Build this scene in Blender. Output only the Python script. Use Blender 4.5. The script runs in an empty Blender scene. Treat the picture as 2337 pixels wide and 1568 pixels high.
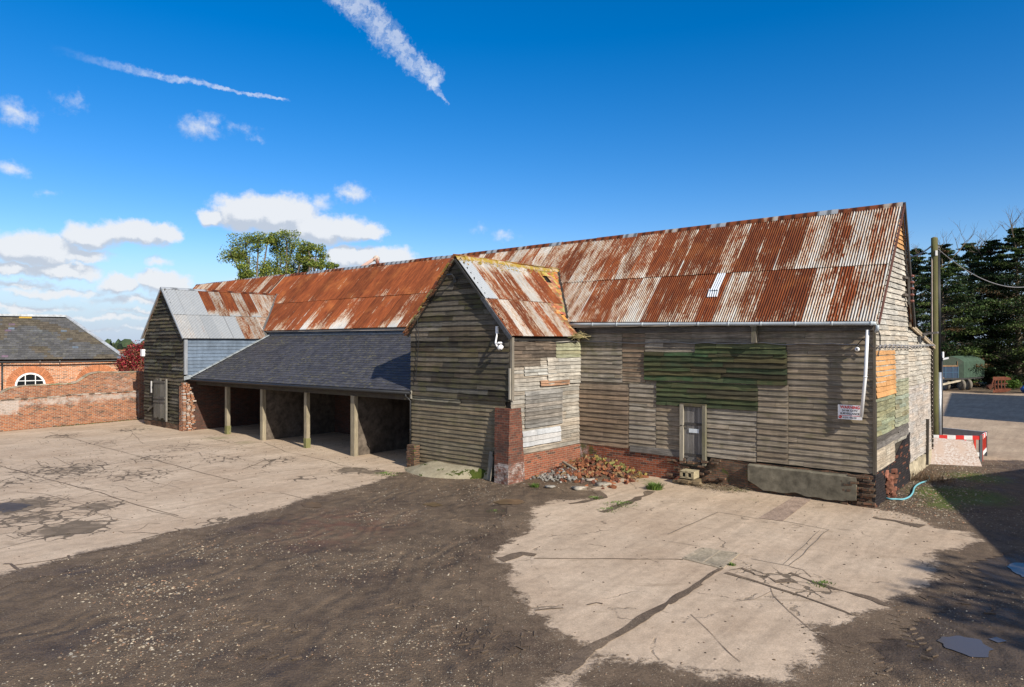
import bpy, math, random
from mathutils import Vector, Matrix, noise
random.seed(7)
R = math.radians
scene = bpy.context.scene
col_root = scene.collection

# ------------------------------------------------------------------ camera
H = 4.5                      # eye height, m
CX, CY, FP = 1168.5, 784.0, 1558.0
cd = bpy.data.cameras.new('camera'); cam = bpy.data.objects.new('camera', cd)
col_root.objects.link(cam)
cam.location = (0, 0, H); cam.rotation_euler = (R(90), 0, 0)
cd.lens = 24; cd.sensor_width = 36; cd.clip_start = .1; cd.clip_end = 6000
scene.camera = cam
scene.render.resolution_x = 1024; scene.render.resolution_y = 687
scene.view_settings.view_transform = 'Standard'; scene.view_settings.look = 'None'
scene.view_settings.exposure = 0.30; scene.view_settings.gamma = 1

# ------------------------------------------------------------------ site frame
UX, UY = -.7646, .6444       # along the barn, away from the near corner
VX, VY = .6444, .7646        # across the barn, away from the yard
C0 = (9.94, 18.75)
U0 = C0[0]*UX + C0[1]*UY
V0 = C0[0]*VX + C0[1]*VY
ROT = math.atan2(-UY, -UX)

def gr(x, y):
    Y = H*FP/(y-CY); return ((x-CX)/FP*Y, Y)
def wt(x, y, t=0.):          # photo point -> (s, z) on the plane t
    r = (x-CX)/FP; Y = (V0+t)/(VX*r+VY); return (Y*(UX*r+UY)-U0, H-(y-CY)/FP*Y)
def ws(x, y, s=0.):          # -> (t, z) on the plane s
    r = (x-CX)/FP; Y = (U0+s)/(UX*r+UY); return (Y*(VX*r+VY)-V0, H-(y-CY)/FP*Y)
def at(x, y, Y): return Vector(((x-CX)/FP*Y, Y, H-(y-CY)/FP*Y))
def B(s, t, z): return Vector((-s, t, z))
def world_st(X, Y): return (X*UX+Y*UY-U0, X*VX+Y*VY-V0)
def bw(s, t): return ((U0+s)*UX+(V0+t)*VX, (U0+s)*UY+(V0+t)*VY)
q4 = lambda x, y: ((1800+x/2.413)*.726, (950+y/2.413)*.726)
q3 = lambda x, y: ((1200+x/1.845)*.726, (750+y/1.845)*.726)

# ------------------------------------------------------------------ sun and sky
SD = Vector((-3.53, 4.81, -3.87)).normalized()      # direction the light travels
sl = bpy.data.lights.new('sun', 'SUN'); so = bpy.data.objects.new('sun', sl); col_root.objects.link(so)
sl.energy = 5.0; sl.angle = R(.55); sl.color = (1, .92, .80)
so.rotation_euler = SD.to_track_quat('-Z', 'Y').to_euler()
sun_el = math.asin(-SD.z); sun_az = math.atan2(-SD.x, -SD.y)   # clockwise from +Y

world = bpy.data.worlds.new('World'); scene.world = world; world.use_nodes = True
class NT:
    def __init__(s, nt): s.nt = nt; s.L = nt.links
    def n(s, typ, props=None, **ins):
        nd = s.nt.nodes.new(typ)
        if props:
            for k, v in props.items(): setattr(nd, k, v)
        for k, v in ins.items():
            key = int(k[1:]) if k[0] == 'i' and k[1:].isdigit() else k.replace('_', ' ')
            s.set(nd, key, v)
        return nd
    def set(s, nd, key, v):
        sock = nd.inputs[key]
        if isinstance(v, bpy.types.Node): v = v.outputs[0]
        if isinstance(v, bpy.types.NodeSocket): s.L.new(v, sock)
        else:
            if isinstance(v, (tuple, list)):
                n = len(sock.default_value); v = (tuple(v)+(1,))[:n] if len(v) != n else v
            sock.default_value = v
    def m(s, op, a, b=0., c=0., clamp=False):
        nd = s.nt.nodes.new('ShaderNodeMath'); nd.operation = op; nd.use_clamp = clamp
        s.set(nd, 0, a); s.set(nd, 1, b); s.set(nd, 2, c); return nd.outputs[0]
    def vm(s, op, a, b=(0, 0, 0), out=0):
        nd = s.nt.nodes.new('ShaderNodeVectorMath'); nd.operation = op
        s.set(nd, 0, a)
        if op == 'SCALE': s.set(nd, 3, b)
        elif op != 'LENGTH': s.set(nd, 1, b)
        return nd.outputs['Value'] if op in ('LENGTH', 'DOT_PRODUCT') else nd.outputs[0]
    def mix(s, f, a, b, blend='MIX'):
        nd = s.nt.nodes.new('ShaderNodeMix'); nd.data_type = 'RGBA'; nd.blend_type = blend
        s.set(nd, 0, f); s.set(nd, 6, a); s.set(nd, 7, b); return nd.outputs[2]
    def ss(s, v, lo, hi, a=0., b=1.):
        nd = s.nt.nodes.new('ShaderNodeMapRange'); nd.interpolation_type = 'SMOOTHSTEP'
        s.set(nd, 0, v); s.set(nd, 1, lo); s.set(nd, 2, hi); s.set(nd, 3, a); s.set(nd, 4, b); return nd.outputs[0]
    def lr(s, v, lo, hi, a=0., b=1.):
        nd = s.nt.nodes.new('ShaderNodeMapRange')
        s.set(nd, 0, v); s.set(nd, 1, lo); s.set(nd, 2, hi); s.set(nd, 3, a); s.set(nd, 4, b); return nd.outputs[0]
    def noise(s, vec, scale=1., det=4., rough=.55, dist=0., sc3=None):
        if sc3: vec = s.vm('MULTIPLY', vec, sc3)
        nd = s.n('ShaderNodeTexNoise', None, Vector=vec, Scale=scale, Detail=det, Roughness=rough, Distortion=dist)
        return nd.outputs[0]

def make_sky():
    w = NT(world.node_tree); w.nt.nodes.clear()
    def angs(x, y):
        d = Vector((x-CX, FP, CY-y)).normalized(); return math.atan2(d.x, d.y), math.asin(d.z)
    # cloud density as a function of azimuth and elevation
    g = bpy.data.node_groups.new('cloud_density', 'ShaderNodeTree')
    g.interface.new_socket('P', in_out='INPUT', socket_type='NodeSocketVector')
    g.interface.new_socket('D', in_out='OUTPUT', socket_type='NodeSocketFloat')
    G = NT(g); gi = g.nodes.new('NodeGroupInput'); go = g.nodes.new('NodeGroupOutput')
    p = gi.outputs[0]
    n1 = G.n('ShaderNodeTexNoise', None, Vector=p, Scale=13., Detail=7., Roughness=.58)
    n2 = G.n('ShaderNodeTexNoise', None, Vector=p, Scale=48., Detail=5., Roughness=.6)
    dv = G.vm('SUBTRACT', n1.outputs[1], (.5, .5, .5)); dv = G.vm('MULTIPLY', dv, (.062, .032, 0))
    dv2 = G.vm('SUBTRACT', n2.outputs[1], (.5, .5, .5)); dv2 = G.vm('MULTIPLY', dv2, (.026, .020, 0))
    q = G.vm('ADD', G.vm('ADD', p, dv), dv2)
    blobs = [(560,482,95,42,1),(640,492,105,48,1),(725,522,95,40,.9),(790,520,70,32,.8),(852,527,42,24,.9),(480,495,38,24,.9),
        (800,440,50,17,.34),(725,462,45,17,.26),(650,440,26,10,.2),
        (85,572,130,42,1),(215,545,90,36,.9),(310,538,95,32,.9),(385,535,38,24,.8),(190,590,95,20,.7),
        (140,622,120,22,.95),(30,618,60,18,.9),(370,648,70,30,1),(275,655,60,22,.9),(120,668,150,12,.55),(330,690,150,10,.5),(60,700,150,9,.5),
        (230,724,200,7,.42),(120,752,240,6,.42),(380,752,150,6,.42),(50,650,90,9,.5),(60,735,120,5,.4),(330,712,120,6,.4),(420,668,60,14,.5),
        (785,585,52,30,1),(905,588,50,27,.95),(845,592,60,24,.8),(700,600,60,18,.5),(930,600,45,16,.6),
        (35,255,56,28,.30),(150,228,42,22,.15),(450,288,54,24,.26),(478,272,28,20,.22),(545,288,40,12,.1),(590,309,26,9,.16),
        (22,382,48,18,.28),(100,440,24,9,.10),(362,602,34,15,.4),(1092,527,22,9,.12),(1150,541,30,12,.26),(575,640,60,14,.4)]
    cur = None
    for bx, by, rx, ry, wgt in blobs:
        a, e = angs(bx, by); ra = rx*1.12/FP*math.cos(a)**2; re = ry*1.18/FP*math.cos(a)
        d = G.vm('LENGTH', G.vm('MULTIPLY', G.vm('SUBTRACT', q, (a, e, 0)), (1/ra, 1/re, 0)))
        v = G.m('MULTIPLY', G.m('SUBTRACT', 1., d), wgt)
        cur = v if cur is None else G.m('MAXIMUM', cur, v)
    nf = G.noise(p, 75., 5., .65); cur = G.m('ADD', cur, G.m('MULTIPLY', G.m('SUBTRACT', nf, .5), .42))
    G.L.new(cur, go.inputs[0])
    tc = w.n('ShaderNodeTexCoord').outputs['Generated']
    sp = w.n('ShaderNodeSeparateXYZ', None, i0=tc)
    az = w.m('ARCTAN2', sp.outputs[0], sp.outputs[1]); el = w.m('ARCSINE', sp.outputs[2])
    P = w.n('ShaderNodeCombineXYZ', None, i0=az, i1=el).outputs[0]
    def grp(vec):
        nd = w.nt.nodes.new('ShaderNodeGroup'); nd.node_tree = g; w.L.new(vec, nd.inputs[0]); return nd.outputs[0]
    D = grp(P); D2 = grp(w.vm('ADD', P, (.008, .016, 0)))
    alpha = w.ss(D, -.02, .42, 0., .96)
    # broken cloud added over the unseen half of the sky as neutral fill
    dn = w.noise(tc, 2.2, 6., .6); bk = w.m('MULTIPLY', w.ss(dn, .42, .56), w.ss(sp.outputs[1], .05, -.25, 0., .9)); alpha = w.m('MAXIMUM', alpha, bk)
    lit = w.ss(w.m('SUBTRACT', D, D2), -.20, .15)
    ccol = w.mix(lit, (4.5, 5.0, 5.8, 1), (6.9, 7.1, 7.4, 1))
    # contrails
    def trail(x0, y0, x1, y1, w0, w1, amp, op, fade):
        a0, e0 = angs(x0, y0); a1, e1 = angs(x1, y1)
        d = Vector((a1-a0, e1-e0, 0)); L = d.length; d.normalize(); nrm = Vector((-d.y, d.x, 0))
        n1 = w.n('ShaderNodeTexNoise', None, Vector=P, Scale=22., Detail=2.)
        n2 = w.n('ShaderNodeTexNoise', None, Vector=P, Scale=130., Detail=5., Roughness=.65)
        q = w.vm('ADD', P, w.vm('MULTIPLY', w.vm('SUBTRACT', n2.outputs[1], (.5, .5, .5)), (amp, amp, 0)))
        q = w.vm('ADD', q, w.vm('MULTIPLY', w.vm('SUBTRACT', n1.outputs[1], (.5, .5, .5)), (amp*1.2, amp*1.2, 0)))
        rel = w.vm('SUBTRACT', q, (a0, e0, 0))
        al = w.m('DIVIDE', w.vm('DOT_PRODUCT', rel, tuple(d)), L)
        pe = w.m('ABSOLUTE', w.vm('DOT_PRODUCT', rel, tuple(nrm)))
        wd = w.lr(al, 0., 1., w0/FP, w1/FP)
        v = w.ss(w.m('DIVIDE', pe, wd), .25, 1., 1., 0.)
        v = w.m('MULTIPLY', v, w.ss(al, -.02, fade, 0., 1.)); v = w.m('MULTIPLY', v, w.ss(al, .97, 1.02, 1., 0.))
        st = w.noise(q, 90., 4., .6)
        return w.m('MULTIPLY', w.m('MULTIPLY', v, w.ss(st, .3, .62, .2, 1.)), op)
    T1 = trail(110, 108, 659, 231, 12, 3, .010, .5, .55)
    T2 = trail(740, -70, 1000, 190, 44, 24, .028, .5, .08)
    T3 = trail(960, 150, 1024, 243, 17, 3, .014, .42, .2)
    sky = w.n('ShaderNodeTexSky', {'sky_type': 'NISHITA', 'sun_disc': False, 'sun_elevation': sun_el, 'sun_rotation': sun_az,
              'altitude': 0, 'air_density': 1., 'dust_density': .25, 'ozone_density': 2.4})
    hs = w.n('ShaderNodeHueSaturation', None, Saturation=1.5, Value=1.16, Color=sky)
    lp = w.vm('MULTIPLY', hs.outputs[0], (1., .90, 1.04))
    hz = w.ss(el, .0, .14, .8, 0.); lp = w.mix(hz, lp, (2.9, 4.4, 6.6, 1))
    ccol = w.mix(bk, ccol, (4.6, 4.5, 4.3, 1))
    c = w.mix(alpha, lp, ccol)
    for T in (T1, T2, T3): c = w.mix(T, c, (7.4, 7.7, 8.2, 1))
    bg = w.n('ShaderNodeBackground', None, Color=c, Strength=.10)
    out = w.n('ShaderNodeOutputWorld'); w.L.new(bg.outputs[0], out.inputs[0])
make_sky()
world.cycles.sampling_method = 'MANUAL'; world.cycles.sample_map_resolution = 256

# ------------------------------------------------------------------ mesh builder
FRAMES = {}
class MB:
    def __init__(s): s.V = []; s.F = []; s.C = []; s.U = []; s.S = []; s.M = []
    def face(s, pts, col=(.5, .5, .5, 1), uv=None, mi=0, smooth=False):
        i = len(s.V); s.V += [tuple(p) for p in pts]; n = len(pts)
        s.F.append(tuple(range(i, i+n))); s.C.append([col]*n if not isinstance(col, list) else col)
        s.U.append(uv or [(0, 0)]*n); s.S.append(smooth); s.M.append(mi)
    def quad(s, a, b, c, d, col=(.5, .5, .5, 1), uv=None, mi=0): s.face([a, b, c, d], col, uv, mi)
    def grid(s, nu, nv, pf, cf=None, uf=None, smooth=True, mi=0, skip=None):
        i0 = len(s.V)
        for j in range(nv+1):
            for i in range(nu+1): s.V.append(tuple(pf(i, j)))
        for j in range(nv):
            for i in range(nu):
                if skip and skip(i, j): continue
                s.F.append((i0+j*(nu+1)+i, i0+j*(nu+1)+i+1, i0+(j+1)*(nu+1)+i+1, i0+(j+1)*(nu+1)+i))
                q = ((i, j), (i+1, j), (i+1, j+1), (i, j+1))
                s.C.append([cf(*k) for k in q] if cf else [(.5, .5, .5, 1)]*4)
                s.U.append([uf(*k) for k in q] if uf else [(0, 0)]*4); s.S.append(smooth); s.M.append(mi)
    def obox(s, c, ax, ay, az, hx, hy, hz, col=(.5, .5, .5, 1), brick=False, mi=0, jit=0, uo=None):
        c = Vector(c); ax, ay, az = Vector(ax), Vector(ay), Vector(az)
        P = {}
        for i in (-1, 1):
            for j in (-1, 1):
                for k in (-1, 1):
                    v = c+ax*hx*i+ay*hy*j+az*hz*k
                    if jit: v = v+Vector([random.uniform(-jit, jit) for _ in range(3)])
                    P[i, j, k] = v
        A = (ax*hx*2, ay*hy*2, az*hz*2); hs = (hx*2, hy*2, hz*2)
        o = uo if uo is not None else ((0, 0) if brick else (random.random()*40, random.random()*40))
        for d in range(3):
            a, b = [k for k in range(3) if k != d]
            if (not brick and hs[b] > hs[a]): a, b = b, a
            for sg in (-1, 1):
                ks = []
                for (p, q) in ((-1, -1), (1, -1), (1, 1), (-1, 1)):
                    k = [0, 0, 0]; k[d] = sg; k[a] = p; k[b] = q; ks.append(tuple(k))
                if brick:
                    def uvf(k):
                        v = P[k]; nn = (ax, ay, az)[d]
                        if abs(nn.z) > .7: return (v.x, v.y)
                        return ((v.x if abs(nn.y) > abs(nn.x) else v.y)+o[0], v.z+o[1])
                    uv = [uvf(k) for k in ks]
                else: uv = [(o[0]+k[a]*hs[a]/2, o[1]+k[b]*hs[b]/2) for k in ks]
                pts = [P[k] for k in ks]
                nv = (pts[1]-pts[0]).cross(pts[2]-pts[0])
                if nv.dot(P[ks[0]]+P[ks[2]]-2*c) < 0: pts.reverse(); uv.reverse()
                s.face(pts, col, uv, mi)
    def box(s, p0, p1, col=(.5, .5, .5, 1), brick=False, mi=0, jit=0):
        p0, p1 = Vector(p0), Vector(p1); c = (p0+p1)/2; h = (p1-p0)/2
        s.obox(c, (1, 0, 0), (0, 1, 0), (0, 0, 1), abs(h.x), abs(h.y), abs(h.z), col, brick, mi, jit)
    def beam(s, a, b, w, h, col=(.5, .5, .5, 1), up=(0, 0, 1), mi=0, jit=0):
        a, b = Vector(a), Vector(b); d = (b-a); L = d.length; d.normalize()
        y = Vector(up).cross(d)
        if y.length < 1e-3: y = Vector((0, 1, 0)).cross(d)
        y.normalize(); z = d.cross(y)
        s.obox((a+b)/2, d, y, z, L/2, w/2, h/2, col, False, mi, jit)
    def tube(s, pts, r, n=8, col=(.5, .5, .5, 1), mi=0, caps=True):
        pts = [Vector(p) for p in pts]; m = len(pts)
        rs = r if isinstance(r, (list, tuple)) else [r]*m
        i0 = len(s.V); ref = None; acc = 0
        for k, p in enumerate(pts):
            d = (pts[min(k+1, m-1)]-pts[max(k-1, 0)]).normalized()
            if ref is None: ref = d.orthogonal().normalized()
            ref = (ref-d*ref.dot(d)).normalized(); b = d.cross(ref)
            for j in range(n):
                a = 2*math.pi*j/n; s.V.append(tuple(p+(ref*math.cos(a)+b*math.sin(a))*rs[k]))
        for k in range(m-1):
            L = (pts[k+1]-pts[k]).length
            for j in range(n):
                a = i0+k*n+j; b2 = i0+k*n+(j+1) % n
                s.F.append((a, b2, b2+n, a+n)); s.C.append([col]*4)
                y0, y1 = j/n*6.28*max(rs), (j+1)/n*6.28*max(rs)
                s.U.append([(acc, y0), (acc, y1), (acc+L, y1), (acc+L, y0)]); s.S.append(n > 4); s.M.append(mi)
            acc += L
        if caps:
            for k, rev in ((0, True), (m-1, False)):
                f = [i0+k*n+j for j in range(n)]
                if rev: f.reverse()
                s.F.append(tuple(f)); s.C.append([col]*n); s.U.append([(s.V[q][0]*.3, s.V[q][1]*.3) for q in f]); s.S.append(False); s.M.append(mi)
    def lathe(s, c, axis, prof, n=16, col=(.5, .5, .5, 1), mi=0):
        c = Vector(c); axis = Vector(axis).normalized(); a = axis.orthogonal().normalized(); b = axis.cross(a)
        def pf(i, j):
            r, h = prof[j]; t = 2*math.pi*i/n; return c+axis*h+(a*math.cos(t)+b*math.sin(t))*r
        s.grid(n, len(prof)-1, pf, lambda i, j: col, lambda i, j: (i/n, j*.1), True, mi)
    def blob(s, c, r, seed=0, amp=.25, n=2, col=(.5, .5, .5, 1), mi=0, sq=(1, 1, 1)):
        import bmesh
        bm = bmesh.new(); bmesh.ops.create_icosphere(bm, subdivisions=n, radius=1.)
        i0 = len(s.V); c = Vector(c)
        for v in bm.verts:
            k = 1+amp*noise.noise(v.co*1.7+Vector((seed*3.1, seed, 0)))
            s.V.append(tuple(c+Vector((v.co.x*sq[0], v.co.y*sq[1], v.co.z*sq[2]))*r*k))
        for f in bm.faces:
            s.F.append(tuple(i0+v.index for v in f.verts)); s.C.append([col]*3)
            s.U.append([(v.co.x+seed, v.co.z) for v in f.verts]); s.S.append(True); s.M.append(mi)
        bm.free()
    def build(s, name, mats, parent=None, frame='W', org=(0, 0, 0)):
        """one mesh object; vertices are given in the site frame ('B') or world ('W')"""
        if parent is not None: frame, org = FRAMES[parent.name]
        o = Vector(org); me = bpy.data.meshes.new(name)
        me.from_pydata([tuple(Vector(v)-o) for v in s.V], [], s.F)
        ca = me.color_attributes.new('col', 'FLOAT_COLOR', 'CORNER'); uvl = me.uv_layers.new(name='uv')
        cf = []; uf = []
        for c, u in zip(s.C, s.U):
            for x in c: cf += [x[0], x[1], x[2], x[3] if len(x) > 3 else 1.]
            for x in u: uf += [x[0], x[1]]
        ca.data.foreach_set('color', cf); uvl.data.foreach_set('uv', uf)
        me.polygons.foreach_set('use_smooth', s.S); me.polygons.foreach_set('material_index', s.M)
        for m in (mats if isinstance(mats, (list, tuple)) else [mats]): me.materials.append(m)
        me.update()
        ob = bpy.data.objects.new(name, me); col_root.objects.link(ob)
        if parent is not None: ob.parent = parent
        elif frame == 'B':
            x, y = bw(-o.x, o.y); ob.location = (x, y, o.z); ob.rotation_euler = (0, 0, ROT)
        else: ob.location = o
        FRAMES[ob.name] = (frame, tuple(org)); return ob

def tag(o, label=None, cat=None, group=None, kind=None):
    if label: o['label'] = label
    if cat: o['category'] = cat
    if group: o['group'] = group
    if kind: o['kind'] = kind
    return o
def thing(name, label, cat, org, frame='B', group=None):
    e = bpy.data.objects.new(name, None); col_root.objects.link(e); e.empty_display_size = .3
    if frame == 'B':
        x, y = bw(-org[0], org[1]); e.location = (x, y, org[2]); e.rotation_euler = (0, 0, ROT)
    else: e.location = org
    FRAMES[e.name] = (frame, tuple(org)); return tag(e, label, cat, group)

# ------------------------------------------------------------------ materials
def newmat(name):
    m = bpy.data.materials.new(name); m.use_nodes = True; m.node_tree.nodes.clear(); k = NT(m.node_tree)
    k.bs = k.n('ShaderNodeBsdfPrincipled'); o = k.n('ShaderNodeOutputMaterial'); k.L.new(k.bs.outputs[0], o.inputs[0]); return m, k
def fin(k, col, rough=.8, bump=None, bs=.3, bd=.01, metal=0., spec=None):
    k.set(k.bs, 'Base Color', col); k.set(k.bs, 'Roughness', rough); k.set(k.bs, 'Metallic', metal)
    if spec is not None: k.set(k.bs, 'Specular IOR Level', spec)
    if bump is not None:
        b = k.n('ShaderNodeBump', None, Strength=bs, Distance=bd, Height=bump); k.L.new(b.outputs[0], k.bs.inputs['Normal'])
def attr(k): 
    a = k.n('ShaderNodeAttribute', {'attribute_name': 'col'}); return a.outputs['Color'], a.outputs['Alpha']
def scalec(k, c, f): return k.vm('SCALE', c, f)

def mat_wood(name, g0=.35, g1=1.55, mosscol=(.10, .10, .032, 1), knots=True, vertical=False):
    m, k = newmat(name); c, a = attr(k)
    uv = k.n('ShaderNodeUVMap').outputs[0]
    ob = k.n('ShaderNodeTexCoord').outputs['Object']
    g = k.noise(uv, 1., 7., .65, .3, (1.4, 34, 1)); g2 = k.noise(uv, 1., 4., .6, 0, (5, 90, 1))
    bl = k.noise(ob, .9, 5., .62); st = k.noise(ob, 1., 4., .6, 0, (6, 6, .8))
    f = k.m('MULTIPLY', k.lr(g, .3, .7, g0, g1), k.lr(bl, .3, .7, .78, 1.22))
    f = k.m('MULTIPLY', f, k.lr(g2, .25, .75, .7, 1.3)); f = k.m('MULTIPLY', f, k.lr(st, .3, .7, .86, 1.12))
    cc = scalec(k, c, f)
    if knots:
        vo = k.n('ShaderNodeTexVoronoi', {'feature': 'F1'}, Vector=k.vm('MULTIPLY', uv, (1.9, 7.5, 1)), Scale=1., Randomness=1.)
        kn = k.ss(vo.outputs['Distance'], .07, .13, 1., 0.); kr = k.ss(vo.outputs['Distance'], .02, .06, 1., 0.)
        cc = k.mix(k.m('MULTIPLY', kn, .5), cc, scalec(k, c, 1.75)); cc = k.mix(k.m('MULTIPLY', kr, .8), cc, scalec(k, c, .4))
    mn = k.noise(ob, 2.6, 5., .65); mn2 = k.noise(uv, 1., 3., .5, 0, (1.2, 14, 1))
    mm = k.m('MULTIPLY', k.ss(k.m('ADD', k.m('MULTIPLY', mn, .6), k.m('MULTIPLY', mn2, .4)), .47, .6), k.m('SUBTRACT', 1., a), clamp=True)
    cc = k.mix(mm, cc, mosscol)
    fin(k, cc, .85, g, .5, .006, spec=.25); return m
W_BOARD = mat_wood('weathered_board')
W_POST = mat_wood('weathered_post', .65, 1.25, knots=False)

def mat_rust():
    m, k = newmat('rusty_corrugated_iron'); c, a = attr(k)
    sp = k.n('ShaderNodeSeparateColor', None, Color=c); bias = sp.outputs[0]; rnd = sp.outputs[1]; f = sp.outputs[2]
    uv = k.n('ShaderNodeUVMap').outputs[0]; su = k.n('ShaderNodeSeparateXYZ', None, i0=uv)
    u = su.outputs[0]
    tro = k.m('COSINE', k.m('MULTIPLY', u, 2*math.pi/.076))     # +1 crest, -1 trough
    cell = k.m('FLOOR', k.m('DIVIDE', k.m('ADD', u, .038), .076))
    cv = k.n('ShaderNodeCombineXYZ', None, i0=k.m('MULTIPLY', cell, 3.7), i1=k.m('MULTIPLY', su.outputs[1], .75)).outputs[0]
    nc = k.noise(cv, 1., 5., .7)
    nb = k.noise(uv, 1., 5., .6, .2, (1.7, .7, 1)); nfine = k.noise(uv, 1., 5., .7, 0, (26, 7, 1))
    v = k.m('ADD', k.m('MULTIPLY', nb, .62), k.m('MULTIPLY', nc, .70)); v = k.m('ADD', v, k.m('MULTIPLY', nfine, .44)); v = k.m('SUBTRACT', v, .125); v = k.m('SUBTRACT', v, k.m('MULTIPLY', k.ss(f, .03, .10, 1., 0.), k.lr(nc, .35, .6, .28, 0.)))
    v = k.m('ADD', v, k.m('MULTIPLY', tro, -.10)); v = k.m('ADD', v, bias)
    mask = k.ss(v, .70, .80)
    rn = k.noise(uv, 1., 5., .6, 0, (9, 1.3, 1)); rb = k.noise(uv, .9, 4., .6)
    rc = k.mix(k.lr(rn, .3, .7), (.10, .024, .009, 1), (.255, .066, .019, 1))
    rc = k.mix(k.ss(rb, .5, .72, 0., .55), rc, (.33, .11, .032, 1))
    rc = scalec(k, rc, k.lr(rnd, 0., 1., .72, 1.2))
    gz = k.mix(k.lr(k.noise(uv, 1., 4., .6, 0, (8, 2, 1)), .3, .7), (.36, .36, .35, 1), (.60, .575, .53, 1))
    gz = k.mix(k.ss(v, .55, .71, 0., .75), gz, (.42, .27, .15, 1))
    gz = k.mix(k.ss(bias, -.3, -.15, .8, 0.), gz, (.38, .42, .46, 1))
    gz = scalec(k, gz, k.lr(rnd, 0., 1., .85, 1.12))
    trough_tone = k.m('MULTIPLY', k.ss(tro, -1., .2, .34, 1.), k.m('SUBTRACT', 1., k.ss(f, .955, .985, 0., .45)))  # darker in the troughs and along one edge of each sheet
    cc = scalec(k, k.mix(mask, gz, rc), trough_tone)
    fin(k, cc, k.lr(mask, 0., 1., .55, .9), nfine, .25, .004, metal=k.lr(mask, 0, 1, .25, 0.), spec=.3)
    return m
M_RUST = mat_rust()

def mat_brick(name, c1, c2, mortar, white=.2, dirt=.3, moss=.1, bw_=.225, rh=.075, wcol=(.62, .58, .55, 1), ms=.007, dark=(.06, .045, .04, 1)):
    m, k = newmat(name); c, a = attr(k)
    sp = k.n('ShaderNodeSeparateColor', None, Color=c)
    uv = k.n('ShaderNodeUVMap').outputs[0]
    wob = k.vm('SCALE', k.vm('SUBTRACT', k.n('ShaderNodeTexNoise', None, Vector=uv, Scale=3., Detail=2.).outputs[1], (.5, .5, .5)), .03)
    uw = k.vm('ADD', uv, wob)
    b = k.n('ShaderNodeTexBrick', {'offset': .5}, Vector=uw, Color1=(0, 0, 0, 1), Color2=(1, 1, 1, 1), Mortar=(.5, .5, .5, 1), Scale=1.)
    b.inputs['Mortar Size'].default_value = ms; b.inputs['Mortar Smooth'].default_value = .25; b.inputs['Bias'].default_value = 0
    b.inputs['Brick Width'].default_value = bw_; b.inputs['Row Height'].default_value = rh
    rv = k.n('ShaderNodeSeparateColor', None, Color=b.outputs[0]).outputs[0]
    bc = k.mix(rv, c1, c2)
    n1 = k.noise(uv, 9., 5., .65); bc = scalec(k, bc, k.lr(n1, .3, .7, .7, 1.25))
    bc = k.mix(k.ss(k.m('FRACT', k.m('MULTIPLY', rv, 7.31)), .86, .9, 0., .75), bc, dark)
    mo = scalec(k, mortar, k.lr(k.noise(uv, 5., 4., .6), .3, .7, .6, 1.15))
    col = k.mix(b.outputs[1], bc, mo)
    wn = k.m('ADD', k.m('MULTIPLY', k.m('ADD', k.noise(uv, .75, 7., .72, .4, (1, 1.6, 1)), k.noise(uv, 4., 5., .7)), .5), k.m('SUBTRACT', sp.outputs[0], .5))
    wf = k.noise(uv, 14., 5., .7)
    wm = k.m('MULTIPLY', k.ss(k.m('ADD', k.m('MULTIPLY', wn, .75), k.m('MULTIPLY', wf, .25)), .62-white*.3, .78-white*.3), .78)
    col = k.mix(k.m('MULTIPLY', wm, k.lr(b.outputs[1], 0, 1, 1., .2)), col, wcol)
    dn = k.noise(uv, 1.3, 6., .7); col = k.mix(k.ss(dn, .62-dirt*.25, .85-dirt*.25, 0., .7), col, dark)
    mn = k.m('ADD', k.noise(uv, 3., 5., .7), k.m('SUBTRACT', sp.outputs[1], .5))
    col = k.mix(k.ss(mn, .72-moss*.2, .84-moss*.2, 0., .8), col, (.085, .10, .025, 1))
    h = k.m('ADD', k.m('MULTIPLY', k.m('SUBTRACT', 1., b.outputs[1]), k.lr(rv, 0, 1, .7, 1.)), k.m('MULTIPLY', k.noise(uv, 40., 3., .6), .35))
    fin(k, col, .9, h, .8, .014, spec=.15); return m
M_BRICK = mat_brick('old_red_brick', (.34, .105, .052, 1), (.20, .066, .042, 1), (.36, .30, .24, 1), .05, .3, .05)
M_BRICKWALL = mat_brick('yard_wall_brick', (.40, .145, .06, 1), (.22, .075, .042, 1), (.44, .35, .26, 1), .14, .5, .0, wcol=(.50, .47, .44, 1), ms=.011)
M_BRICKORANGE = mat_brick('stable_orange_brick', (.60, .25, .11, 1), (.47, .165, .065, 1), (.66, .56, .45, 1), -.5, .05, -.3, bw_=.27, rh=.095, ms=.014, dark=(.16, .07, .04, 1))
M_BRICKDARK = mat_brick('weathered_dark_brick', (.20, .105, .065, 1), (.115, .075, .05, 1), (.12, .105, .08, 1), .0, .55, .55, ms=.012)
M_BRICKBLACK = mat_brick('tarred_black_brick', (.025, .023, .026, 1), (.04, .035, .035, 1), (.02, .018, .018, 1), -.45, -.2, -.3, dark=(.20, .08, .05, 1), ms=.009)
M_BRICKDIM = mat_brick('shed_inside_brick', (.12, .05, .035, 1), (.07, .04, .03, 1), (.11, .095, .08, 1), .05, .4, .1)

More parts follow.
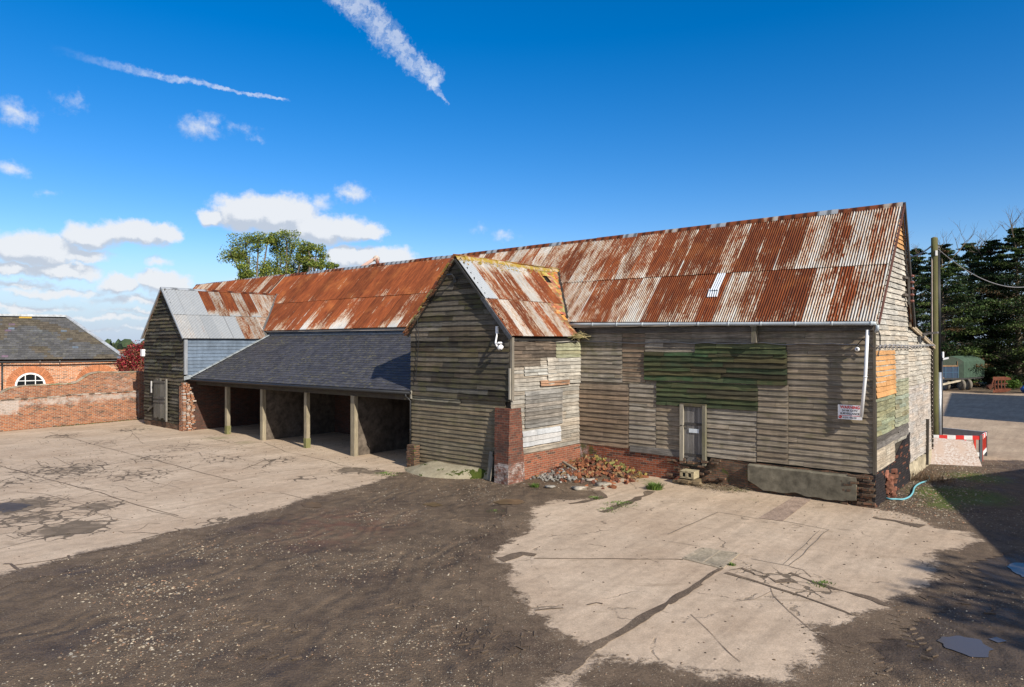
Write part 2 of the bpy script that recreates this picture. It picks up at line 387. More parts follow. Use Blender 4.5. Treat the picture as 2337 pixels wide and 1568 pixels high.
def mat_simple(name, rgb, rough=.7, metal=0., var=.25, sc=8., bump=.15, spec=.4, useattr=False, bd=.004):
    m, k = newmat(name); ob = k.n('ShaderNodeTexCoord').outputs['Object']
    n = k.noise(ob, sc, 5., .65); n2 = k.noise(ob, sc*.17, 4., .6)
    base = attr(k)[0] if useattr else tuple(rgb)+(1,)
    f = k.m('MULTIPLY', k.lr(n, .3, .7, 1-var, 1+var), k.lr(n2, .3, .7, 1-var*.7, 1+var*.7))
    fin(k, scalec(k, base, f), rough, n, bump, bd, metal, spec); return m
M_ATTR = mat_simple('painted_metal', (0, 0, 0), .5, 0, .12, 10., .05, useattr=True)
M_MATTE = mat_simple('matte_surface', (0, 0, 0), .9, 0, .3, 14., .4, .2, useattr=True)
M_WHITE = mat_simple('white_plastic', (.78, .79, .80), .35, 0, .06, 5., .02)
M_GUTTER = mat_simple('grey_gutter_plastic', (.42, .47, .50), .4, 0, .15, 3., .05)
M_BLACK = mat_simple('black_plastic', (.018, .019, .021), .45, 0, .2, 8., .05)
M_LEAD = mat_simple('lead_flashing', (.22, .25, .28), .55, .2, .25, 5., .2)
M_DARK = mat_simple('dark_interior', (.03, .026, .022), .95, 0, .2, 3., .1)
M_STEEL = mat_simple('galvanised_steel', (.45, .48, .52), .4, .6, .15, 6., .05)
M_GLASS = mat_simple('window_glass', (.012, .014, .016), .06, 0, .1, 2., 0., .6)
M_FOLI = None

def mat_leaf(name, trans=.25):
    m, k = newmat(name); c, a = attr(k)
    fin(k, c, .6, spec=.25)
    tr = k.n('ShaderNodeBsdfTranslucent', None, Color=scalec(k, c, 1.3)); mx = k.n('ShaderNodeMixShader', None, i0=trans)
    k.L.new(k.bs.outputs[0], mx.inputs[1]); k.L.new(tr.outputs[0], mx.inputs[2])
    out = [n for n in k.nt.nodes if n.type == 'OUTPUT_MATERIAL'][0]; k.L.new(mx.outputs[0], out.inputs[0]); return m
M_LEAF = mat_leaf('foliage'); M_NEEDLE = mat_leaf('conifer_foliage', .08)
M_BARK = mat_simple('bark', (.16, .13, .095), .9, 0, .35, 9., .6, .1, bd=.02)

def mat_slate():
    m, k = newmat('slate'); c, a = attr(k); uv = k.n('ShaderNodeUVMap').outputs[0]; ob = k.n('ShaderNodeTexCoord').outputs['Object']
    n = k.noise(uv, 6., 5., .6); n2 = k.noise(ob, 1., 4., .6, 0, (.9, .9, .9))
    cc = scalec(k, c, k.lr(n, .3, .7, .75, 1.25))
    li = k.m('MULTIPLY', k.ss(k.noise(uv, 1., 5., .7, 0, (3, 9, 1)), .50, .66), k.ss(n2, .35, .55)); li = k.m('MULTIPLY', li, k.m('SUBTRACT', 1., a))
    cc = k.mix(k.m('MULTIPLY', li, .8), cc, (.17, .155, .075, 1))
    fin(k, cc, k.lr(n, .3, .7, .55, .75), n, .2, .004, spec=.3); return m
M_SLATE = mat_slate()

def mud_color(k, P):
    n1 = k.noise(P, .55, 6., .62); n2 = k.noise(P, 3.2, 6., .68); n3 = k.noise(P, 26., 4., .65)
    c = k.mix(k.lr(n1, .34, .66), (.082, .057, .038, 1), (.150, .107, .070, 1))
    c = scalec(k, c, k.m('MULTIPLY', k.lr(n2, .3, .7, .66, 1.32), k.lr(n3, .3, .7, .68, 1.32)))
    vo = k.n('ShaderNodeTexVoronoi', None, Vector=P, Scale=17.); vo2 = k.n('ShaderNodeTexVoronoi', None, Vector=P, Scale=42.)
    pat = k.ss(k.noise(P, .8, 5., .6), .44, .60)
    s1 = k.m('MULTIPLY', k.ss(vo.outputs['Distance'], .16, .24, 1., 0.), k.ss(k.n('ShaderNodeSeparateColor', None, Color=vo.outputs['Color']).outputs[0], .45, .75))
    s2 = k.m('MULTIPLY', k.ss(vo2.outputs['Distance'], .2, .34, 1., 0.), k.ss(k.n('ShaderNodeSeparateColor', None, Color=vo2.outputs['Color']).outputs[1], .4, .6))
    st = k.m('MULTIPLY', k.m('MAXIMUM', s1, s2), k.lr(pat, 0., 1., .32, .9))
    c = k.mix(st, c, k.mix(n3, (.26, .205, .145, 1), (.36, .30, .22, 1)))
    h = k.m('ADD', k.m('MULTIPLY', n2, 1.1), k.m('ADD', k.m('MULTIPLY', n3, .45), k.m('MULTIPLY', st, .35)))
    rough = k.ss(n1, .36, .5, .66, .9)
    return c, h, rough
def mat_ground():
    m, k = newmat('mud_ground'); P = k.n('ShaderNodeTexCoord').outputs['Object']; at_, al = attr(k)
    sp = k.n('ShaderNodeSeparateColor', None, Color=at_)
    c, h, r = mud_color(k, P)
    red = k.m('MULTIPLY', k.ss(k.noise(P, 2.5, 4., .7), .4, .65), sp.outputs[0]); c = k.mix(k.m('MULTIPLY', red, .6), c, (.17, .065, .045, 1))
    gn = k.noise(P, 7., 5., .7); gm = k.ss(k.m('ADD', k.m('MULTIPLY', gn, .6), sp.outputs[1]), .62, .86); c = k.mix(k.m('MULTIPLY', gm, .85), c, k.mix(gn, (.045, .075, .012, 1), (.12, .17, .02, 1)))
    fr = sp.outputs[2]; fc = k.mix(k.noise(P, .02, 4., .6), (.16, .15, .06, 1), (.08, .12, .04, 1)); c = k.mix(fr, c, fc)
    # ruts and tyre tracks pressed into the mud
    tr = k.n('ShaderNodeTexWave', {'wave_type': 'BANDS'}, Vector=k.vm('ADD', P, k.vm('SCALE', k.n('ShaderNodeTexNoise', None, Vector=P, Scale=.5).outputs[1], 3.)), Scale=.55, Distortion=3., Detail=3.)
    h2 = k.m('ADD', h, k.m('MULTIPLY', tr.outputs[1], .5))
    we = k.ss(k.m('ADD', k.m('SUBTRACT', 1., al), k.m('MULTIPLY', k.m('SUBTRACT', k.noise(P, 2.6, 6., .7), .5), .9)), .25, .6); c = k.mix(k.m('MULTIPLY', we, .55), c, (.035, .028, .022, 1)); r = k.m('SUBTRACT', r, k.m('MULTIPLY', we, .38))
    fin(k, c, r, h2, 1., .05, spec=.3); return m
M_GROUND = mat_ground()
def mat_concrete(name, c1, c2, mudedge=True):
    m, k = newmat(name); P = k.n('ShaderNodeTexCoord').outputs['Object']; at_, al = attr(k)
    sp = k.n('ShaderNodeSeparateColor', None, Color=at_)      # r: edge distance, g: crack zone, b: green/damp
    n1 = k.noise(P, .45, 6., .6); n2 = k.noise(P, 5., 6., .7); n3 = k.noise(P, 38., 4., .75)
    c = k.mix(k.lr(n1, .33, .67), c1, c2); c = scalec(k, c, k.m('MULTIPLY', k.lr(n2, .3, .7, .82, 1.12), k.lr(n3, .3, .7, .76, 1.2)))
    trk = k.noise(k.n('ShaderNodeMapping', None, Vector=P, Rotation=(0, 0, -.9)), 1., 6., .65, .5, (.35, 3.2, 1)); c = scalec(k, c, k.lr(trk, .35, .68, 1.07, .80))
    st = k.noise(P, 1., 6., .7, .6, (.5, 2.2, 1)); c = k.mix(k.ss(st, .54, .76, 0., .6), c, (.23, .17, .11, 1))
    sp2 = k.ss(k.noise(P, 15., 5., .8), .62, .70); c = k.mix(k.m('MULTIPLY', sp2, .7), c, (.12, .095, .07, 1))
    mc, mh, mr = mud_color(k, P)
    e = k.m('ADD', k.m('SUBTRACT', sp.outputs[0], .6), k.m('MULTIPLY', k.m('SUBTRACT', k.noise(P, 2.2, 7., .75, .5), .5), 1.25))
    e = k.m('ADD', e, k.m('MULTIPLY', k.m('SUBTRACT', k.noise(P, 14., 4., .7), .5), .5))
    mm = k.ss(e, -.08, .14, 1., 0.)
    # cracks: cell edges, opened only inside the broken zones
    wp = k.vm('ADD', P, k.vm('SCALE', k.vm('SUBTRACT', k.n('ShaderNodeTexNoise', None, Vector=P, Scale=2.5, Detail=5.).outputs[1], (.5, .5, .5)), .5))
    vo = k.n('ShaderNodeTexVoronoi', {'feature': 'DISTANCE_TO_EDGE'}, Vector=wp, Scale=2.1)
    vb = k.n('ShaderNodeTexVoronoi', {'feature': 'DISTANCE_TO_EDGE'}, Vector=wp, Scale=.42)
    z = k.m('MULTIPLY', sp.outputs[1], 1.3); nz = k.noise(P, 1.2, 5., .7)
    zz = k.m('ADD', z, k.m('SUBTRACT', nz, .55))
    wdt = k.m('MULTIPLY', k.ss(zz, .12, .9), .10)
    cr = k.m('MULTIPLY', k.ss(k.m('SUBTRACT', vo.outputs['Distance'], wdt), 0., .025, 1., 0.), k.ss(zz, .1, .3))
    cb = k.m('MULTIPLY', k.ss(vb.outputs['Distance'], .003, .012, 1., 0.), k.m('MULTIPLY', k.ss(nz, .5, .6), .7))
    crk = k.m('MAXIMUM', cr, cb)
    blk = k.ss(zz, .62, .9, 0., .85); crk = k.m('MAXIMUM', crk, blk)
    c = k.mix(k.m('MULTIPLY', crk, .88), c, (.105, .08, .055, 1))
    c = k.mix(mm, c, mc)
    gm = k.ss(k.m('ADD', k.m('MULTIPLY', k.noise(P, 3., 5., .7), .6), sp.outputs[2]), .66, 1.05); c = k.mix(k.m('MULTIPLY', gm, .6), c, (.17, .17, .075, 1))
    h = k.m('ADD', k.m('MULTIPLY', n3, .12), k.m('ADD', k.m('MULTIPLY', n2, .25), k.m('MULTIPLY', crk, -.8)))
    h = k.m('ADD', k.m('MULTIPLY', h, k.m('SUBTRACT', 1., mm)), k.m('MULTIPLY', mh, mm))
    fin(k, c, k.m('ADD', k.m('MULTIPLY', mr, mm), k.m('MULTIPLY', .88, k.m('SUBTRACT', 1., mm))), h, .7, .02, spec=.3); return m
M_CONC = mat_concrete('yard_concrete', (.43, .325, .23, 1), (.555, .44, .325, 1))
M_CONCWALL = mat_simple('concrete_render', (.155, .14, .105), .9, 0, .45, 4., .5, .2, bd=.01)
M_CONCPALE = mat_simple('pale_concrete', (.40, .35, .25), .9, 0, .25, 6., .5, .2, bd=.01)
def mat_dirt():
    m, k = newmat('joint_dirt'); P = k.n('ShaderNodeTexCoord').outputs['Object']; c, h, r = mud_color(k, P)
    fin(k, c, .85, h, .6, .015); return m
M_DIRT = mat_dirt()
def mat_water():
    m, k = newmat('puddle_water'); P = k.n('ShaderNodeTexCoord').outputs['Object']
    fin(k, (.085, .07, .058, 1), .12, k.noise(P, 4., 2., .5), .03, .01, spec=.45); return m
M_WATER = mat_water()
M_WATERMUD = mat_simple('muddy_puddle_water', (.13, .088, .045), .3, 0, .35, 4., .1, .5)
# ------------------------------------------------------------------ surface generators
def boards(mb, F, s0, s1, z0, z1, pitch=.165, tint=(.2, .17, .13), var=.16, off=0., amp=.006, proud=.034, seg=(1.6, 4.2), clip=None, moss=.0, hue=.04, back=True, sag=None, tints=None):
    n = max(1, math.ceil((z1-z0)/pitch-.05)); pitch = (z1-z0)/n
    for k in range(n):
        zb = z0+k*pitch; zt = zb+pitch+.015
        if clip:
            al, bl = clip(zb); at_, bt = clip(min(zb+pitch, z1+.3))
            al, at_ = max(al, s0), max(at_, s0); bl, bt = min(bl, s1), min(bt, s1)
            if bl-al < .03: continue
            if bt < at_: at_ = bt = (at_+bt)/2
        else: al = at_ = s0; bl = bt = s1
        cuts = [al]; x = al+random.uniform(.3, seg[1])
        while x < bl-.35: cuts.append(x); x += random.uniform(*seg)
        cuts.append(bl); W = bl-al
        for a, b in zip(cuts[:-1], cuts[1:]):
            v = 1+random.uniform(-var, var); h = random.uniform(-hue, hue)
            tn = random.choice(tints) if tints else tint
            ms = 1-max(0, min(1, moss*random.uniform(.3, 1.6)))
            c = (tn[0]*v*(1+h), tn[1]*v, tn[2]*v*(1-h), ms); dk = (c[0]*.2, c[1]*.2, c[2]*.2, 1)
            ns = max(1, int((b-a)/.4)); uo = random.random()*60; vo = random.random()*60
            e0, e1 = random.uniform(-.006, .006), random.uniform(-.006, .006); ph = random.random()*50
            of = off+random.uniform(-.003, .005)
            def pt(i, top):
                q = a+(b-a)*i/ns
                if i == 0: q += .0015
                if i == ns: q -= .0015
                dz = e0+(e1-e0)*i/ns+amp*2*noise.noise(Vector((q*1.9+ph, k*7.3, 0)))
                if sag: dz += sag(q, zb)
                if top:
                    qq = at_+(q-al)/W*(bt-at_) if clip else q
                    return F(qq, zt+(sag(q, zt) if sag else 0), of-.004)
                return F(q, zb+dz, of+proud+amp*1.5*noise.noise(Vector((q*1.3, ph, 3))))
            for i in range(ns):
                p0, p1, p2, p3 = pt(i, 0), pt(i+1, 0), pt(i+1, 1), pt(i, 1)
                x0, x1 = a+(b-a)*i/ns+uo, a+(b-a)*(i+1)/ns+uo
                mb.quad(p0, p1, p2, p3, c, [(x0, vo), (x1, vo), (x1, vo+pitch), (x0, vo+pitch)])
                q0 = a+(b-a)*i/ns; q1 = a+(b-a)*(i+1)/ns
                sg0 = sag(q0, zb) if sag else 0; sg1 = sag(q1, zb) if sag else 0
                mb.quad(F(q0, zb+e0+sg0+.004, of-.012), F(q1, zb+e1+sg1+.004, of-.012), p1, p0, dk, [(x0, vo)]*4)
            for i in (0, ns):
                p0, p3 = pt(i, 0), pt(i, 1); q = a+(b-a)*i/ns; sg = sag(q, zb) if sag else 0
                mb.quad(F(q, zb+sg, of-.01), p0, p3, F(q, zt+sg, of-.01), dk, [(0, 0)]*4)

def corr(mb, base, nrm, a0, a1, f0, f1, L, bias, width=.66, row=0, pitch=.076, amp=.017, lift=0., nv=3, arange=None):
    nrm = Vector(nrm).normalized(); a = a0; k = 0
    while a < a1-.05:
        b = min(a+width+.06, a1); nc = max(6, int(round((b-a)/(pitch/6)))); li = lift+random.uniform(0, .006)
        sl = random.uniform(-.012, .012)/L; r = random.random(); tl = random.uniform(-.004, .004)
        def ff(j): return f0+(f1-f0)*j/nv+(sl if j == 0 else 0)
        def pf(i, j):
            q = a+(b-a)*i/nc; f = ff(j)
            return base(q, f)+nrm*(li+amp*math.cos(2*math.pi*q/pitch)+tl*(i/nc)+(0.006*(1-j/nv)))
        mb.grid(nc, nv, pf, lambda i, j: (bias(k, row, ff(j), a+(b-a)*i/nc), r, i/nc, 1), lambda i, j: (a+(b-a)*i/nc, ff(j)*L+row*17+k*0.), True)
        a += width; k += 1

def slates(mb, base, nrm, L, rowp, w, colf, arange, th=.009, jit=.004, f_top=1.):
    nrm = Vector(nrm).normalized(); n = int(L*f_top/rowp)
    for j in range(n):
        f0 = j*rowp/L; f1 = min((j+1)*rowp/L+.02/L, f_top); a0, a1 = arange(f0); b0, b1 = arange(f1); x = a0-(w/2 if j % 2 else 0)
        while x < a1:
            p = max(x, a0); q = min(x+w-.004, a1); x += w
            if q-p < .02: continue
            pt_, qt = max(p, b0), min(q, b1)
            if qt <= pt_: qt = pt_ = (qt+pt_)/2
            d = random.uniform(0, jit); c = colf(p, f0); uo = (random.random()*50, random.random()*50)
            A, Bq = base(p, f0)+nrm*(th*2+d), base(q, f0)+nrm*(th*2+random.uniform(0, jit)); Cq, Dq = base(qt, f1)+nrm*th*.6, base(pt_, f1)+nrm*th*.6
            W = q-p; mb.quad(A, Bq, Cq, Dq, c, [(uo[0], uo[1]), (uo[0]+W, uo[1]), (uo[0]+W, uo[1]+rowp), (uo[0], uo[1]+rowp)])
            mb.quad(base(p, f0), base(q, f0), Bq, A, (c[0]*.7, c[1]*.7, c[2]*.7, 1), [(0, 0)]*4)

def brickpanel(mb, F, s0, s1, z0, z1, off=0., col=(.5, .5, .5, 1), top=None, n=None, amp=.012, thick=.12, uo=0., mi=0):
    """a brick face with slight relief, its top edge may follow top(s)"""
    nu = n or max(2, int((s1-s0)/.11)); nv = max(2, int((z1-z0)/.075))
    def tz(s): return top(s) if top else z1
    def pf(i, j):
        s = s0+(s1-s0)*i/nu; z = z0+(tz(s)-z0)*j/nv
        return F(s, z, off+amp*noise.noise(Vector((s*2.3, z*3.1, uo))))
    def cf(i, j): return col(s0+(s1-s0)*i/nu, z0+(tz(s0+(s1-s0)*i/nu)-z0)*j/nv) if callable(col) else col
    def uf(i, j): s = s0+(s1-s0)*i/nu; return (s+uo, z0+(tz(s)-z0)*j/nv)
    mb.grid(nu, nv, pf, cf, uf, True, mi)
    for i in range(nu):      # top return
        a, b = s0+(s1-s0)*i/nu, s0+(s1-s0)*(i+1)/nu
        mb.quad(pf(i, nv), pf(i+1, nv), F(b, tz(b), off-thick), F(a, tz(a), off-thick), cf(i, nv), [(a, 0), (b, 0), (b, .1), (a, .1)], mi)
    for s in (s0, s1):
        i = 0 if s == s0 else nu
        for j in range(nv):
            p, q = pf(i, j), pf(i, j+1); z_, z2 = z0+(tz(s)-z0)*j/nv, z0+(tz(s)-z0)*(j+1)/nv
            mb.quad(p, q, F(s, z2, off-thick), F(s, z_, off-thick), cf(i, j), [(0, z_), (0, z2), (thick, z2), (thick, z_)], mi)

GREY = (.235, .192, .142); GREYL = (.275, .235, .185); BROWN = (.225, .165, .115); PALE = (.42, .38, .315); DARK = (.085, .07, .05); DARKER = (.052, .046, .036)
GREEN = (.060, .082, .032); ORANGE = (.52, .28, .115); BLUE = (.125, .165, .22)

# ================================================================== MAIN BARN
def ez(s): return 5.10+.018*min(s, 10)+(0 if s < 10 else -.003*(s-10))
ZR = 8.82; TR = 3.16; TB = 4.7
barn = thing('timber_barn', 'long weatherboarded barn with a tall roof of rusty corrugated iron sheets', 'barn', B(0, 0, 0))
def Ff(s, z, o=0): return B(s, -o+.03*noise.noise(Vector((s*.35, z*.5, 1)))*min(1, s), z)
def Fg(t, z, o=0): return B(-o+.05*noise.noise(Vector((t*.6, z*.5, 7)))*(1 if z > .4 else .3), t, z)
# backing and hidden sides
mb = MB()
mb.quad(B(.0, .06, 0), B(46.4, .06, 0), B(46.4, .06, 5.2), B(.0, .06, 5.06), DARKER+(1,), [(0, 0), (46, 0), (46, 5), (0, 5)])
mb.face([B(.06, .02, 0), B(.06, 9.17, 0), B(.06, 9.17, 4.3), B(.06, TB, 5.0), B(.06, TR, 8.7), B(.06, .02, 5.08)], DARKER+(1,), [(0, 0), (9, 0), (9, 4), (4, 5), (3, 8), (0, 5)])
mb.face([B(46.4, 0, 0), B(46.4, 9.17, 0), B(46.4, 9.17, 4.3), B(46.4, TB, 5.0), B(46.4, TR, 8.7), B(46.4, 0, 5.1)], DARKER+(1,), [(0, 0), (9, 0), (9, 4), (4, 5), (3, 8), (0, 5)])
mb.quad(B(0, 9.17, 0), B(46.4, 9.17, 0), B(46.4, 9.17, 4.3), B(0, 9.17, 4.3), DARK+(1,), [(0, 0), (46, 0), (46, 4), (0, 4)])
mb.build('wall_core', W_BOARD, barn)

def panel(mb, corners, tint, pitch=.165, off=.0, **kw):
    x0, x1, yt, yb = corners; xm = (x0+x1)/2
    sA = wt(*q4(x0, 700))[0]; sB = wt(*q4(x1, 700))[0]
    zt = wt(*q4(xm, yt))[1]; zb = wt(*q4(xm, yb))[1]
    boards(mb, Ff, min(sA, sB), max(sA, sB), zb, zt, pitch, tint, off=off, **kw)
mb = MB()
boards(mb, Ff, 0.02, 9.9, .92, 5.16, .172, GREY, off=0, moss=.22, seg=(2, 5))
panel(mb, (38, 382, 195, 602), GREYL, .165, .022, moss=.3, seg=(1, 2.6))
panel(mb, (382, 556, 190, 602), BROWN, .172, .012, moss=.05, seg=(3, 4))
panel(mb, (556, 1372, 200, 345), GREYL, .2, .026, var=.35, amp=.012, moss=.1)
panel(mb, (556, 940, 318, 378), GREYL, .17, .03, moss=.1, seg=(3, 4))
panel(mb, (46, 432, 628, 1085), BROWN, .176, .035, moss=.08, seg=(3, 4))
panel(mb, (434, 640, 612, 1105), GREYL, .160, .02, moss=.1, seg=(3, 4))
panel(mb, (640, 832, 790, 1150), GREY, .17, .024, moss=.25, seg=(3, 4))
panel(mb, (1024, 1400, 812, 1190), GREYL, .172, .026, moss=.2, seg=(3, 4))
panel(mb, (1404, 1640, 622, 1215), GREY, .172, .03, moss=.15, seg=(3, 4))
mb.build('front_boarding', W_BOARD, barn)
GTS = [(.055, .072, .032), (.072, .084, .038), (.048, .060, .029), (.072, .070, .036), (.055, .050, .03), (.085, .095, .045), (.05, .080, .034)]
W_GREEN = mat_wood('green_painted_board', .4, 1.5, mosscol=(.085, .070, .035, 1), knots=False)
mb = MB()
panel(mb, (548, 1632, 375, 608), GREEN, .175, .045, var=.35, amp=.02, moss=.4, seg=(.7, 2.2), proud=.045, hue=.12, tints=GTS)
panel(mb, (935, 1625, 315, 390), (.065, .082, .034), .17, .05, var=.35, amp=.02, moss=.4, proud=.045, tints=GTS)
panel(mb, (640, 1410, 618, 800), (.075, .088, .032), .18, .042, var=.35, amp=.02, moss=.4, seg=(1.2, 3), proud=.045, tints=GTS)
tag(mb.build('painted_boards', W_GREEN, barn), 'mossy green painted boards above the plank door')
mb = MB(); s_, z_ = wt(*q4(640, 1125)); s2, z2 = wt(*q4(825, 1165))
boards(mb, Ff, 5.42, 7.6, .78, .98, .2, (.14, .125, .11), off=.07); mb.build('loose_board', W_BOARD, barn)
# door
sA, _ = wt(*q4(836, 1000)); sB, _ = wt(*q4(1018, 1000)); _, dzt = wt(*q4(925, 790)); _, dzb = wt(*q4(925, 1222))
s0d, s1d = min(sA, sB), max(sA, sB)
fr = MB()
fr.box(B(s0d-.02, -.16, dzb-.02), B(s0d+.09, .02, dzt+.05), (.20, .185, .14, .6)); fr.box(B(s1d-.09, -.17, dzb-.02), B(s1d+.03, .02, dzt+.05), (.34, .31, .25, .9))
fr.box(B(s0d-.02, -.15, dzt+.005), B(s1d+.03, .02, dzt+.09), (.12, .1, .07, .5)); fr.box(B(s0d, -.12, dzb-.07), B(s1d, .02, dzb), (.13, .11, .08, .5))
fr.build('door_frame', W_POST, barn)
dr = MB(); nb = 7; wd = (s1d-s0d-.20)/nb
for i in range(nb):
    a = s0d+.1+i*wd; v = random.uniform(.75, 1.2); dr.box(B(a, -.085-random.uniform(0, .008), dzb+random.uniform(0, .05)), B(a+wd-.007, -.03, dzt-random.uniform(0, .02)), (.20*v, .19*v, .18*v, .9))
for zz in (dzb+.25, dzb+1.25): dr.box(B(s0d+.12, -.105, zz), B(s1d-.12, -.09, zz+.07), (.07, .065, .06, 1))
door = tag(dr.build('door', W_POST, barn), 'narrow grey plank door with a small white notice')
la = MB(); la.tube([B(s1d+.0, -.2, dzb+1.22), B(s1d-.12, -.13, dzb+1.21), B(s1d-.3, -.12, dzb+1.2)], .014, 6, (.04, .035, .03, 1)); la.build('latch', M_ATTR, door)
no = MB(); no.box(B(s0d+.22, -.113, dzb+1.0), B(s0d+.56, -.106, dzb+1.13), (.62, .68, .72, 1)); no.build('notice', M_ATTR, door)

# gable wall boards
def gclip(z):
    if z < ez(0)-.1: return (0., TB)
    return ((z-5.1)/(ZR-5.1)*3.4-.24+.13, TR+(ZR-z)/(ZR-5.05)*(TB+.12-TR)-.03)
mb = MB()
boards(mb, Fg, 0, TB, 3.4, 5.05, .155, PALE, .12, seg=(1.5, 3), amp=.006)
boards(mb, Fg, -.24, TB+.2, 5.05, 8.75, .165, (.40, .37, .32), .14, clip=gclip, seg=(1, 3), amp=.008)
mb.build('gable_boarding', W_BOARD, barn)
W_NEW = mat_wood('fresh_softwood', .8, 1.15, knots=True)
mb = MB()
boards(mb, Fg, .02, 2.64, 3.0, 4.33, .148, ORANGE, .1, off=.022, seg=(4, 5), hue=.02)
tag(mb.build('new_boards', W_NEW, barn), 'patch of fresh orange boards low on the gable wall')
mb = MB(); boards(mb, Fg, -.24, TB, 7.45, 8.72, .155, ORANGE, .1, off=.022, clip=gclip, seg=(2, 3), hue=.02)
tag(mb.build('new_boards', W_NEW, barn), 'fresh orange boards at the top of the gable')
mb = MB()
boards(mb, Fg, .0, 2.64, 1.92, 3.02, .155, (.225, .235, .15), .25, off=.0, seg=(1.2, 3), amp=.012, hue=.1, moss=.15)
boards(mb, Fg, 2.64, TB, 1.95, 3.46, .15, (.26, .262, .185), .25, off=.008, seg=(1, 3), amp=.014, hue=.12, moss=.25)
tag(mb.build('painted_boards', W_BOARD, barn), 'worn pale green boards on the gable wall')
mb = MB()
boards(mb, Fg, .0, TB, 1.55, 1.95, .2, (.13, .12, .11), .3, off=-.004, amp=.014)
def lowtop(t): return .9+.62*max(0, t-2.7)/1.9
n = 24
for i in range(n):       # patchwork of flat boards, bottom edge rising to the right
    pass
boards(mb, Fg, 0, 2.72, .9, 1.58, .17, (.40, .345, .27), .14, off=.004, proud=.008, seg=(.5, 1.6))
boards(mb, Fg, 2.72, TB, 1.45, 1.58, .13, (.32, .29, .24), .14, off=.004, proud=.008, seg=(.5, 1.6))
mb.build('low_boarding', W_BOARD, barn)
mb = MB(); mb.beam(B(-.02, -.03, .9), B(-.02, -.03, 5.05), .07, .05, (.12, .10, .08, .8)); mb.beam(B(-.05, .0, .9), B(-.05, .0, 2.9), .04, .06, (.08, .07, .06, .8))
mb.build('corner_post', W_POST, barn)
# outshot gable
def oclip(z): return (TB, min(9.17, TB+(5.07-z)/(5.07-4.33)*(9.17-TB)) if z > 4.33 else 9.17)
mb = MB()
boards(mb, Fg, TB+.02, 9.17, 3.1, 5.05, .165, PALE, .12, off=-.02, clip=oclip, seg=(.7, 1.8), hue=.05)
boards(mb, Fg, TB+.02, 9.17, .55, 3.1, .14, (.40, .36, .32), .06, off=-.02, proud=.010, seg=(.5, 1.4), hue=.05)
mb.build('outshot_boarding', W_BOARD, barn)
mb = MB()
for k in range(26):
    z = .3+k*.157; mb.box(B(-.05, 9.12, z), B(.02, 9.21, z+.12), (.06, .05, .04, 1), jit=.008)
mb.beam(B(-.06, TB, 5.12), B(-.06, 9.3, 4.36), .06, .14, (.40, .32, .22, 1)); mb.beam(B(-.03, 7.9, .1), B(-.03, 8.02, 1.75), .1, .1, (.07, .06, .05, 1))
mb.build('outshot_verge', W_POST, barn)

# plinth of the front wall and the gable
mb = MB()
brickpanel(mb, lambda s, z, o: B(s, -o, z), s1d, 9.78, 0, .95, off=.045, col=lambda s, z: (.55+.35*max(0, (s-9.0)), .45+.3*max(0, 9.2-s < .3), 0, 1))
mb.build('brick_plinth', M_BRICK, barn)
mb = MB()
brickpanel(mb, lambda s, z, o: B(s, -o, z), .0, s1d, -.02, .9, off=.05, amp=.05, top=lambda s: (.62 if s0d-.1 < s < s1d+.1 else .86)+.05*noise.noise(Vector((s*3, 0, 0))), col=(.4, .55, 0, 1))
for k in range(95):      # eroded bricks standing proud near the corner and beneath the door
    s = random.choice([random.uniform(-.02, .8), random.uniform(0, .75), random.uniform(4.0, 6.1)]); z = random.randint(0, 10)*.078+.03
    v = random.uniform(.6, 1.3); mb.obox(B(s, -.06-random.uniform(0, .09), z), Vector((1, random.uniform(-.1, .1), 0)).normalized(), (0, 1, 0), (0, 0, 1), .1, .06, .032, random.choice([(.45, .52, 0, 1), (.4, .4, 0, 1)]), True, jit=.01)
tag(mb.build('brick_plinth', M_BRICKDARK, barn), 'eroded mossy brick plinth right of the door')
mb = MB(); s0c = wt(1958, 1090)[0]; s1c = wt(1712, 1075)[0]
def ctop(s): return .80+.012*noise.noise(Vector((s*2, 1, 1)))
N_ = 26
def cpf(i, j):
    s = s0c+(s1c-s0c)*i/N_; b = .10+.09*noise.noise(Vector((s*2.2, 5, 0)))+.25*max(0, (s-s1c+.45))/.45+(.05 if s < s0c+.3 else 0)
    return [B(s, -.19, b), B(s, -.20, ctop(s)-.02), B(s, -.18, ctop(s)), B(s, -.02, ctop(s)+.03)][j]
mb.grid(N_, 3, cpf, None, lambda i, j: (i*.15, j*.2), False)
for i, sg in ((0, 1), (N_, -1)): mb.face([cpf(i, 0), cpf(i, 1), cpf(i, 2), cpf(i, 3), B(s0c if i == 0 else s1c, -.02, .1)])
mb.grid(N_, 1, lambda i, j: cpf(i, 0) if j else cpf(i, 0)+Vector((0, .17, .0)), None, None, False)
mb.build('concrete_plinth', M_CONCWALL, barn)
mb = MB()
def Fp(t, z, o): return B(-o, t, z)
brickpanel(mb, Fp, -.05, TB+.02, -.02, 1.5, off=.05, amp=.03, top=lambda t: .93 if t < 2.7 else .95+(t-2.7)*.32, col=(.4, .4, 0, 1))
mb.build('tarred_plinth', M_BRICKBLACK, barn)
mb = MB()
for k in range(46):
    a = random.random(); t = 1.1+random.gauss(.45, .28); z = max(.05, random.gauss(.36, .2)); v = random.random()*random.random()
    if z > .85 or t < .1: continue
    mb.obox(B(-.05-random.uniform(0, .05), t, z), Vector((random.uniform(-1, 1), random.uniform(-1, 1), random.uniform(-.3, .3))).normalized(), Vector((0, .3, 1)).normalized(), Vector((1, .1, .1)).normalized(), .1, .05, .035, (.15+.25*v, .07+.10*v, .045+.07*v, 1), jit=.015)
mb.build('broken_brickwork', M_MATTE, barn)
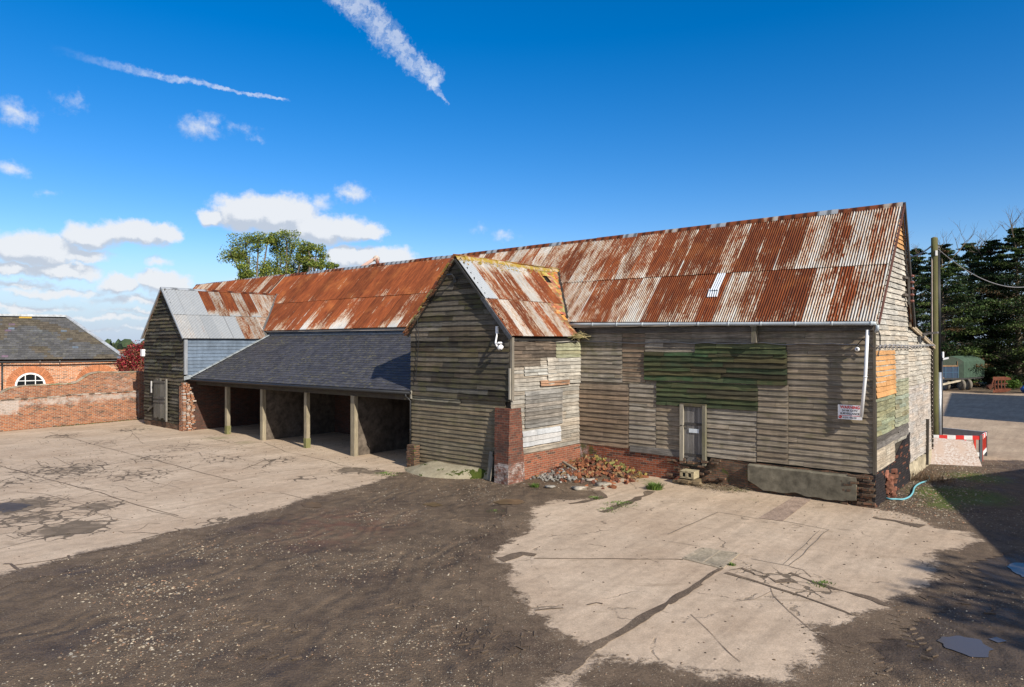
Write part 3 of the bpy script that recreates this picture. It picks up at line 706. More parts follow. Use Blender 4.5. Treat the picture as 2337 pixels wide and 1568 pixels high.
mb = MB(); brickpanel(mb, Fp, TB+.02, 9.17, -.02, .6, off=.0, amp=.05, top=lambda t: .5+.15*noise.noise(Vector((t*2.5, 0, 0))), col=(.95, .4, 0, 1)); mb.build('outshot_plinth', M_CONCPALE, barn)

# roof
def rb(s, f): return B(s, -.24+(TR+.24)*f, ez(s)+(ZR-ez(s))*f)
RN = (0, -.735, .678); RL = 5.0
spec_lo = [-.12, .06, -.1, .10, .14, -.02, -.14, .12, .02, .10, .12, -.20, -.06, .10, .08, -.1, -.08, .02, -.16, .0, -.05, -.12]
spec_hi = [-.05, -.1, .0, -.06, .12, .14, .16, .02, .15, .17, .05, .16, .05, -.02, .12, .06, -.05, .10, -.04, .0, -.12, .06, -.1, .04, -.08, .08]
def bias_main(k, row, f, s):
    if s < 17.5:
        L = spec_lo if row == 0 else spec_hi; b = L[k % len(L)]*.85+.06
        if row == 0: b += -.10*max(0, .18-f)/.18+.03
        else: b += -.10*max(0, .58-f)/.12-.05*max(0, f-.93)/.07
        if 9 < s: b -= .02
    elif s < 34.4:
        rr = math.sin(k*12.9898)*43758.5; rr -= math.floor(rr)
        b = .27+.04*(rr-.5)
        if row == 0: b -= (.42*rr)*max(0, .22-f)/.22+(.14 if rr > .85 else 0)
        else: b -= .20*(1-rr)*max(0, .62-f)/.16+.22*rr*max(0, f-.86)/.14
    else:
        rr = math.sin(k*7.1)*4375.5; rr -= math.floor(rr); b = .16+.04*rr-(.22 if rr > .8 else 0)
    return b
mb = MB()
corr(mb, rb, RN, -.13, 34.4, .0, .475, RL, bias_main, .66, 0)
corr(mb, rb, RN, -.15, 34.4, .455, 1., RL, bias_main, .665, 1, lift=.016)
mb.quad(rb(-.1, .0)-Vector((0, -.02, .05)), rb(34.4, 0)-Vector((0, -.02, .05)), rb(34.4, 1)-Vector((0, 0, .06)), rb(-.1, 1)-Vector((0, 0, .06)), (.1, .5, 0, 1))
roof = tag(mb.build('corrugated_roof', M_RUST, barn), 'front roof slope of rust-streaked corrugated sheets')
mb = MB(); up = Vector((0, -.04, .05))
corr(mb, lambda s, f: rb(s, f)+up, RN, 34.42, 46.5, .0, .475, RL, bias_main, .66, 0)
corr(mb, lambda s, f: rb(s, f)+up, RN, 34.42, 46.5, .455, 1., RL, bias_main, .665, 1, lift=.016)
mb.quad(rb(34.4, .0), rb(34.4, 1), rb(34.4, 1)+up, rb(34.4, 0)+up, (.1, .3, 0, 1))
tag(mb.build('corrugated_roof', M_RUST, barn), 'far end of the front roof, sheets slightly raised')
mb = MB()
corr(mb, lambda s, f: B(s, TB+.12+(TR-TB-.12)*f, 5.05+(ZR-5.05)*f), (0, .93, .38), -.13, 46.4, 0, 1, 4.1, lambda k, r, f, s: .05, .9, 0, nv=2)
corr(mb, lambda s, f: B(s, 9.3+(TB+.1-9.3)*f, 4.36+(5.1-4.36)*f), (0, .16, .98), -.1, 46.4, 0, 1, 4.6, lambda k, r, f, s: .05, .9, 0, nv=2)
tag(mb.build('rear_roof', M_RUST, barn))
mb = MB(); s = -.14; k = 0
while s < 46.3:          # ridge capping, lapped lengths of rusty and grey metal
    e = min(s+1.85, 46.5); gv = (k % 3 == 0); r0 = .115 if k % 2 else .128
    prof = [(-.17, -.15), (-.13, -.08), (-.07, -.01), (0, .02), (.07, -.01), (.13, -.09), (.17, -.17)]
    zz = random.uniform(0, .02)+(.05 if s > 34 else 0)
    segs = [(s, s+(e-s)*.35, -.3 if k % 2 else .0), (s+(e-s)*.35, e+.08, .22 if s < 17 else (.1 if k % 2 else -.25))]
    for a, b, bi in segs:
        mb.grid(2, 6, lambda i, j: B(a+(b-a)*i/2, TR+prof[j][0]*.8, ZR+.03+prof[j][1]+zz+.012*(k % 2)), lambda i, j: (bi, .3, .5, 1), lambda i, j: ((a+(b-a)*i/2)*.2+.02, j*.05+k*3), True)
    s = e; k += 1
mb.build('ridge_capping', M_RUST, barn)
mb = MB()
mb.beam(rb(-.175, 0)-Vector((0, 0, .05)), rb(-.175, 1)-Vector((0, 0, .05)), .03, .12, (.10, .045, .035, 1), up=RN)
mb.beam(B(-.17, TB+.12, 5.06), B(-.17, TR, ZR+.02), .05, .16, (.05, .045, .04, 1), up=(0, .93, .38))
mb.build('verge_board', M_MATTE, barn)
# loose bright repair sheet over the hole
t0 = wt(1617, 650, 1.); mb = MB()
sL, sR_ = None, None
def roof_pt(x, y):   # photo point on the front roof plane
    r = (x-CX)/FP; q = (CY-y)/FP; best = None
    lo, hi = 5., 60.
    for _ in range(60):
        mid = (lo+hi)/2; X, Y, Z = r*mid, mid, H+q*mid; s, t = world_st(X, Y); pl = ez(s)+(ZR-ez(s))*(t+.24)/(TR+.24)
        if Z > pl: lo = mid
        else: hi = mid
    return s, (t+.24)/(TR+.24)
pA = roof_pt(1658, 622); pB = roof_pt(1612, 676)
mb = MB(); corr(mb, lambda s, f: rb(s, f)+Vector((0, 0, .03+.05*(1-(f-pB[1])/(pA[1]-pB[1])))), RN, pA[0], pB[0]-.1, pB[1]+.035, pA[1], RL, lambda k, r, f, s: -.7, 2, 0, amp=.016)
corr(mb, lambda s, f: rb(s+(f-.3)*.6, f)+Vector((0, 0, .03)), RN, pB[0]-.35, pB[0], pB[1]-.02, pB[1]+.06, RL, lambda k, r, f, s: -.6, 2, 0, amp=.016)
tag(mb.build('repair_sheet', mat_simple('bright_zinc', (.60, .64, .68), .45, .3, .1, 6., .05), barn), 'loose bright zinc sheet over a hole in the roof')

# eave gutter
mb = MB()
gp = [B(s, -.29, ez(s)-.055-.003*s) for s in [-.12]+[k*.5 for k in range(0, 21)]]
mb.tube(gp, .052, 8); 
for k in range(0, 10, 1): mb.tube([gp[k*2+1]-Vector((.03, 0, 0)), gp[k*2+1]+Vector((.03, 0, 0))], .062, 8)
mb.tube([B(-.15, -.29, 5.0), B(-.15, -.29, 4.9), B(-.1, -.2, 4.82)], .045, 8)
mb.build('gutter', M_GUTTER, barn)
mb = MB(); mb.box(B(.0, -.10, 4.86), B(9.9, .0, 5.03), (.11, .1, .09, .8)); mb.build('eave_board', W_BOARD, barn)
# upper strip of wall visible above the lean-to slates
mb = MB(); boards(mb, Ff, 14.4, 31.0, 4.72, 5.2, .16, (.10, .13, .18), .1, off=.04); mb.build('blue_strip', W_BOARD, barn)
# old post bracket below the gutter
mb = MB(); sp_, zt_ = wt(1727, 747); _, zb_ = wt(1727, 782)
mb.box(B(sp_-.07, -.26, zb_), B(sp_+.07, -.05, zt_), (.17, .15, .12, .6)); mb.box(B(sp_-.09, -.28, zt_), B(sp_+.10, -.02, zt_+.05), (.22, .2, .15, .6)); mb.build('beam_end', W_POST, barn)
# raking strut behind the gable
mb = MB(); mb.beam(B(.1, TB+.15, 6.7), B(.1, TB+.55, 5.1), .08, .12, (.08, .075, .06, 1)); mb.build('strut', W_POST, barn)

# ================================================================== PORCH
PS0, PS1, PT = 9.75, 14.5, -3.93; PZ = 7.46; PSM = 12.12; PER, PEL = 4.72, 4.85
porch = thing('barn_porch', 'tall gabled wooden porch of the barn with a rust-striped roof and a lichened ridge', 'porch', B(PS0, PT, 0))
def Fpf(s, z, o=0): return B(s, PT-o+.02*noise.noise(Vector((s*.5, z*.5, 3))), z)
def Fpr(t, z, o=0): return B(PS0-o+.06*noise.noise(Vector((t*.7, z*.6, 9))), t, z)
mb = MB()
mb.face([B(PS0+.04, PT+.04, 0), B(PS1-.04, PT+.04, 0), B(PS1-.04, PT+.04, 4.8), B(PSM, PT+.04, 7.4), B(PS0+.04, PT+.04, 4.7)], DARKER+(1,))
mb.quad(B(PS0+.08, PT+.04, 0), B(PS0+.08, 0, 0), B(PS0+.08, 0, 4.75), B(PS0+.08, PT+.04, 4.75), DARKER+(1,))
mb.quad(B(PS1-.02, PT+.04, 0), B(PS1-.02, 0, 0), B(PS1-.02, 0, 4.8), B(PS1-.02, PT+.04, 4.8), DARKER+(1,))
mb.build('wall_core', W_BOARD, porch)
def pclip(z):
    if z < 4.6: return (PS0, PS1)
    return (max(PS0, PS0+(z-4.80)/(PZ-4.80)*(PSM-PS0)) if z > 4.80 else PS0, min(PS1, PS1-(z-4.95)/(PZ-4.95)*(PS1-PSM)) if z > 4.95 else PS1)
mb = MB()
boards(mb, Fpf, PS0, PS1, 2.62, 7.44, .185, (.085, .068, .05), .4, clip=pclip, off=.04, moss=.3, seg=(1., 3.2), amp=.01, hue=.08, tints=[(.075, .062, .046), (.10, .085, .065), (.05, .042, .032), (.13, .115, .095), (.085, .07, .045)])
mb.build('upper_boarding', W_BOARD, porch)
mb = MB()
boards(mb, Fpf, PS0+.2, PS1, .12, 2.66, .142, (.185, .15, .10), .12, off=.0, moss=.25, seg=(5, 6))
boards(mb, Fpf, PS0+2.2, PS1, 2.45, 2.72, .13, (.15, .135, .10), .2, off=.03, moss=.3, seg=(1, 2))
mb.build('lower_boarding', W_BOARD, porch)
mb = MB()
boards(mb, Fpr, PT, 0, .86, 4.62, .142, (.29, .262, .222), .2, off=0, seg=(.8, 2.6), amp=.008, moss=.03, hue=.05)
def pp(x0, x1, yt, yb, tint, **kw):
    (a, _), (b, _) = ws(*q3(x0, 900), PS0), ws(*q3(x1, 900), PS0); xm = (x0+x1)/2
    zt = ws(*q3(xm, yt), PS0)[1]; zb = ws(*q3(xm, yb), PS0)[1]; boards(mb, Fpr, a, b, zb, zt, kw.pop('pitch', .15), tint, **kw)
pp(757, 1008, 600, 690, (.10, .078, .06), off=.03, var=.35, amp=.01, seg=(1, 2))
pp(757, 920, 690, 740, (.11, .09, .07), off=.03, var=.35, amp=.01, pitch=.12)
pp(1008, 1150, 605, 690, (.30, .29, .19), off=.04, var=.15, moss=.2)
pp(822, 1010, 735, 790, (.34, .325, .29), off=.03, var=.15, seg=(.5, 1))
pp(960, 1148, 690, 840, (.35, .33, .29), off=.045, var=.2, seg=(.6, 1.5), amp=.012)
pp(915, 1080, 820, 850, (.32, .19, .12), off=.06, var=.1)
pp(825, 1045, 880, 1085, (.22, .205, .185), off=.025, var=.3, seg=(1.5, 3))
mb.build('side_boarding', W_BOARD, porch)
mb = MB(); pp(810, 1030, 1105, 1190, (.42, .43, .44), off=.045, var=.05, pitch=.2, amp=.012, seg=(3, 4)); tag(mb.build('side_boards', mat_wood('whitewashed_board', .85, 1.12, knots=False), porch), 'two whitewashed boards low on the porch side')
mb = MB(); brickpanel(mb, lambda t, z, o: B(PS0-o, t, z), PT, .0, -.02, .84, off=.05, col=lambda t, z: (.45+.25*max(0, (t+.8)), .42+.45*max(0, t+.55), 0, 1)); mb.build('brick_plinth', mat_brick('porch_plinth_brick', (.32, .105, .058, 1), (.20, .07, .045, 1), (.36, .28, .20, 1), .0, .25, .1), porch)
mb = MB(); mb.beam(B(PS0-.05, PT+.02, 2.65), B(PS0-.05, PT+.02, 4.7), .09, .11, (.19, .17, .14, .9)); mb.beam(B(PS0-.03, PT-.06, 2.7), B(PS0-.03, PT-.06, 3.7), .05, .09, (.3, .28, .24, .9)); mb.build('corner_post', W_POST, porch)
# buttress: raking brick pier
mb = MB()
def but(i, j):          # ring of 4 corners (i) at level j
    z = j*.08; f = 1-z/2.46; so_, to_ = PS0-.07-.09*f, PT-.12-.20*f
    si, ti = PS0+.60-.16*f, PT+.02
    P_ = [(so_, PT+.45+.1*f), (so_, to_), (si, to_+.03), (si, ti)][i]
    return B(P_[0]+.012*noise.noise(Vector((i, z*5, 0))), P_[1]+.012*noise.noise(Vector((i, z*5, 4))), z)
for j in range(30):
    for i in range(3):
        a, b, c, d = but(i, j), but(i+1, j), but(i+1, j+1), but(i, j+1)
        L = (a-b).length; o = i*1.37; z = j*.08
        wv = (.46, .45, 0, 1) if i != 0 else (.42, .42, 0, 1)
        if z < .6: wv = (.66, .5, 0, 1)
        mb.quad(a, b, c, d, wv, [(o, z), (o+L, z), (o+L, z+.08), (o, z+.08)])
mb.face([but(i, 30) for i in range(4)], (.6, .5, 0, 1), [(0, 0), (.3, 0), (.3, .3), (0, .3)])
mb.build('buttress', mat_brick('buttress_brick', (.20, .072, .045, 1), (.11, .046, .034, 1), (.20, .16, .125, 1), .2, .7, .15), porch)
# lean-to roof of the porch: right slope
PRL = math.hypot(PSM-(PS0-.15), PZ-PER)
def prb(t, f): return B(PS0-.15+(PSM-PS0+.15)*f, t, PER+(PZ-PER)*f+.03*math.sin(max(0, (t+4))*1.2)*f*.6)
PRN = (2.74, 0, 2.52)
lo = [.06, -.12, .07, -.08, .08, -.10, .05]; hi = [-.35, .02, .10, .06, -.14, .02, .16]
def pb(k, row, f, t):
    b = (lo if row == 0 else hi)[k % 7]
    if row == 1: b -= .25*max(0, f-.88)/.12*(1 if t < -.4 else 0)
    return b+.02
mb = MB()
corr(mb, prb, PRN, -4.08, -.42, 0, .475, PRL, pb, .56, 0, lift=.03)
corr(mb, prb, PRN, -4.10, .28, .455, .985, PRL, pb, .62, 1, lift=.046)
mb.build('corrugated_roof', M_RUST, porch)
# decayed tiles beyond the sheets, and the whole far slope
TILE = mat_simple('clay_tile', (0, 0, 0), .9, 0, .3, 20., .5, .1, useattr=True)
def tile(mb, base, nrm, a, f, L, w=.17, l=.27, seedlift=0., skew=0.):
    nrm = Vector(nrm).normalized(); p0 = base(a, f); du = (base(a+.1, f)-p0).normalized(); dv = (base(a, f+.02)-p0).normalized()
    v = random.random(); c = random.choice([(.42, .16, .07), (.36, .14, .07), (.30, .17, .09), (.40, .27, .13), (.44, .30, .16), (.25, .12, .07), (.52, .26, .08)])
    if f > .8 and random.random() < .4: c = (.36, .24, .06)
    c = tuple(x*random.uniform(.7, 1.15) for x in c)+(1,)
    ang = random.uniform(-.06, .06)+skew; d2 = (dv*math.cos(ang)+du*math.sin(ang)); u2 = (du*math.cos(ang)-dv*math.sin(ang))
    mb.obox(p0+dv*l*.45+nrm*(.02+seedlift+random.uniform(0, .018)), u2, (d2-nrm*.05).normalized(), nrm, w/2-.003, l/2, .007, c)
def vt(f): z = PER+(PZ-PER)*f; return -.24+(TR+.24)*max(0, (z-ez(9.7)))/(ZR-ez(9.7))
mb = MB(); nr = int(PRL/.105)
for j in range(nr):
    f = j/nr; t = -.62 if f < .47 else .12
    te = vt(f)+.05
    while t < te:
        hole = (.72 < f < .86 and .35 < t < .95-(f-.72)*2 and random.random() < .75) or (f < .35 and random.random() < .22)
        if not hole: tile(mb, prb, PRN, t, f, PRL, skew=random.uniform(-.25, .25) if f < .4 else 0)
        t += .17
mb.quad(prb(-.6, 0)-Vector((0, 0, .05)), prb(.2, 0)-Vector((0, 0, .05)), prb(1.9, 1)-Vector((0, 0, .05)), prb(.1, 1)-Vector((0, 0, .05)), (.02, .018, .015, 1))
tag(mb.build('clay_tiles', TILE, porch), 'decayed old clay tiles between the rusty sheets and the barn roof')
PLL = math.hypot(PS1+.15-PSM, PZ-PEL)
def plb(t, f): return B(PS1+.15+(PSM-PS1-.15)*f, t, PEL+(PZ-PEL)*f)
mb = MB(); nr = int(PLL/.2)
mb.quad(plb(-4.0, 0), plb(0.2, 0), plb(1.9, 1), plb(-4.0, 1), (.12, .07, .05, 1))
for j in range(nr):
    t = -4.05
    while t < 1.9*j/nr: tile(mb, plb, (-2.61, 0, 2.53), t, j/nr, PLL, w=.34, l=.34); t += .34
for j in range(int(PLL/.09)):      # ragged tile ends along the front verge
    f = j*.09/PLL; p = plb(-4.03, f); c = random.choice([(.06, .045, .035), (.11, .07, .05), (.2, .17, .12), (.16, .08, .05)])
    mb.obox(p+Vector((0, random.uniform(-.05, .02), -.02)), Vector((.72, random.uniform(-.3, .3), .69)).normalized(), (0, 1, 0), Vector((-.69, 0, .72)), .07, .09, .016, c+(1,), jit=.012)
mb.build('tiled_roof', TILE, porch)
# ridge tiles with orange lichen
def mat_lichen():
    m, k = newmat('lichened_ridge'); P = k.n('ShaderNodeTexCoord').outputs['Object']
    n = k.noise(P, 5., 6., .7); n2 = k.noise(P, 22., 4., .7)
    c = k.mix(k.lr(n2, .3, .7), (.34, .24, .15, 1), (.50, .42, .30, 1)); c = k.mix(k.ss(n, .42, .52), c, k.mix(n2, (.40, .25, .03, 1), (.24, .20, .06, 1)))
    fin(k, c, .95, n2, .8, .02, spec=.1); return m
LICH = mat_lichen(); mb = MB(); t = -4.12; k = 0
while t < 1.75:
    e = t+.42; zz = random.uniform(-.012, .015); rr = .15 if k % 2 else .14
    zr = PZ+.03*math.sin(max(0, t+4)*1.2)*.6
    mb.grid(3, 8, lambda i, j: B(PSM+rr*math.cos(math.pi*(j/8))*1.0, t+(e-t+.02)*i/3, zr-.07+zz+rr*math.sin(math.pi*j/8)+.012*noise.noise(Vector((i, j, k)))), None, lambda i, j: (i*.1, j*.1), True)
    t = e; k += 1
for k in range(260):     # lumps of lichen creeping down over the sheets
    t = random.uniform(-4.1, .6); d = abs(random.gauss(0, .055)); f = .985-d*(1.1 if t > -2.5 else .7)
    mb.blob(prb(t, f)+Vector((.03, 0, .05)), random.uniform(.02, .05), k, .5, 1, sq=(1, 1, .6))
mb.build('ridge_tiles', LICH, porch)
mb = MB()
mb.beam(prb(-4.1, .0)-Vector((0, 0, .06)), prb(-4.1, .5)-Vector((0, 0, .06)), .04, .13, (.07, .075, .085, 1), up=PRN)
mb.beam(prb(-4.1, .5)-Vector((0, 0, .07)), prb(-4.1, 1)-Vector((0, 0, .07)), .04, .07, (.04, .04, .04, 1), up=PRN)
mb.beam(plb(-4.0, 0)-Vector((0, 0, .08)), plb(-4.0, 1)-Vector((0, 0, .08)), .04, .08, (.03, .028, .025, 1), up=(-2.6, 0, 2.5))
mb.beam(B(PS0-.0, PT, 4.64), B(PS0-.0, -.2, 4.66), .1, .1, (.03, .028, .025, 1))
mb.build('barge_board', M_MATTE, porch)
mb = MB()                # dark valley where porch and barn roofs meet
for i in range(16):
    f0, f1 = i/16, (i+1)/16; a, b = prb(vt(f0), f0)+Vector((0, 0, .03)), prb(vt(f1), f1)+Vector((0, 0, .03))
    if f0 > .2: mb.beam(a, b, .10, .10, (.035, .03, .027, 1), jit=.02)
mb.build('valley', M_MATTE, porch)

# ================================================================== LEFT GABLED WING
WS0, WS1, WT_ = 31.0, 35.8, -4.77; WSM, WZ = 33.4, 7.48; WE = 4.75
wing = thing('gabled_wing', 'dark weatherboarded gabled wing with a pale grey and rust-striped sheet roof beside the yard wall', 'barn wing', B(WS0, WT_, 0))
def Fwf(s, z, o=0): return B(s, WT_-o+.03*noise.noise(Vector((s*.6, z*.5, 13))), z)
def Fwr(t, z, o=0): return B(WS0-o, t, z)
mb = MB(); mb.face([B(WS0+.03, WT_+.04, 0), B(WS1, WT_+.04, 0), B(WS1, WT_+.04, 4.8), B(WSM, WT_+.04, 7.42), B(WS0+.03, WT_+.04, 4.7)], (.02, .018, .015, 1))
mb.quad(B(WS0+.05, WT_, 0), B(WS0+.05, 0, 0), B(WS0+.05, 0, 4.8), B(WS0+.05, WT_, 4.8), (.02, .018, .015, 1)); mb.quad(B(WS1, WT_, 0), B(WS1, 0, 0), B(WS1, 0, 4.8), B(WS1, WT_, 4.8), (.02, .018, .015, 1))
mb.build('wall_core', W_BOARD, wing)
WTS = [(.052, .044, .032), (.085, .074, .05), (.115, .10, .078), (.036, .03, .023), (.07, .062, .045)]
def wclip(z):
    if z <= WE: return (WS0, WS1)
    f = (z-WE)/(WZ-WE); return (WS0+f*(WSM-WS0), WS1-f*(WS1-WSM))
mb = MB(); boards(mb, Fwf, WS0, WS1, 2.35, 7.44, .19, (.085, .072, .052), .3, clip=wclip, off=.03, moss=.35, seg=(1., 3.), amp=.022, proud=.06, hue=.1, tints=WTS)
boards(mb, Fwf, WS0, WS1, .3, 2.4, .175, (.062, .054, .042), .3, off=0, moss=.2, seg=(1, 2), amp=.03, proud=.055, tints=WTS)
mb.build('front_boarding', W_BOARD, wing)
mb = MB(); boards(mb, Fwr, WT_+.12, 0, 2.7, 4.72, .19, BLUE, .05, off=.02, seg=(3, 5), hue=.02, amp=.003); tag(mb.build('side_boarding', mat_wood('blue_grey_painted_board', .85, 1.12, knots=False), wing), 'blue-grey painted boards under the eave')
mb = MB(); mb.beam(B(WS0-.04, WT_+.05, 2.9), B(WS0-.04, WT_+.05, 4.72), .1, .16, (.25, .27, .30, .9)); mb.build('corner_post', W_POST, wing)
WRL = math.hypot(WSM-WS0+.18, WZ-WE)
def wrb(t, f): return B(WS0-.18+(WSM-WS0+.18)*f, t, WE+(WZ-WE)*f)
def wb(k, row, f, t):
    if row == 1: b = [-.4, -.28, -.3, .34, -.03, .34, -.07, .34, -.04, -.05, .0, .1][k % 12]+(-.55*max(0, .56-f)/.09 if k in (3, 5, 7) else 0)
    else: b = [-.22, -.26, -.4, -.28, -.3, .0, -.08, -.02, -.05, -.05][k % 10]
    return b
mb = MB(); WN = (WZ-WE, 0, WSM-WS0+.18)
corr(mb, wrb, WN, -4.9, .4, 0, .475, WRL, wb, .66, 0, lift=.02); corr(mb, wrb, WN, -4.92, 2.0, .455, .99, WRL, wb, .62, 1, lift=.036)
corr(mb, lambda t, f: B(WS1+.18-(WS1-WSM+.18)*f, t, WE+(WZ-WE)*f), (-(WZ-WE), 0, WS1-WSM+.18), -4.9, 1.9, 0, 1, WRL, lambda k, r, f, t: -.1, .66, 0, lift=.02, nv=2)
mb.build('corrugated_roof', M_RUST, wing)
mb = MB(); mb.beam(wrb(-4.93, 0), wrb(-4.93, 1), .03, .08, (.30, .33, .36, 1), up=WN)
mb.beam(B(WS1+.18, -4.93, WE), B(WSM, -4.93, WZ), .03, .08, (.30, .33, .36, 1), up=(-1, 0, 1)); mb.build('verge_trim', M_ATTR, wing)
mb = MB()
for a, b, c in ((-4.95, -2.5, -.3), (-2.5, -.1, .1), (-.1, 2.1, .2)):
    mb.grid(2, 4, lambda i, j: B(WSM+(j-2)*.07, a+(b-a)*i/2, WZ+.05-abs(j-2)*.055+(.01 if a > -3 else 0)), lambda i, j: (c, .4, .5, 1), lambda i, j: ((a+i)*.1+.02, j*.05), True)
mb.build('ridge_capping', M_RUST, wing)
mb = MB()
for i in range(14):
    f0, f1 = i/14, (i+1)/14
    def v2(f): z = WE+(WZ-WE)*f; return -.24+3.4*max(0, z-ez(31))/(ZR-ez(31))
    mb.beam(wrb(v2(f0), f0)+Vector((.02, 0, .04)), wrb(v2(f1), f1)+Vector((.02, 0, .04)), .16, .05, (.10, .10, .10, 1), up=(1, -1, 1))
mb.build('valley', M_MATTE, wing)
# doors of the wing
sA, _ = wt(359, 910, WT_); sB, _ = wt(386, 910, WT_); _, z1 = wt(372, 866, WT_); _, z0 = wt(372, 955, WT_)
a_, b_ = min(sA, sB), max(sA, sB)
mb = MB(); nb = 7; w = (b_-a_)/nb
for i in range(nb):
    v = random.uniform(.6, 1.35); top = z1+random.uniform(-.09, .1)-(.15 if i < 3 else 0)
    mb.box(B(a_+i*w, -.2+WT_, z0+random.uniform(-.05, .08)), B(a_+(i+1)*w-.012, -.13+WT_, top), (.15*v, .14*v, .12*v, .8))
d = mb.build('door', W_POST, wing)
for zz in (z0+1.15, z0+2.0, z0+.95):
    m2 = MB(); m2.beam(B(a_+.02, WT_-.22, zz), B(b_-.05, WT_-.22, zz-.04), .03, .1, (.11, .10, .09, .9)); m2.build('ledge', W_POST, d)
m2 = MB(); m2.beam(B(a_-.04, WT_-.16, z0-.1), B(a_-.04, WT_-.16, z1+.05), .07, .08, (.2, .19, .17, .9)); m2.build('door_post', W_POST, wing)
m2 = MB(); m2.beam(B(b_+.02, WT_-.1, z0+.75), B(b_+.95, WT_-.1, z0+.35), .05, .13, (.13, .12, .1, .9)); m2.build('brace', W_POST, wing)
m2 = MB(); sx, zx = wt(350.5, 882, WT_); m2.box(B(sx-.05, WT_-.14, zx-.33), B(sx+.05, WT_-.1, zx+.30), (.55, .55, .54, 1)); m2.build('board_strip', M_ATTR, wing)
mb = MB(); brickpanel(mb, lambda s, z, o: B(s, WT_-o, z), WS0+.3, WS1, -.02, .34, off=.03, amp=.04, col=(.5, .5, 0, 1)); mb.build('brick_plinth', M_BRICKDARK, wing)
# jagged brick pier at the wing corner
mb = MB()
brickpanel(mb, lambda s, z, o: B(s, WT_-o, z), WS0+.02, WS0+.32, -.02, 2.3, off=.12, col=(.35, .4, 0, 1), amp=.01)
for j in range(32):
    e = .45+.22*noise.noise(Vector((j*.6, 0, 0)))+random.uniform(-.05, .06)-(.25*max(0, j-22)/10)
    for q in range(3):
        t0 = -4.88+q*.23*e/.45*.9
        mb.obox(B(WS0-.02+random.uniform(-.02, .03), t0+e*.17, .04+j*.078), (1, 0, 0), (0, 1, 0), (0, 0, 1), .1, e*.17, .035, random.choice([(.85, .45, 0, 1), (.5, .5, 0, 1), (.4, .6, 0, 1)]), True, jit=.006)
tag(mb.build('brick_pier', M_BRICKWALL, wing), 'broken jagged brick pier at the corner')

# ================================================================== CART SHED
shed = thing('cart_shed', 'open-fronted cart shed with a dark slate lean-to roof on timber posts', 'shed', B(14.5, -4.05, 0))
def she(s): k = (s-14.5)/16.5; return -4.05-.5*k, 2.76-.05*k
def shb(s, f): t, z = she(s); return B(s, t*(1-f)+.0*f, z+(4.97-z)*f)
SL = math.hypot(4.3, 2.22); SN = (0, -2.22, 4.3)
def scol(p, f):
    v = random.uniform(.75, 1.25); return (.056*v, .056*v, .065*v, .0 if random.random() < .8 else .6)
mb = MB(); slates(mb, shb, SN, SL, .2, .3, scol, lambda f: (14.45, 31.0-.02), th=.008)
mb.build('slate_roof', M_SLATE, shed)
mb = MB()
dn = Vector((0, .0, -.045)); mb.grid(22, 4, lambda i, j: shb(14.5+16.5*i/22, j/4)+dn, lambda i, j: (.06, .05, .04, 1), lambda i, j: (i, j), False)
for i in range(34): s = 14.7+i*.48; mb.beam(shb(s, .0)-Vector((0, 0, .1)), shb(s, 1)-Vector((0, 0, .1)), .05, .1, (.07, .058, .045, 1))
mb.build('rafters', W_POST, shed)
mb = MB(); mb.beam(B(14.5, -3.86, 2.52), B(31.0, -4.12, 2.48), .14, .22, (.06, .05, .04, .8)); mb.beam(shb(14.5, 0)-Vector((0, 0, .08)), shb(31., 0)-Vector((0, 0, .08)), .03, .14, (.05, .045, .04, 1))
mb.build('header_beam', W_POST, shed)
mb = MB(); mb.tube([shb(14.4, 0)+Vector((0, -.05, -.07)), shb(31.0, 0)+Vector((0, -.05, -.07))], .055, 8); mb.build('gutter', M_BLACK, shed)
mb = MB(); p = shb(14.42, 0); gx = 14.62
mb.tube([B(gx, -4.12, 2.66), B(gx, -4.12, 2.56), B(gx-.04, -4.04, 2.48), B(gx-.10, -3.98, 2.40), B(gx-.10, -3.98, .25)], .036, 8); mb.tube([B(gx-.1, -3.98, 1.3), B(gx-.1, -3.98, 1.35)], .045, 8); mb.build('downpipe', M_BLACK, shed)
mb = MB(); mb.box(B(14.42, -4.02, 2.48), B(14.5, -3.75, 2.78), (.35, .33, .27, 1)); mb.build('eave_end', W_POST, shed)
# lead flashing against the wing
mb = MB()
for i in range(12): f0, f1 = i/12, (i+1)/12; mb.beam(shb(30.86, f0)+Vector((0, 0, .07)), shb(30.86, f1+.01)+Vector((0, 0, .07)), .26, .03, (.25, .3, .34, 1), up=SN)
mb.beam(B(31.1, -4.7, 2.7), B(30.8, -4.55, 2.78), .2, .2, (.28, .34, .38, 1)); mb.build('flashing', mat_simple('pale_lead_flashing', (.36, .40, .42), .6, .1, .3, 6., .3), shed)
mb = MB(); mb.box(B(14.5, -.10, 4.93), B(31, -.02, 5.0), (.17, .18, .15, 1)); mb.build('top_flashing', M_LEAD, shed)
def shed_s(x, y): X, Y = gr(x, y); return world_st(X, Y)
for (x, y, wdt, low) in ((448, 974, .20, 0), (520, 989, .19, 1), (601, 1005, .2, 0), (701, 1024, .19, 1), (809, 1042, .24, 0)):
    r = (x-CX)/FP; s = wt(x, y, -3.92)[0]
    mb = MB(); mb.box(B(s-wdt/2, -4.02, 0), B(s+wdt/2, -3.84, 2.42), (.28, .24, .17, .9 if not low else .8), jit=.006)
    po = mb.build('post', W_POST, shed)
    if low:
        m2 = MB(); m2.box(B(s-wdt/2-.006, -4.03, 0), B(s+wdt/2+.006, -3.81, .42), (.20, .195, .085, .6), jit=.004); m2.build('mossy_foot', W_POST, po)
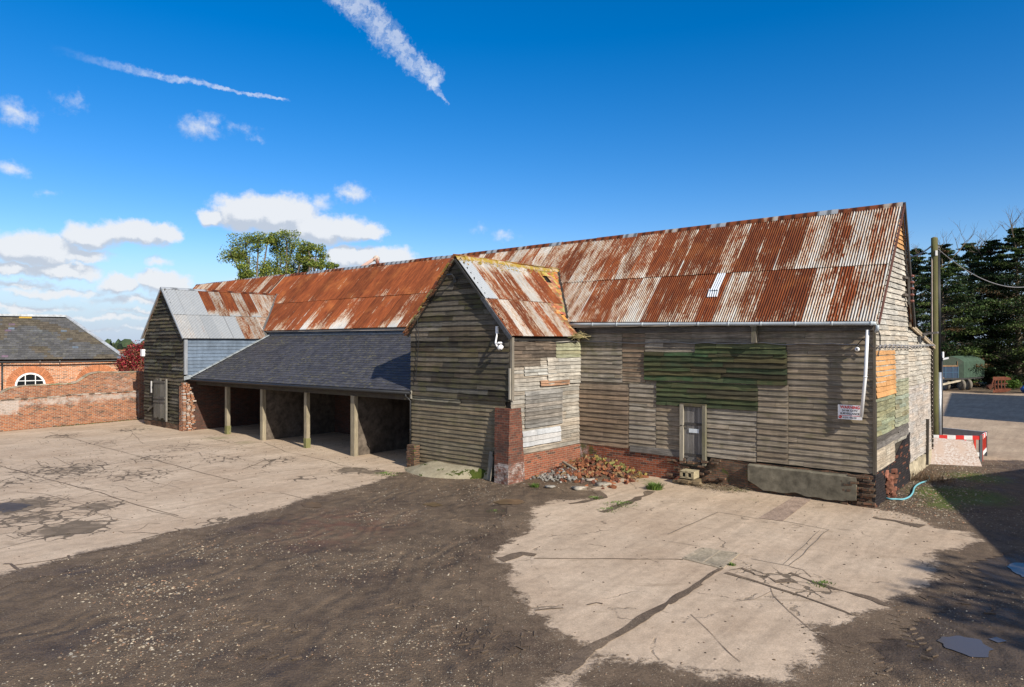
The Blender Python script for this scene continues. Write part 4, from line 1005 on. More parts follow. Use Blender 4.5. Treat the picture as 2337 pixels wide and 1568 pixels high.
for x, y, t1 in ((601, 1005, 0), (809, 1042, 0)):
    s = wt(x, y, -3.92)[0]-.06
    mb = MB()
    for j in range(2):
        t0 = -3.84+j*1.92; nz = 16; nt = 10
        mb.grid(nt, nz, lambda i, k: B(s+.01*noise.noise(Vector((i*.3, k*.3, s))), t0+1.9*i/nt, 2.5*k/nz+(.6*(t0+1.9*i/nt+4)/4*.9 if k == nz else 0)), lambda i, k: (.25, .23, .20, .9), lambda i, k: (2.5*k/nz, t0+1.9*i/nt), False)
    mb.box(B(s-.0+.02, -3.8, 0), B(s+.1, -.05, 2.5), (.2, .18, .15, 1)); mb.quad(B(s+.03, -3.8, 2.5), B(s+.03, 0, 2.5), B(s+.03, 0, 4.8), B(s+.03, -3.8, 2.8), (.06, .05, .04, 1))
    tag(mb.build('partition', mat_simple('boarded_partition', (.10, .082, .065), .9, 0, .5, 4., .4, .15), shed))
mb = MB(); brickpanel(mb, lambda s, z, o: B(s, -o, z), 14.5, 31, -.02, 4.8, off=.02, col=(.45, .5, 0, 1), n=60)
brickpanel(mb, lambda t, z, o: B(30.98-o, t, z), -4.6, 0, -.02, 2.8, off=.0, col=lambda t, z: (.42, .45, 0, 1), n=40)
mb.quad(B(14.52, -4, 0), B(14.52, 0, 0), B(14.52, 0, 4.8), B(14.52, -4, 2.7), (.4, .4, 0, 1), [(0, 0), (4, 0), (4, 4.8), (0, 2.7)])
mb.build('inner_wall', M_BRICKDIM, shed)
# ================================================================== GROUND
def segd(p, a, b):
    ax, ay = a; bx, by = b; dx, dy = bx-ax, by-ay; L = dx*dx+dy*dy
    t = 0 if L == 0 else max(0, min(1, ((p[0]-ax)*dx+(p[1]-ay)*dy)/L)); return math.hypot(p[0]-ax-t*dx, p[1]-ay-t*dy)
def inside(p, poly):
    c = False; n = len(poly); j = n-1
    for i in range(n):
        xi, yi = poly[i]; xj, yj = poly[j]
        if (yi > p[1]) != (yj > p[1]) and p[0] < (xj-xi)*(p[1]-yi)/(yj-yi)+xi: c = not c
        j = i
    return c
def sdist(p, poly, hard=()):
    d = min(segd(p, poly[i], poly[(i+1) % len(poly)]) for i in range(len(poly)) if i not in hard) if len(hard) < len(poly) else 9
    return d if inside(p, poly) else -min(segd(p, poly[i], poly[(i+1) % len(poly)]) for i in range(len(poly)))
def blobs_at(p, bl):
    v = 0
    for (x, y, r, w) in bl: v = max(v, w*max(0, 1-math.hypot(p[0]-x, p[1]-y)/r))
    return v

# wide ground sheet
wets = [(*gr(2200, 1475), 2.0, 1.), (*gr(2330, 1305), 2.4, 1.), (*gr(2050, 1500), 1.6, .6), (*gr(2250, 1400), 2., .6), (*gr(700, 1520), 1.8, .5), (*gr(1180, 1160), 2., .7), (*gr(960, 1150), 2., .5), (*gr(1000, 1500), 2., .4)]
reds = [(*gr(770, 1200), 2.2, 1.), (*gr(730, 1235), 1., 1.)]
greens = [(*gr(2190, 1130), 2.8, .8), (*gr(2230, 1090), 2.4, .7), (*gr(2150, 1155), 1.5, .65), (*gr(2120, 1085), 1.2, .3), (*gr(2290, 1180), 1.5, .3), (*gr(1150, 1165), .5, .2)]
mb = MB()
xs = [-900, -500, -300, -180, -110, -70, -45]+[-30+.75*i for i in range(87)]+[45, 60, 80, 120, 180, 300, 500, 900]
ys = [-60, -30, -12, -2]+[4+.75*i for i in range(70)]+[62, 70, 80, 95, 120, 160, 220, 320, 480, 800, 1500, 3000]
def gz(x, y): return 0.0 if y < 110 else 0
def gcol(i, j):
    p = (xs[i], ys[j]); far = max(0, min(1, (math.hypot(*p)-85)/25))
    return (blobs_at(p, reds), blobs_at(p, greens), far, 1-blobs_at(p, wets))
mb.grid(len(xs)-1, len(ys)-1, lambda i, j: (xs[i], ys[j], gz(xs[i], ys[j])), gcol, lambda i, j: (xs[i], ys[j]), False)
tag(mb.build('ground', M_GROUND), kind='structure')

def sheet(name, poly, cell, z, mat, hard=(), crk=(), green=(), margin=.8):
    x0 = min(p[0] for p in poly)-margin; x1 = max(p[0] for p in poly)+margin; y0 = min(p[1] for p in poly)-margin; y1 = max(p[1] for p in poly)+margin
    nx = int((x1-x0)/cell)+1; ny = int((y1-y0)/cell)+1; D = {}; 
    for j in range(ny+1):
        for i in range(nx+1): D[i, j] = sdist((x0+i*cell, y0+j*cell), poly, hard)
    mb = MB()
    pos = lambda i, j: (x0+i*cell, y0+j*cell)
    mb.grid(nx, ny, lambda i, j: (*pos(i, j), z), lambda i, j: (max(0, min(1.6, D[i, j]+.6)), blobs_at(pos(i, j), crk), blobs_at(pos(i, j), green), 1), None, False,
            skip=lambda i, j: max(D[i, j], D[i+1, j], D[i, j+1], D[i+1, j+1]) < -.6)
    return tag(mb.build(name, mat), kind='structure')
Lp = [gr(*p) for p in [(-420, 1500), (-120, 1350), (0, 1312), (100, 1290), (190, 1262), (300, 1243), (400, 1212), (490, 1200), (560, 1178), (640, 1160), (700, 1138), (770, 1122), (820, 1112), (870, 1097), (905, 1082), (940, 1072)]]
Lp += [bw(14.4, -3.4), bw(14.4, .1), bw(31.1, .1), bw(31.1, -4.9), bw(36.2, -4.9)]+[gr(330, 957), gr(0, 986), gr(-700, 1058)]
nL = len(Lp)
s_ = 1.7817
P1 = lambda x, y: gr(x*.4075, 929.3+y*.4075)
crkL = [(*P1(400, 345), 2.4, .75), (*P1(230, 360), 1.6, .5), (*P1(480, 375), 1.6, .6), (*P1(770, 380), 2.0, .6), (*P1(110, 550), 1.5, 1.25), (*P1(530, 555), 1.1, 1.0), (*P1(400, 680), 1.3, 1.25), (*P1(200, 620), 2.2, .75), (*P1(0, 600), 2., .8),
        (*P1(60, 420), 1.6, .6), (*P1(740, 128), 1.5, .7), (*P1(560, 200), 1.4, .55), (*P1(850, 290), 1.8, .55), (*P1(1550, 298), 1.2, .7), (*P1(1450, 330), .9, .5), (*P1(340, 160), 1.5, .7), (*P1(1000, 230), 2.2, .45), (*P1(1250, 290), 2., .45), (*P1(1950, 355), .9, 1.2), (*P1(2080, 365), .7, 1.3), (*P1(1680, 400), .7, .9), (*P1(1200, 640), .7, .7)]
grnL = [(*gr(500, 1000), 2., .7), (*gr(560, 1010), 1.4, .7), (*gr(650, 1030), 1.2, .5), (*gr(760, 1055), 1.4, .5), (*gr(880, 1085), 1.5, .5), (*gr(330, 975), 2., .5), (*gr(200, 975), 2., .35), (*gr(780, 1050), 1.5, .3)]
yardL = sheet('concrete_yard', Lp, .28, .005, M_CONC, hard=tuple(range(15, nL)), crk=crkL, green=grnL)
Rp = [gr(*p) for p in [(1214, 1160), (1274, 1141), (1330, 1140), (1369, 1132), (1378, 1118), (1338, 1120), (1365, 1103), (1400, 1092), (1439, 1078)]]
Rp += [bw(7.6, .05), bw(.05, .05), bw(-.02, -.2)]
Rp += [gr(*p) for p in [(2052, 1171), (2105, 1187), (2137, 1206), (2211, 1213), (2242, 1235), (2179, 1256), (2123, 1266), (2145, 1300), (2140, 1322), (2070, 1361), (2017, 1380), (1990, 1395), (1943, 1403), (1947, 1421), (1850, 1430), (1880, 1462), (1894, 1481), (1850, 1515), (1817, 1537), (1806, 1560), (1740, 1552), (1700, 1546), (1597, 1541), (1502, 1516), (1397, 1503), (1326, 1525), (1310, 1600), (1225, 1600), (1249, 1553), (1291, 1520), (1350, 1478), (1298, 1463), (1267, 1435), (1221, 1404), (1203, 1375), (1168, 1354), (1158, 1333), (1172, 1298), (1147, 1288), (1129, 1266), (1151, 1242), (1203, 1213), (1214, 1180)]]
nR = len(Rp)
grnR = [(*gr(1480, 1098), 1.4, .7), (*gr(1560, 1105), .9, .5), (*gr(1720, 1140), .6, .6), (*gr(1860, 1150), 1., .35)]
crkR = [(*gr(1745, 1312), .9, .6), (*gr(1800, 1320), .9, .5), (*gr(1850, 1345), .8, .5)]
yardR = sheet('concrete_apron', Rp, .13, .006, M_CONC, hard=(8, 9, 10), crk=crkR, green=grnR)
# far yard beyond the pole
Fp_ = [gr(2060, 1058), gr(2337, 1047), gr(2700, 1030), gr(2900, 897), gr(2337, 897), gr(2130, 889), (28.9, 64)]
tag(sheet('far_yard', [(15.6, 26.6), (19.5, 26.2), (26, 26.5), (44, 27), (60, 62), (43, 61), (38, 68), (24, 56)], .9, .005, mat_concrete('far_yard_concrete', (.38, .28, .19, 1), (.48, .37, .255, 1)), margin=1.))
# apron in front of shed posts
mb = MB()
ZS = [0]
def strip(mb, pts, w, z=.011, jit=.35, step=.12):
    ZS[0] += 1; z += .00015*(ZS[0] % 40)
    P_ = [gr(*p) for p in pts]; out = []
    for a, b in zip(P_[:-1], P_[1:]):
        L = math.hypot(b[0]-a[0], b[1]-a[1]); n = max(1, int(L/step))
        for i in range(n): out.append((a[0]+(b[0]-a[0])*i/n, a[1]+(b[1]-a[1])*i/n))
    out.append(P_[-1]); ph = random.random()*90
    L = []; w = tuple(q*.8 for q in w) if isinstance(w, tuple) else w*(.6 if w < .1 else .7)
    for i, p in enumerate(out):
        q = out[min(i+1, len(out)-1)]; o = out[max(i-1, 0)]; dx, dy = q[0]-o[0], q[1]-o[1]; l = math.hypot(dx, dy) or 1; nx, ny = -dy/l, dx/l
        f = noise.noise(Vector((i*.23, ph, 0))); f2 = noise.noise(Vector((i*.31, ph, 5))); k = noise.noise(Vector((i*.12, ph, 9)))
        ww = (w[0]+(w[1]-w[0])*i/(len(out)-1)) if isinstance(w, tuple) else w
        L.append((p[0]+nx*(ww*(.5+jit*f*1.6)+k*.05), p[1]+ny*(ww*(.5+jit*f*1.6)+k*.05), p[0]-nx*(ww*(.5+jit*f2*1.6)-k*.05), p[1]-ny*(ww*(.5+jit*f2*1.6)-k*.05)))
    for a, b in zip(L[:-1], L[1:]): mb.quad((a[0], a[1], z), (b[0], b[1], z), (b[2], b[3], z), (a[2], a[3], z))
A = P1
def c1(*pts): return [(x*.4075, 929.3+y*.4075) for x, y in pts]
mb = MB()
strip(mb, c1((0, 330), (250, 400), (560, 480), (760, 545), (1000, 610)), (.07, .03)); strip(mb, c1((270, 140), (570, 222), (840, 290), (1060, 350), (1330, 420)), .05)
strip(mb, c1((740, 145), (800, 205), (1000, 205), (1440, 235)), .03); strip(mb, c1((1130, 255), (1230, 275)), .02); strip(mb, c1((1450, 370), (1900, 330)), .03); strip(mb, c1((1570, 480), (1720, 520), (1960, 480), (2060, 465)), .03)
strip(mb, c1((0, 795), (300, 720), (560, 700)), .02); strip(mb, c1((60, 890), (280, 860), (600, 800), (810, 760), (800, 740)), .06); strip(mb, c1((100, 912), (60, 880), (20, 880)), .09)
strip(mb, c1((280, 862), (310, 880), (400, 850), (390, 830)), .06); strip(mb, c1((800, 740), (1020, 690), (980, 680)), .05); strip(mb, c1((640, 780), (630, 800)), .05)
strip(mb, c1((640, 240), (900, 230), (1100, 210), (1240, 212)), .035); strip(mb, c1((300, 280), (400, 330), (560, 330), (760, 300), (900, 270)), .03); strip(mb, c1((200, 300), (230, 330), (290, 350), (340, 375), (560, 365), (590, 350), (560, 330)), .04)
strip(mb, c1((1360, 350), (1440, 320), (1470, 300), (1600, 292)), .05); strip(mb, c1((0, 375), (110, 370), (200, 345)), .03); strip(mb, c1((600, 385), (860, 375), (1050, 345), (1120, 320)), .035)
strip(mb, c1((1480, 198), (1600, 250), (1830, 300), (1920, 330), (2138, 360)), .03); strip(mb, c1((1140, 165), (1300, 205), (1350, 215), (1470, 195)), .03)
for k in range(26):
    x, y = random.uniform(0, 900), random.uniform(180, 720); pts = [(x, y)]
    for _ in range(4): x += random.uniform(20, 110); y += random.uniform(-25, 25); pts.append((x, y))
    strip(mb, c1(*pts), random.uniform(.012, .03))
tag(mb.build('cracks', M_DIRT, yardL))
mb = MB()
c2 = lambda *pts: [(798.6+x*.352, 1016.4+y*.352) for x, y in pts]
c3 = lambda *pts: [(1524.6+x*.3518, 1016.4+y*.3518) for x, y in pts]
strip(mb, c2((1195, 738), (2130, 742), (2160, 745)), .05, z=.013); strip(mb, c2((1560, 1320), (1800, 1190), (2050, 1030), (2269, 900)), (.22, .16), z=.013)
strip(mb, c3((0, 1030), (120, 950), (230, 870), (350, 800)), (.15, .10), z=.013); strip(mb, c2((1370, 1480), (1560, 1320)), (.35, .24), z=.013)
strip(mb, c2((1205, 715), (1120, 705), (1040, 725), (960, 740)), (.22, .45), z=.013, jit=.6)
strip(mb, c2((1630, 435), (1790, 380), (1900, 330), (1960, 300)), (.22, .3), z=.013, jit=.5)
strip(mb, c2((1600, 300), (1640, 340), (1500, 370), (1420, 380)), .25, z=.013, jit=.5)
strip(mb, c3((370, 830), (540, 880), (690, 930), (860, 980), (1120, 1075), (1200, 1110)), (.10, .06), z=.013)
strip(mb, c3((800, 830), (940, 890), (1100, 940), (1290, 990), (1480, 1050)), (.08, .20), z=.013, jit=.7); strip(mb, c3((400, 815), (480, 800), (560, 850), (640, 860), (700, 890), (800, 880)), (.06, .2), z=.014, jit=.9)
strip(mb, c3((790, 790), (880, 810), (940, 860)), .04, z=.013)
strip(mb, c3((670, 930), (690, 980), (780, 1080), (920, 1200), (1080, 1290)), .02, z=.013); strip(mb, c3((150, 1100), (230, 1180), (340, 1290), (480, 1410)), .015, z=.013); strip(mb, c3((660, 950), (560, 1000), (430, 1020)), .018, z=.013)
strip(mb, c3((1330, 470), (1450, 490), (1650, 530)), (.2, .3), z=.013, jit=.5)
strip(mb, c2((1200, 1075), (1290, 1062), (1380, 1055)), .06, z=.013); strip(mb, c2((1540, 1040), (1600, 1025), (1640, 1030)), .08, z=.013)
tag(mb.build('joints', M_DIRT, yardR))
mb = MB()
strip(mb, c3((0, 580), (320, 435)), .05, z=.012, jit=.1); strip(mb, c3((320, 435), (590, 480)), .03, z=.012, jit=.1); strip(mb, c3((750, 495), (1045, 550)), .035, z=.012, jit=.1); strip(mb, c3((1045, 550), (790, 785)), .03, z=.012, jit=.1); strip(mb, c3((790, 785), (540, 740)), .03, z=.012, jit=.1); strip(mb, c3((0, 625), (210, 660)), .02, z=.012, jit=.1)
strip(mb, c3((985, 555), (750, 775)), .015, z=.012, jit=.1)
tag(mb.build('slab_outline', mat_simple('slab_edge_stain', (.17, .14, .11), .9, 0, .3, 10, .1), yardR))
# tyre lugs pressed into the mud, low curved ridges
mb = MB()
def tyre(pts, n=3, wd=.30, h=.014):
    P_ = [Vector((*gr(*p), 0)) for p in pts]; out = []
    for i in range(len(P_)-1):
        p0, p1, p2, p3 = P_[max(i-1, 0)], P_[i], P_[i+1], P_[min(i+2, len(P_)-1)]; m = max(2, int((p2-p1).length/.085))
        for k in range(m): u = k/m; out.append(.5*((2*p1)+(p2-p0)*u+(2*p0-5*p1+4*p2-p3)*u*u+(3*p1-p0-3*p2+p3)*u**3))
    for k in range(1, len(out)-1):
        if random.random() < .25: continue
        d = (out[k+1]-out[k-1]).normalized(); q = Vector((-d.y, d.x, 0)); s = 1 if k % 2 else -1
        a = out[k]+q*s*random.uniform(.01, .03); b = a+q*s*wd*.5*random.uniform(.7, 1.1)-d*random.uniform(.05, .10); z = Vector((0, 0, .006))
        mb.beam(a+z, b+z, random.uniform(.022, .04), h*random.uniform(.8, 1.7), jit=.008)
for pts in (c3((1460, 1040), (1520, 1150), (1620, 1290), (1760, 1420)), c3((1640, 1000), (1740, 1010), (1830, 950), (1960, 880)), c3((1180, 1290), (1330, 1420), (1500, 1530)), c3((1900, 1010), (2050, 1060), (2200, 1120)), c3((1740, 880), (1850, 830), (2000, 800)),
            c2((640, 455), (850, 520), (1150, 540)), c2((820, 600), (1000, 560), (1150, 530)), c2((640, 720), (820, 730), (960, 700)), c2((560, 1150), (760, 1210), (1000, 1230), (1250, 1200)), c2((700, 1240), (900, 1330), (1200, 1330)), c2((200, 1000), (420, 1060), (560, 1040)),
            c1((1060, 1200), (1300, 1180), (1560, 1230), (1760, 1250)), c1((1340, 1400), (1560, 1380), (1800, 1420)), c1((680, 1290), (820, 1230), (1000, 1240))): tyre(pts)
tag(mb.build('tyre_tracks', M_DIRT, bpy.data.objects['ground']))
# puddles
def puddle(name, pts, mat, z=.014, label=None):
    P_ = [gr(*p) for p in pts]; cx = sum(p[0] for p in P_)/len(P_); cy = sum(p[1] for p in P_)/len(P_); n = 110; ring = []
    L = [0]
    for i in range(len(P_)): a, b = P_[i], P_[(i+1) % len(P_)]; L.append(L[-1]+math.hypot(b[0]-a[0], b[1]-a[1]))
    for k in range(n):
        d = L[-1]*k/n+0; i = max(q for q in range(len(P_)) if L[q] <= d); f = (d-L[i])/(L[i+1]-L[i]); a, b = P_[i], P_[(i+1) % len(P_)]
        x, y = a[0]+(b[0]-a[0])*f, a[1]+(b[1]-a[1])*f; w = 1+.28*noise.noise(Vector((x*2.2, y*2.2, 0)))+.14*noise.noise(Vector((x*8, y*8, 0))); ring.append((cx+(x-cx)*w, cy+(y-cy)*w, z))
    mb = MB(); mb.face(ring); return tag(mb.build(name, mat), kind='structure', label=label)
puddle('puddle', c3((1735, 1270), (1780, 1245), (1900, 1240), (2020, 1270), (2105, 1330), (2060, 1370), (1950, 1365), (1800, 1320)), M_WATER)
puddle('puddle', c3((2190, 785), (2250, 770), (2330, 775), (2420, 820), (2400, 880), (2300, 860)), M_WATER)
puddle('puddle', c3((2080, 1260), (2130, 1250), (2200, 1275), (2140, 1285)), M_WATER)
puddle('puddle', c2((930, 370), (1000, 350), (1100, 355), (1150, 370), (1080, 385), (980, 385)), M_WATERMUD); puddle('puddle', c2((470, 385), (540, 372), (600, 390), (540, 402)), M_WATERMUD)
puddle('puddle', c1((1690, 545), (1740, 530), (1800, 540), (1790, 560), (1710, 562)), M_WATERMUD)
puddle('puddle', c1((-40, 560), (40, 535), (120, 540), (190, 550), (120, 575), (20, 590)), mat_simple('damp_patch', (.085, .066, .048), .6, 0, .4, 3, .2), z=.0075)

# wet margins round the standing water
# gravel, one uncountable scatter of pale stones in the mud
def pebble(mb, x, y, r, z=0., cols=((.38, .31, .22), (.28, .22, .16), (.44, .38, .29), (.32, .20, .13), (.24, .22, .19))):
    c = random.choice(cols); v = random.uniform(.6, 1.1); c = (c[0]*v, c[1]*v, c[2]*v, 1); a = random.random()*6.28; sx, sy, sz = r*random.uniform(.7, 1.3), r*random.uniform(.5, 1.), r*random.uniform(.35, .7)
    ca, sa = math.cos(a), math.sin(a); i0 = len(mb.V)
    for (p, q, h) in ((1, 0, 0), (.3, 1, 0), (-.9, .5, 0), (-.7, -.7, 0), (.4, -.9, 0), (.1, .1, 1)): mb.V.append((x+ca*p*sx-sa*q*sy, y+sa*p*sx+ca*q*sy, z+h*sz+.001))
    for k in range(5): mb.F.append((i0+k, i0+(k+1) % 5, i0+5)); mb.C.append([c]*3); mb.U.append([(0, 0)]*3); mb.S.append(False); mb.M.append(0)
mb = MB(); cnt = 0
polyL, polyR = Lp, Rp
while cnt < 17000:
    Y = 6.3+(28-6.3)*random.random()**1.5; X = random.uniform(-.78, .78)*Y
    nz = noise.noise(Vector((X*.45, Y*.45, 2)))+.5*noise.noise(Vector((X*1.3, Y*1.3, 8)))
    if nz < random.uniform(-.35, .5): continue
    if inside((X, Y), polyL) or inside((X, Y), polyR): 
        if random.random() < .985: continue
    s, t = world_st(X, Y)
    if t > -.1 and s > -.1: continue
    pebble(mb, X, Y, random.choice([.006, .008, .010, .014])*random.uniform(.7, 1.3)*(1+.025*Y), .002); cnt += 1
for k in range(420):     # coarse stony patches
    cx, cy = gr(*random.choice(c1((900, 1000), (960, 1020), (680, 1050), (1150, 820), (740, 1270), (650, 1350)))); X, Y = cx+random.gauss(0, .45), cy+random.gauss(0, .4); pebble(mb, X, Y, random.uniform(.012, .034), .002)
tag(mb.build('gravel', M_MATTE), 'pale gravel stones scattered through the brown mud', kind='stuff')
mb = MB()
for k in range(2600):    # dark crumbs and leaves on the concrete
    X, Y = random.uniform(-22, 12), random.uniform(7, 32)
    if not (inside((X, Y), polyR) or inside((X, Y), polyL)): continue
    pebble(mb, X, Y, random.choice([.008, .012, .02])*(1+.02*Y), .008, cols=((.05, .04, .03), (.09, .07, .05), (.12, .08, .05)))
tag(mb.build('leaf_litter', M_MATTE), 'dark crumbs of mud and dead leaves on the pale concrete', kind='stuff')
mb = MB()
for k in range(2600):    # stones and dead leaves beside the gable
    s, t = random.uniform(-2.2, -.1), random.uniform(-1.2, 9)
    if random.random() < (-s-.6)/2.4: continue
    X, Y = bw(s, t); pebble(mb, X, Y, random.uniform(.012, .038), .002, cols=((.30, .24, .17), (.20, .15, .1), (.38, .33, .26), (.28, .16, .1), (.10, .08, .06)))
tag(mb.build('stony_debris', M_MATTE), 'stones and dead leaves lying along the foot of the gable wall', kind='stuff')

# ================================================================== THINGS ON THE GROUND
def chunk(mb, c, r, col, seed): mb.blob(c, r, seed, .6, 1, col, sq=(random.uniform(.7, 1.2), random.uniform(.7, 1.2), random.uniform(.5, .9)))
mb = MB(); cx, cy = gr(1370, 1092)
hx = []
def heap(s, t):          # height of the heap in site coordinates
    return max(0, .38*math.exp(-(((s-9.0)/.95)**2+((t+.55)/.75)**2))+.28*math.exp(-(((s-8.0)/.9)**2+((t+.45)/.45)**2))+.22*math.exp(-(((s-9.1)/.7)**2+((t+1.7)/.7)**2))-.04)
mb.grid(24, 20, lambda i, j: B(6.6+3.2*i/24, -2.9+2.9*j/20, heap(6.6+3.2*i/24, -2.9+2.9*j/20)*.85-.01), lambda i, j: (.10, .07, .045, 1), None, True)
n = 0
while n < 480:
    s, t = random.uniform(6.7, 9.65), random.uniform(-2.8, -.08); h = heap(s, t)
    if h < .035 and random.random() < .8: continue
    if t < -1.9 and random.random() < .5: continue
    g = 1 if t > -.7 and random.random() < .55 else 0; q = random.random()
    c = (.30, .115, .05) if q < .45 else ((.21, .08, .045) if q < .7 else ((.34, .22, .10) if q < .88 else (.12, .07, .05)))
    if g: c = random.choice([(.34, .26, .07), (.24, .23, .07), (.36, .20, .06)])
    v = random.uniform(.7, 1.15); a = Vector((random.uniform(-1, 1), random.uniform(-1, 1), random.uniform(-.6, .6))).normalized(); b = a.orthogonal().normalized(); cc = a.cross(b)
    mb.obox(B(s, t, h+random.uniform(-.02, .05)), a, b, cc, random.uniform(.04, .12), random.uniform(.03, .06), random.uniform(.02, .04), (c[0]*v*.72, c[1]*v*.72, c[2]*v*.8, 1), jit=.012); n += 1
tag(mb.build('brick_rubble', M_MATTE, None, 'B', B(8.8, -1, 0)), 'heap of broken orange bricks and tiles in the corner beside the porch', kind='stuff')
mb = MB()
for k in range(210):
    s, t = 9.25+random.gauss(0, .4), -2.25+random.gauss(0, .35); v = random.uniform(.14, .30); r = random.uniform(.025, .08)
    chunk(mb, B(s, t, heap(s, t)+r*.4), r, (v, v*.95, v*.86, 1), k)
tag(mb.build('mortar_rubble', M_MATTE, None, 'B', B(9.2, -2.2, 0)), 'small heap of whitish mortar lumps in front of the orange rubble', kind='stuff')
for k, (x, y, r, c) in enumerate([(1322, 1117, .22, (.55, .49, .40)), (1378, 1109, .26, (.50, .45, .37)), (1255, 1114, .16, (.5, .47, .42)), (1345, 1098, .14, (.52, .45, .38))]):
    X, Y = gr(x, y); mb = MB(); mb.blob((X, Y, .05), r, k+40, .9, 2, tuple(q*.6 for q in c)+(1,), sq=(1.1, .8, .25))
    tag(mb.build('concrete_slab', M_MATTE, None, 'W', (X, Y, 0)), ['pinkish flat slab fragment at the front of the rubble', 'flat pale slab fragment at the right front of the rubble', 'rounded pale stone near the buttress foot', 'small pale slab fragment within the rubble'][k], 'slab fragment', 'slab fragments by the rubble heap')
mb = MB(); mb.beam(B(9.35, -1.6, .42), B(8.5, -1.75, .16), .09, .05, (.22, .19, .15, 1)); tag(mb.build('timber_plank', W_POST, None, 'B', B(9, -1.6, .2)), 'grey broken plank lying across the rubble heap', 'plank')
mb = MB(); mb.beam(B(10.52, -4.13, .03), B(10.50, -4.02, .95), .17, .03, (.25, .23, .19, .9)); mb.beam(B(10.44, -4.17, .02), B(10.40, -4.06, .8), .10, .03, (.19, .17, .14, .9))
tag(mb.build('leaning_planks', W_POST, None, 'B', B(10.5, -4.1, 0)), 'two short grey planks leaning against the porch beside the buttress', 'plank')
# straw nest where porch roof meets barn
mb = MB()
for k in range(150):
    p = B(9.55+random.gauss(0, .12), -.35+random.gauss(0, .2), 4.72+abs(random.gauss(0, .07))); d = Vector((random.uniform(-1, 1), random.uniform(-1, 1), random.uniform(-.35, .35))).normalized()*random.uniform(.08, .25)
    c = random.choice([(.50, .42, .22, 1), (.30, .24, .12, 1), (.22, .22, .08, 1)]); mb.tube([p-d, p+d], .006, 3, c, caps=False)
tag(mb.build('straw_bundle', M_MATTE, None, 'B', B(9.55, -.35, 4.7)), 'tuft of straw and twigs stuck at the lower end of the porch valley', 'straw')
# concrete ramp with moss
rp = [gr(*p) for p in [(930, 1087), (1000, 1109), (1046, 1112), (1122, 1092)]]
def mat_moss():
    m, k = newmat('mossy_ramp_concrete'); P = k.n('ShaderNodeTexCoord').outputs['Object']; n = k.noise(P, 1.6, 6., .7, .3); n2 = k.noise(P, 18., 4., .7)
    c = k.mix(k.lr(k.noise(P, 3, 5, .6), .3, .7), (.24, .21, .145, 1), (.36, .32, .23, 1)); c = scalec(k, c, k.lr(n2, .3, .7, .85, 1.1)); c = k.mix(k.ss(n, .56, .60), c, k.mix(n2, (.03, .045, .01, 1), (.08, .10, .02, 1)))
    fin(k, c, .95, k.m('ADD', n2, k.m('MULTIPLY', k.ss(n, .60, .64), 2.)), .6, .015, spec=.1); return m
mb = MB(); NS, NT_ = 26, 12
def ramp(i, j):
    a = i/NS; b = j/NT_; s = 14.25-3.75*a; hb = .26*min(1, a*4, (1-a)*9+.15)+.05; front = -PT*0-(4.02+1.05*(math.sin(math.pi*min(1, a*1.02+.12))**.7)); t = (PT-.03)*(1-b)+front*b
    z = hb*(1-b**1.8)*(1+.12*noise.noise(Vector((s*1.7, t*1.7, 0))))+.012; return B(s+.03*noise.noise(Vector((a*9, b*3, 1))), t+.06*b*noise.noise(Vector((a*14, 3, 0))), z-(.06 if j == NT_ else 0))
mb.grid(NS, NT_, ramp, None, lambda i, j: (i, j), True)
tag(mb.build('concrete_ramp', mat_moss(), None, 'B', B(12, -4, 0)), 'low mossy concrete ramp in front of the porch boards', 'ramp')
# stub of bricks at the shed end of the porch
mb = MB()
for j in range(11):
    for q in range(2):
        mb.obox(B(14.32-q*.2+random.uniform(-.02, .02), -4.12+random.uniform(-.02, .02), .04+j*.075), (1, random.uniform(-.06, .06), 0), (0, 1, 0), (0, 0, 1), .10, .13, .034, random.choice([(.4, .5, 0, 1), (.5, .6, 0, 1)]), True, jit=.008)
tag(mb.build('brick_stub', M_BRICKDARK, None, 'B', B(14.2, -4.1, 0)), 'short crumbling stack of dark bricks at the left foot of the porch', 'brick pier')
# step blocks at the barn door
bx, by = gr(1588, 1096); s, t = world_st(bx, by)
mb = MB(); sb = (s0d+s1d)/2-.02
for a, b in ((-.235, -.15), (-.045, .045), (.15, .235)): mb.box(B(sb+a, -.62, .24), B(sb+b, -.60, .44), (.32, .27, .17, 1))
mb.box(B(sb-.235, -.60, .22), B(sb+.235, -.22, .45), (.36, .31, .2, 1), jit=.01); mb.box(B(sb-.235, -.62, .40), B(sb+.235, -.6, .45), (.36, .31, .2, 1)); mb.box(B(sb-.235, -.62, .22), B(sb+.235, -.6, .27), (.33, .28, .18, 1))
mb.box(B(sb-.15, -.602, .27), B(sb+.15, -.600, .4), (.02, .02, .015, 1))
tag(mb.build('hollow_block', M_MATTE, None, 'B', B(sb, -.4, .22)), 'hollow concrete block used as a step below the plank door', 'block')
mb = MB()
for k in range(9): mb.obox(B(sb-.35+.18*(k % 5)+random.uniform(-.02, .02), -.5-.1*(k//5)+random.uniform(-.04, .04), .05+.08*(k//5)), (1, random.uniform(-.2, .2), 0), (0, 1, 0), (0, 0, 1), .11, .07, .04, (.20, .15, .09, 1), jit=.012)
mb.box(B(sb-.3, -.6, .0), B(sb+.3, -.2, .21), (.17, .13, .08, 1), jit=.03)
tag(mb.build('step_base', M_MATTE, None, 'B', B(sb, -.4, 0)), 'crumbled brick base under the hollow block step', 'step')
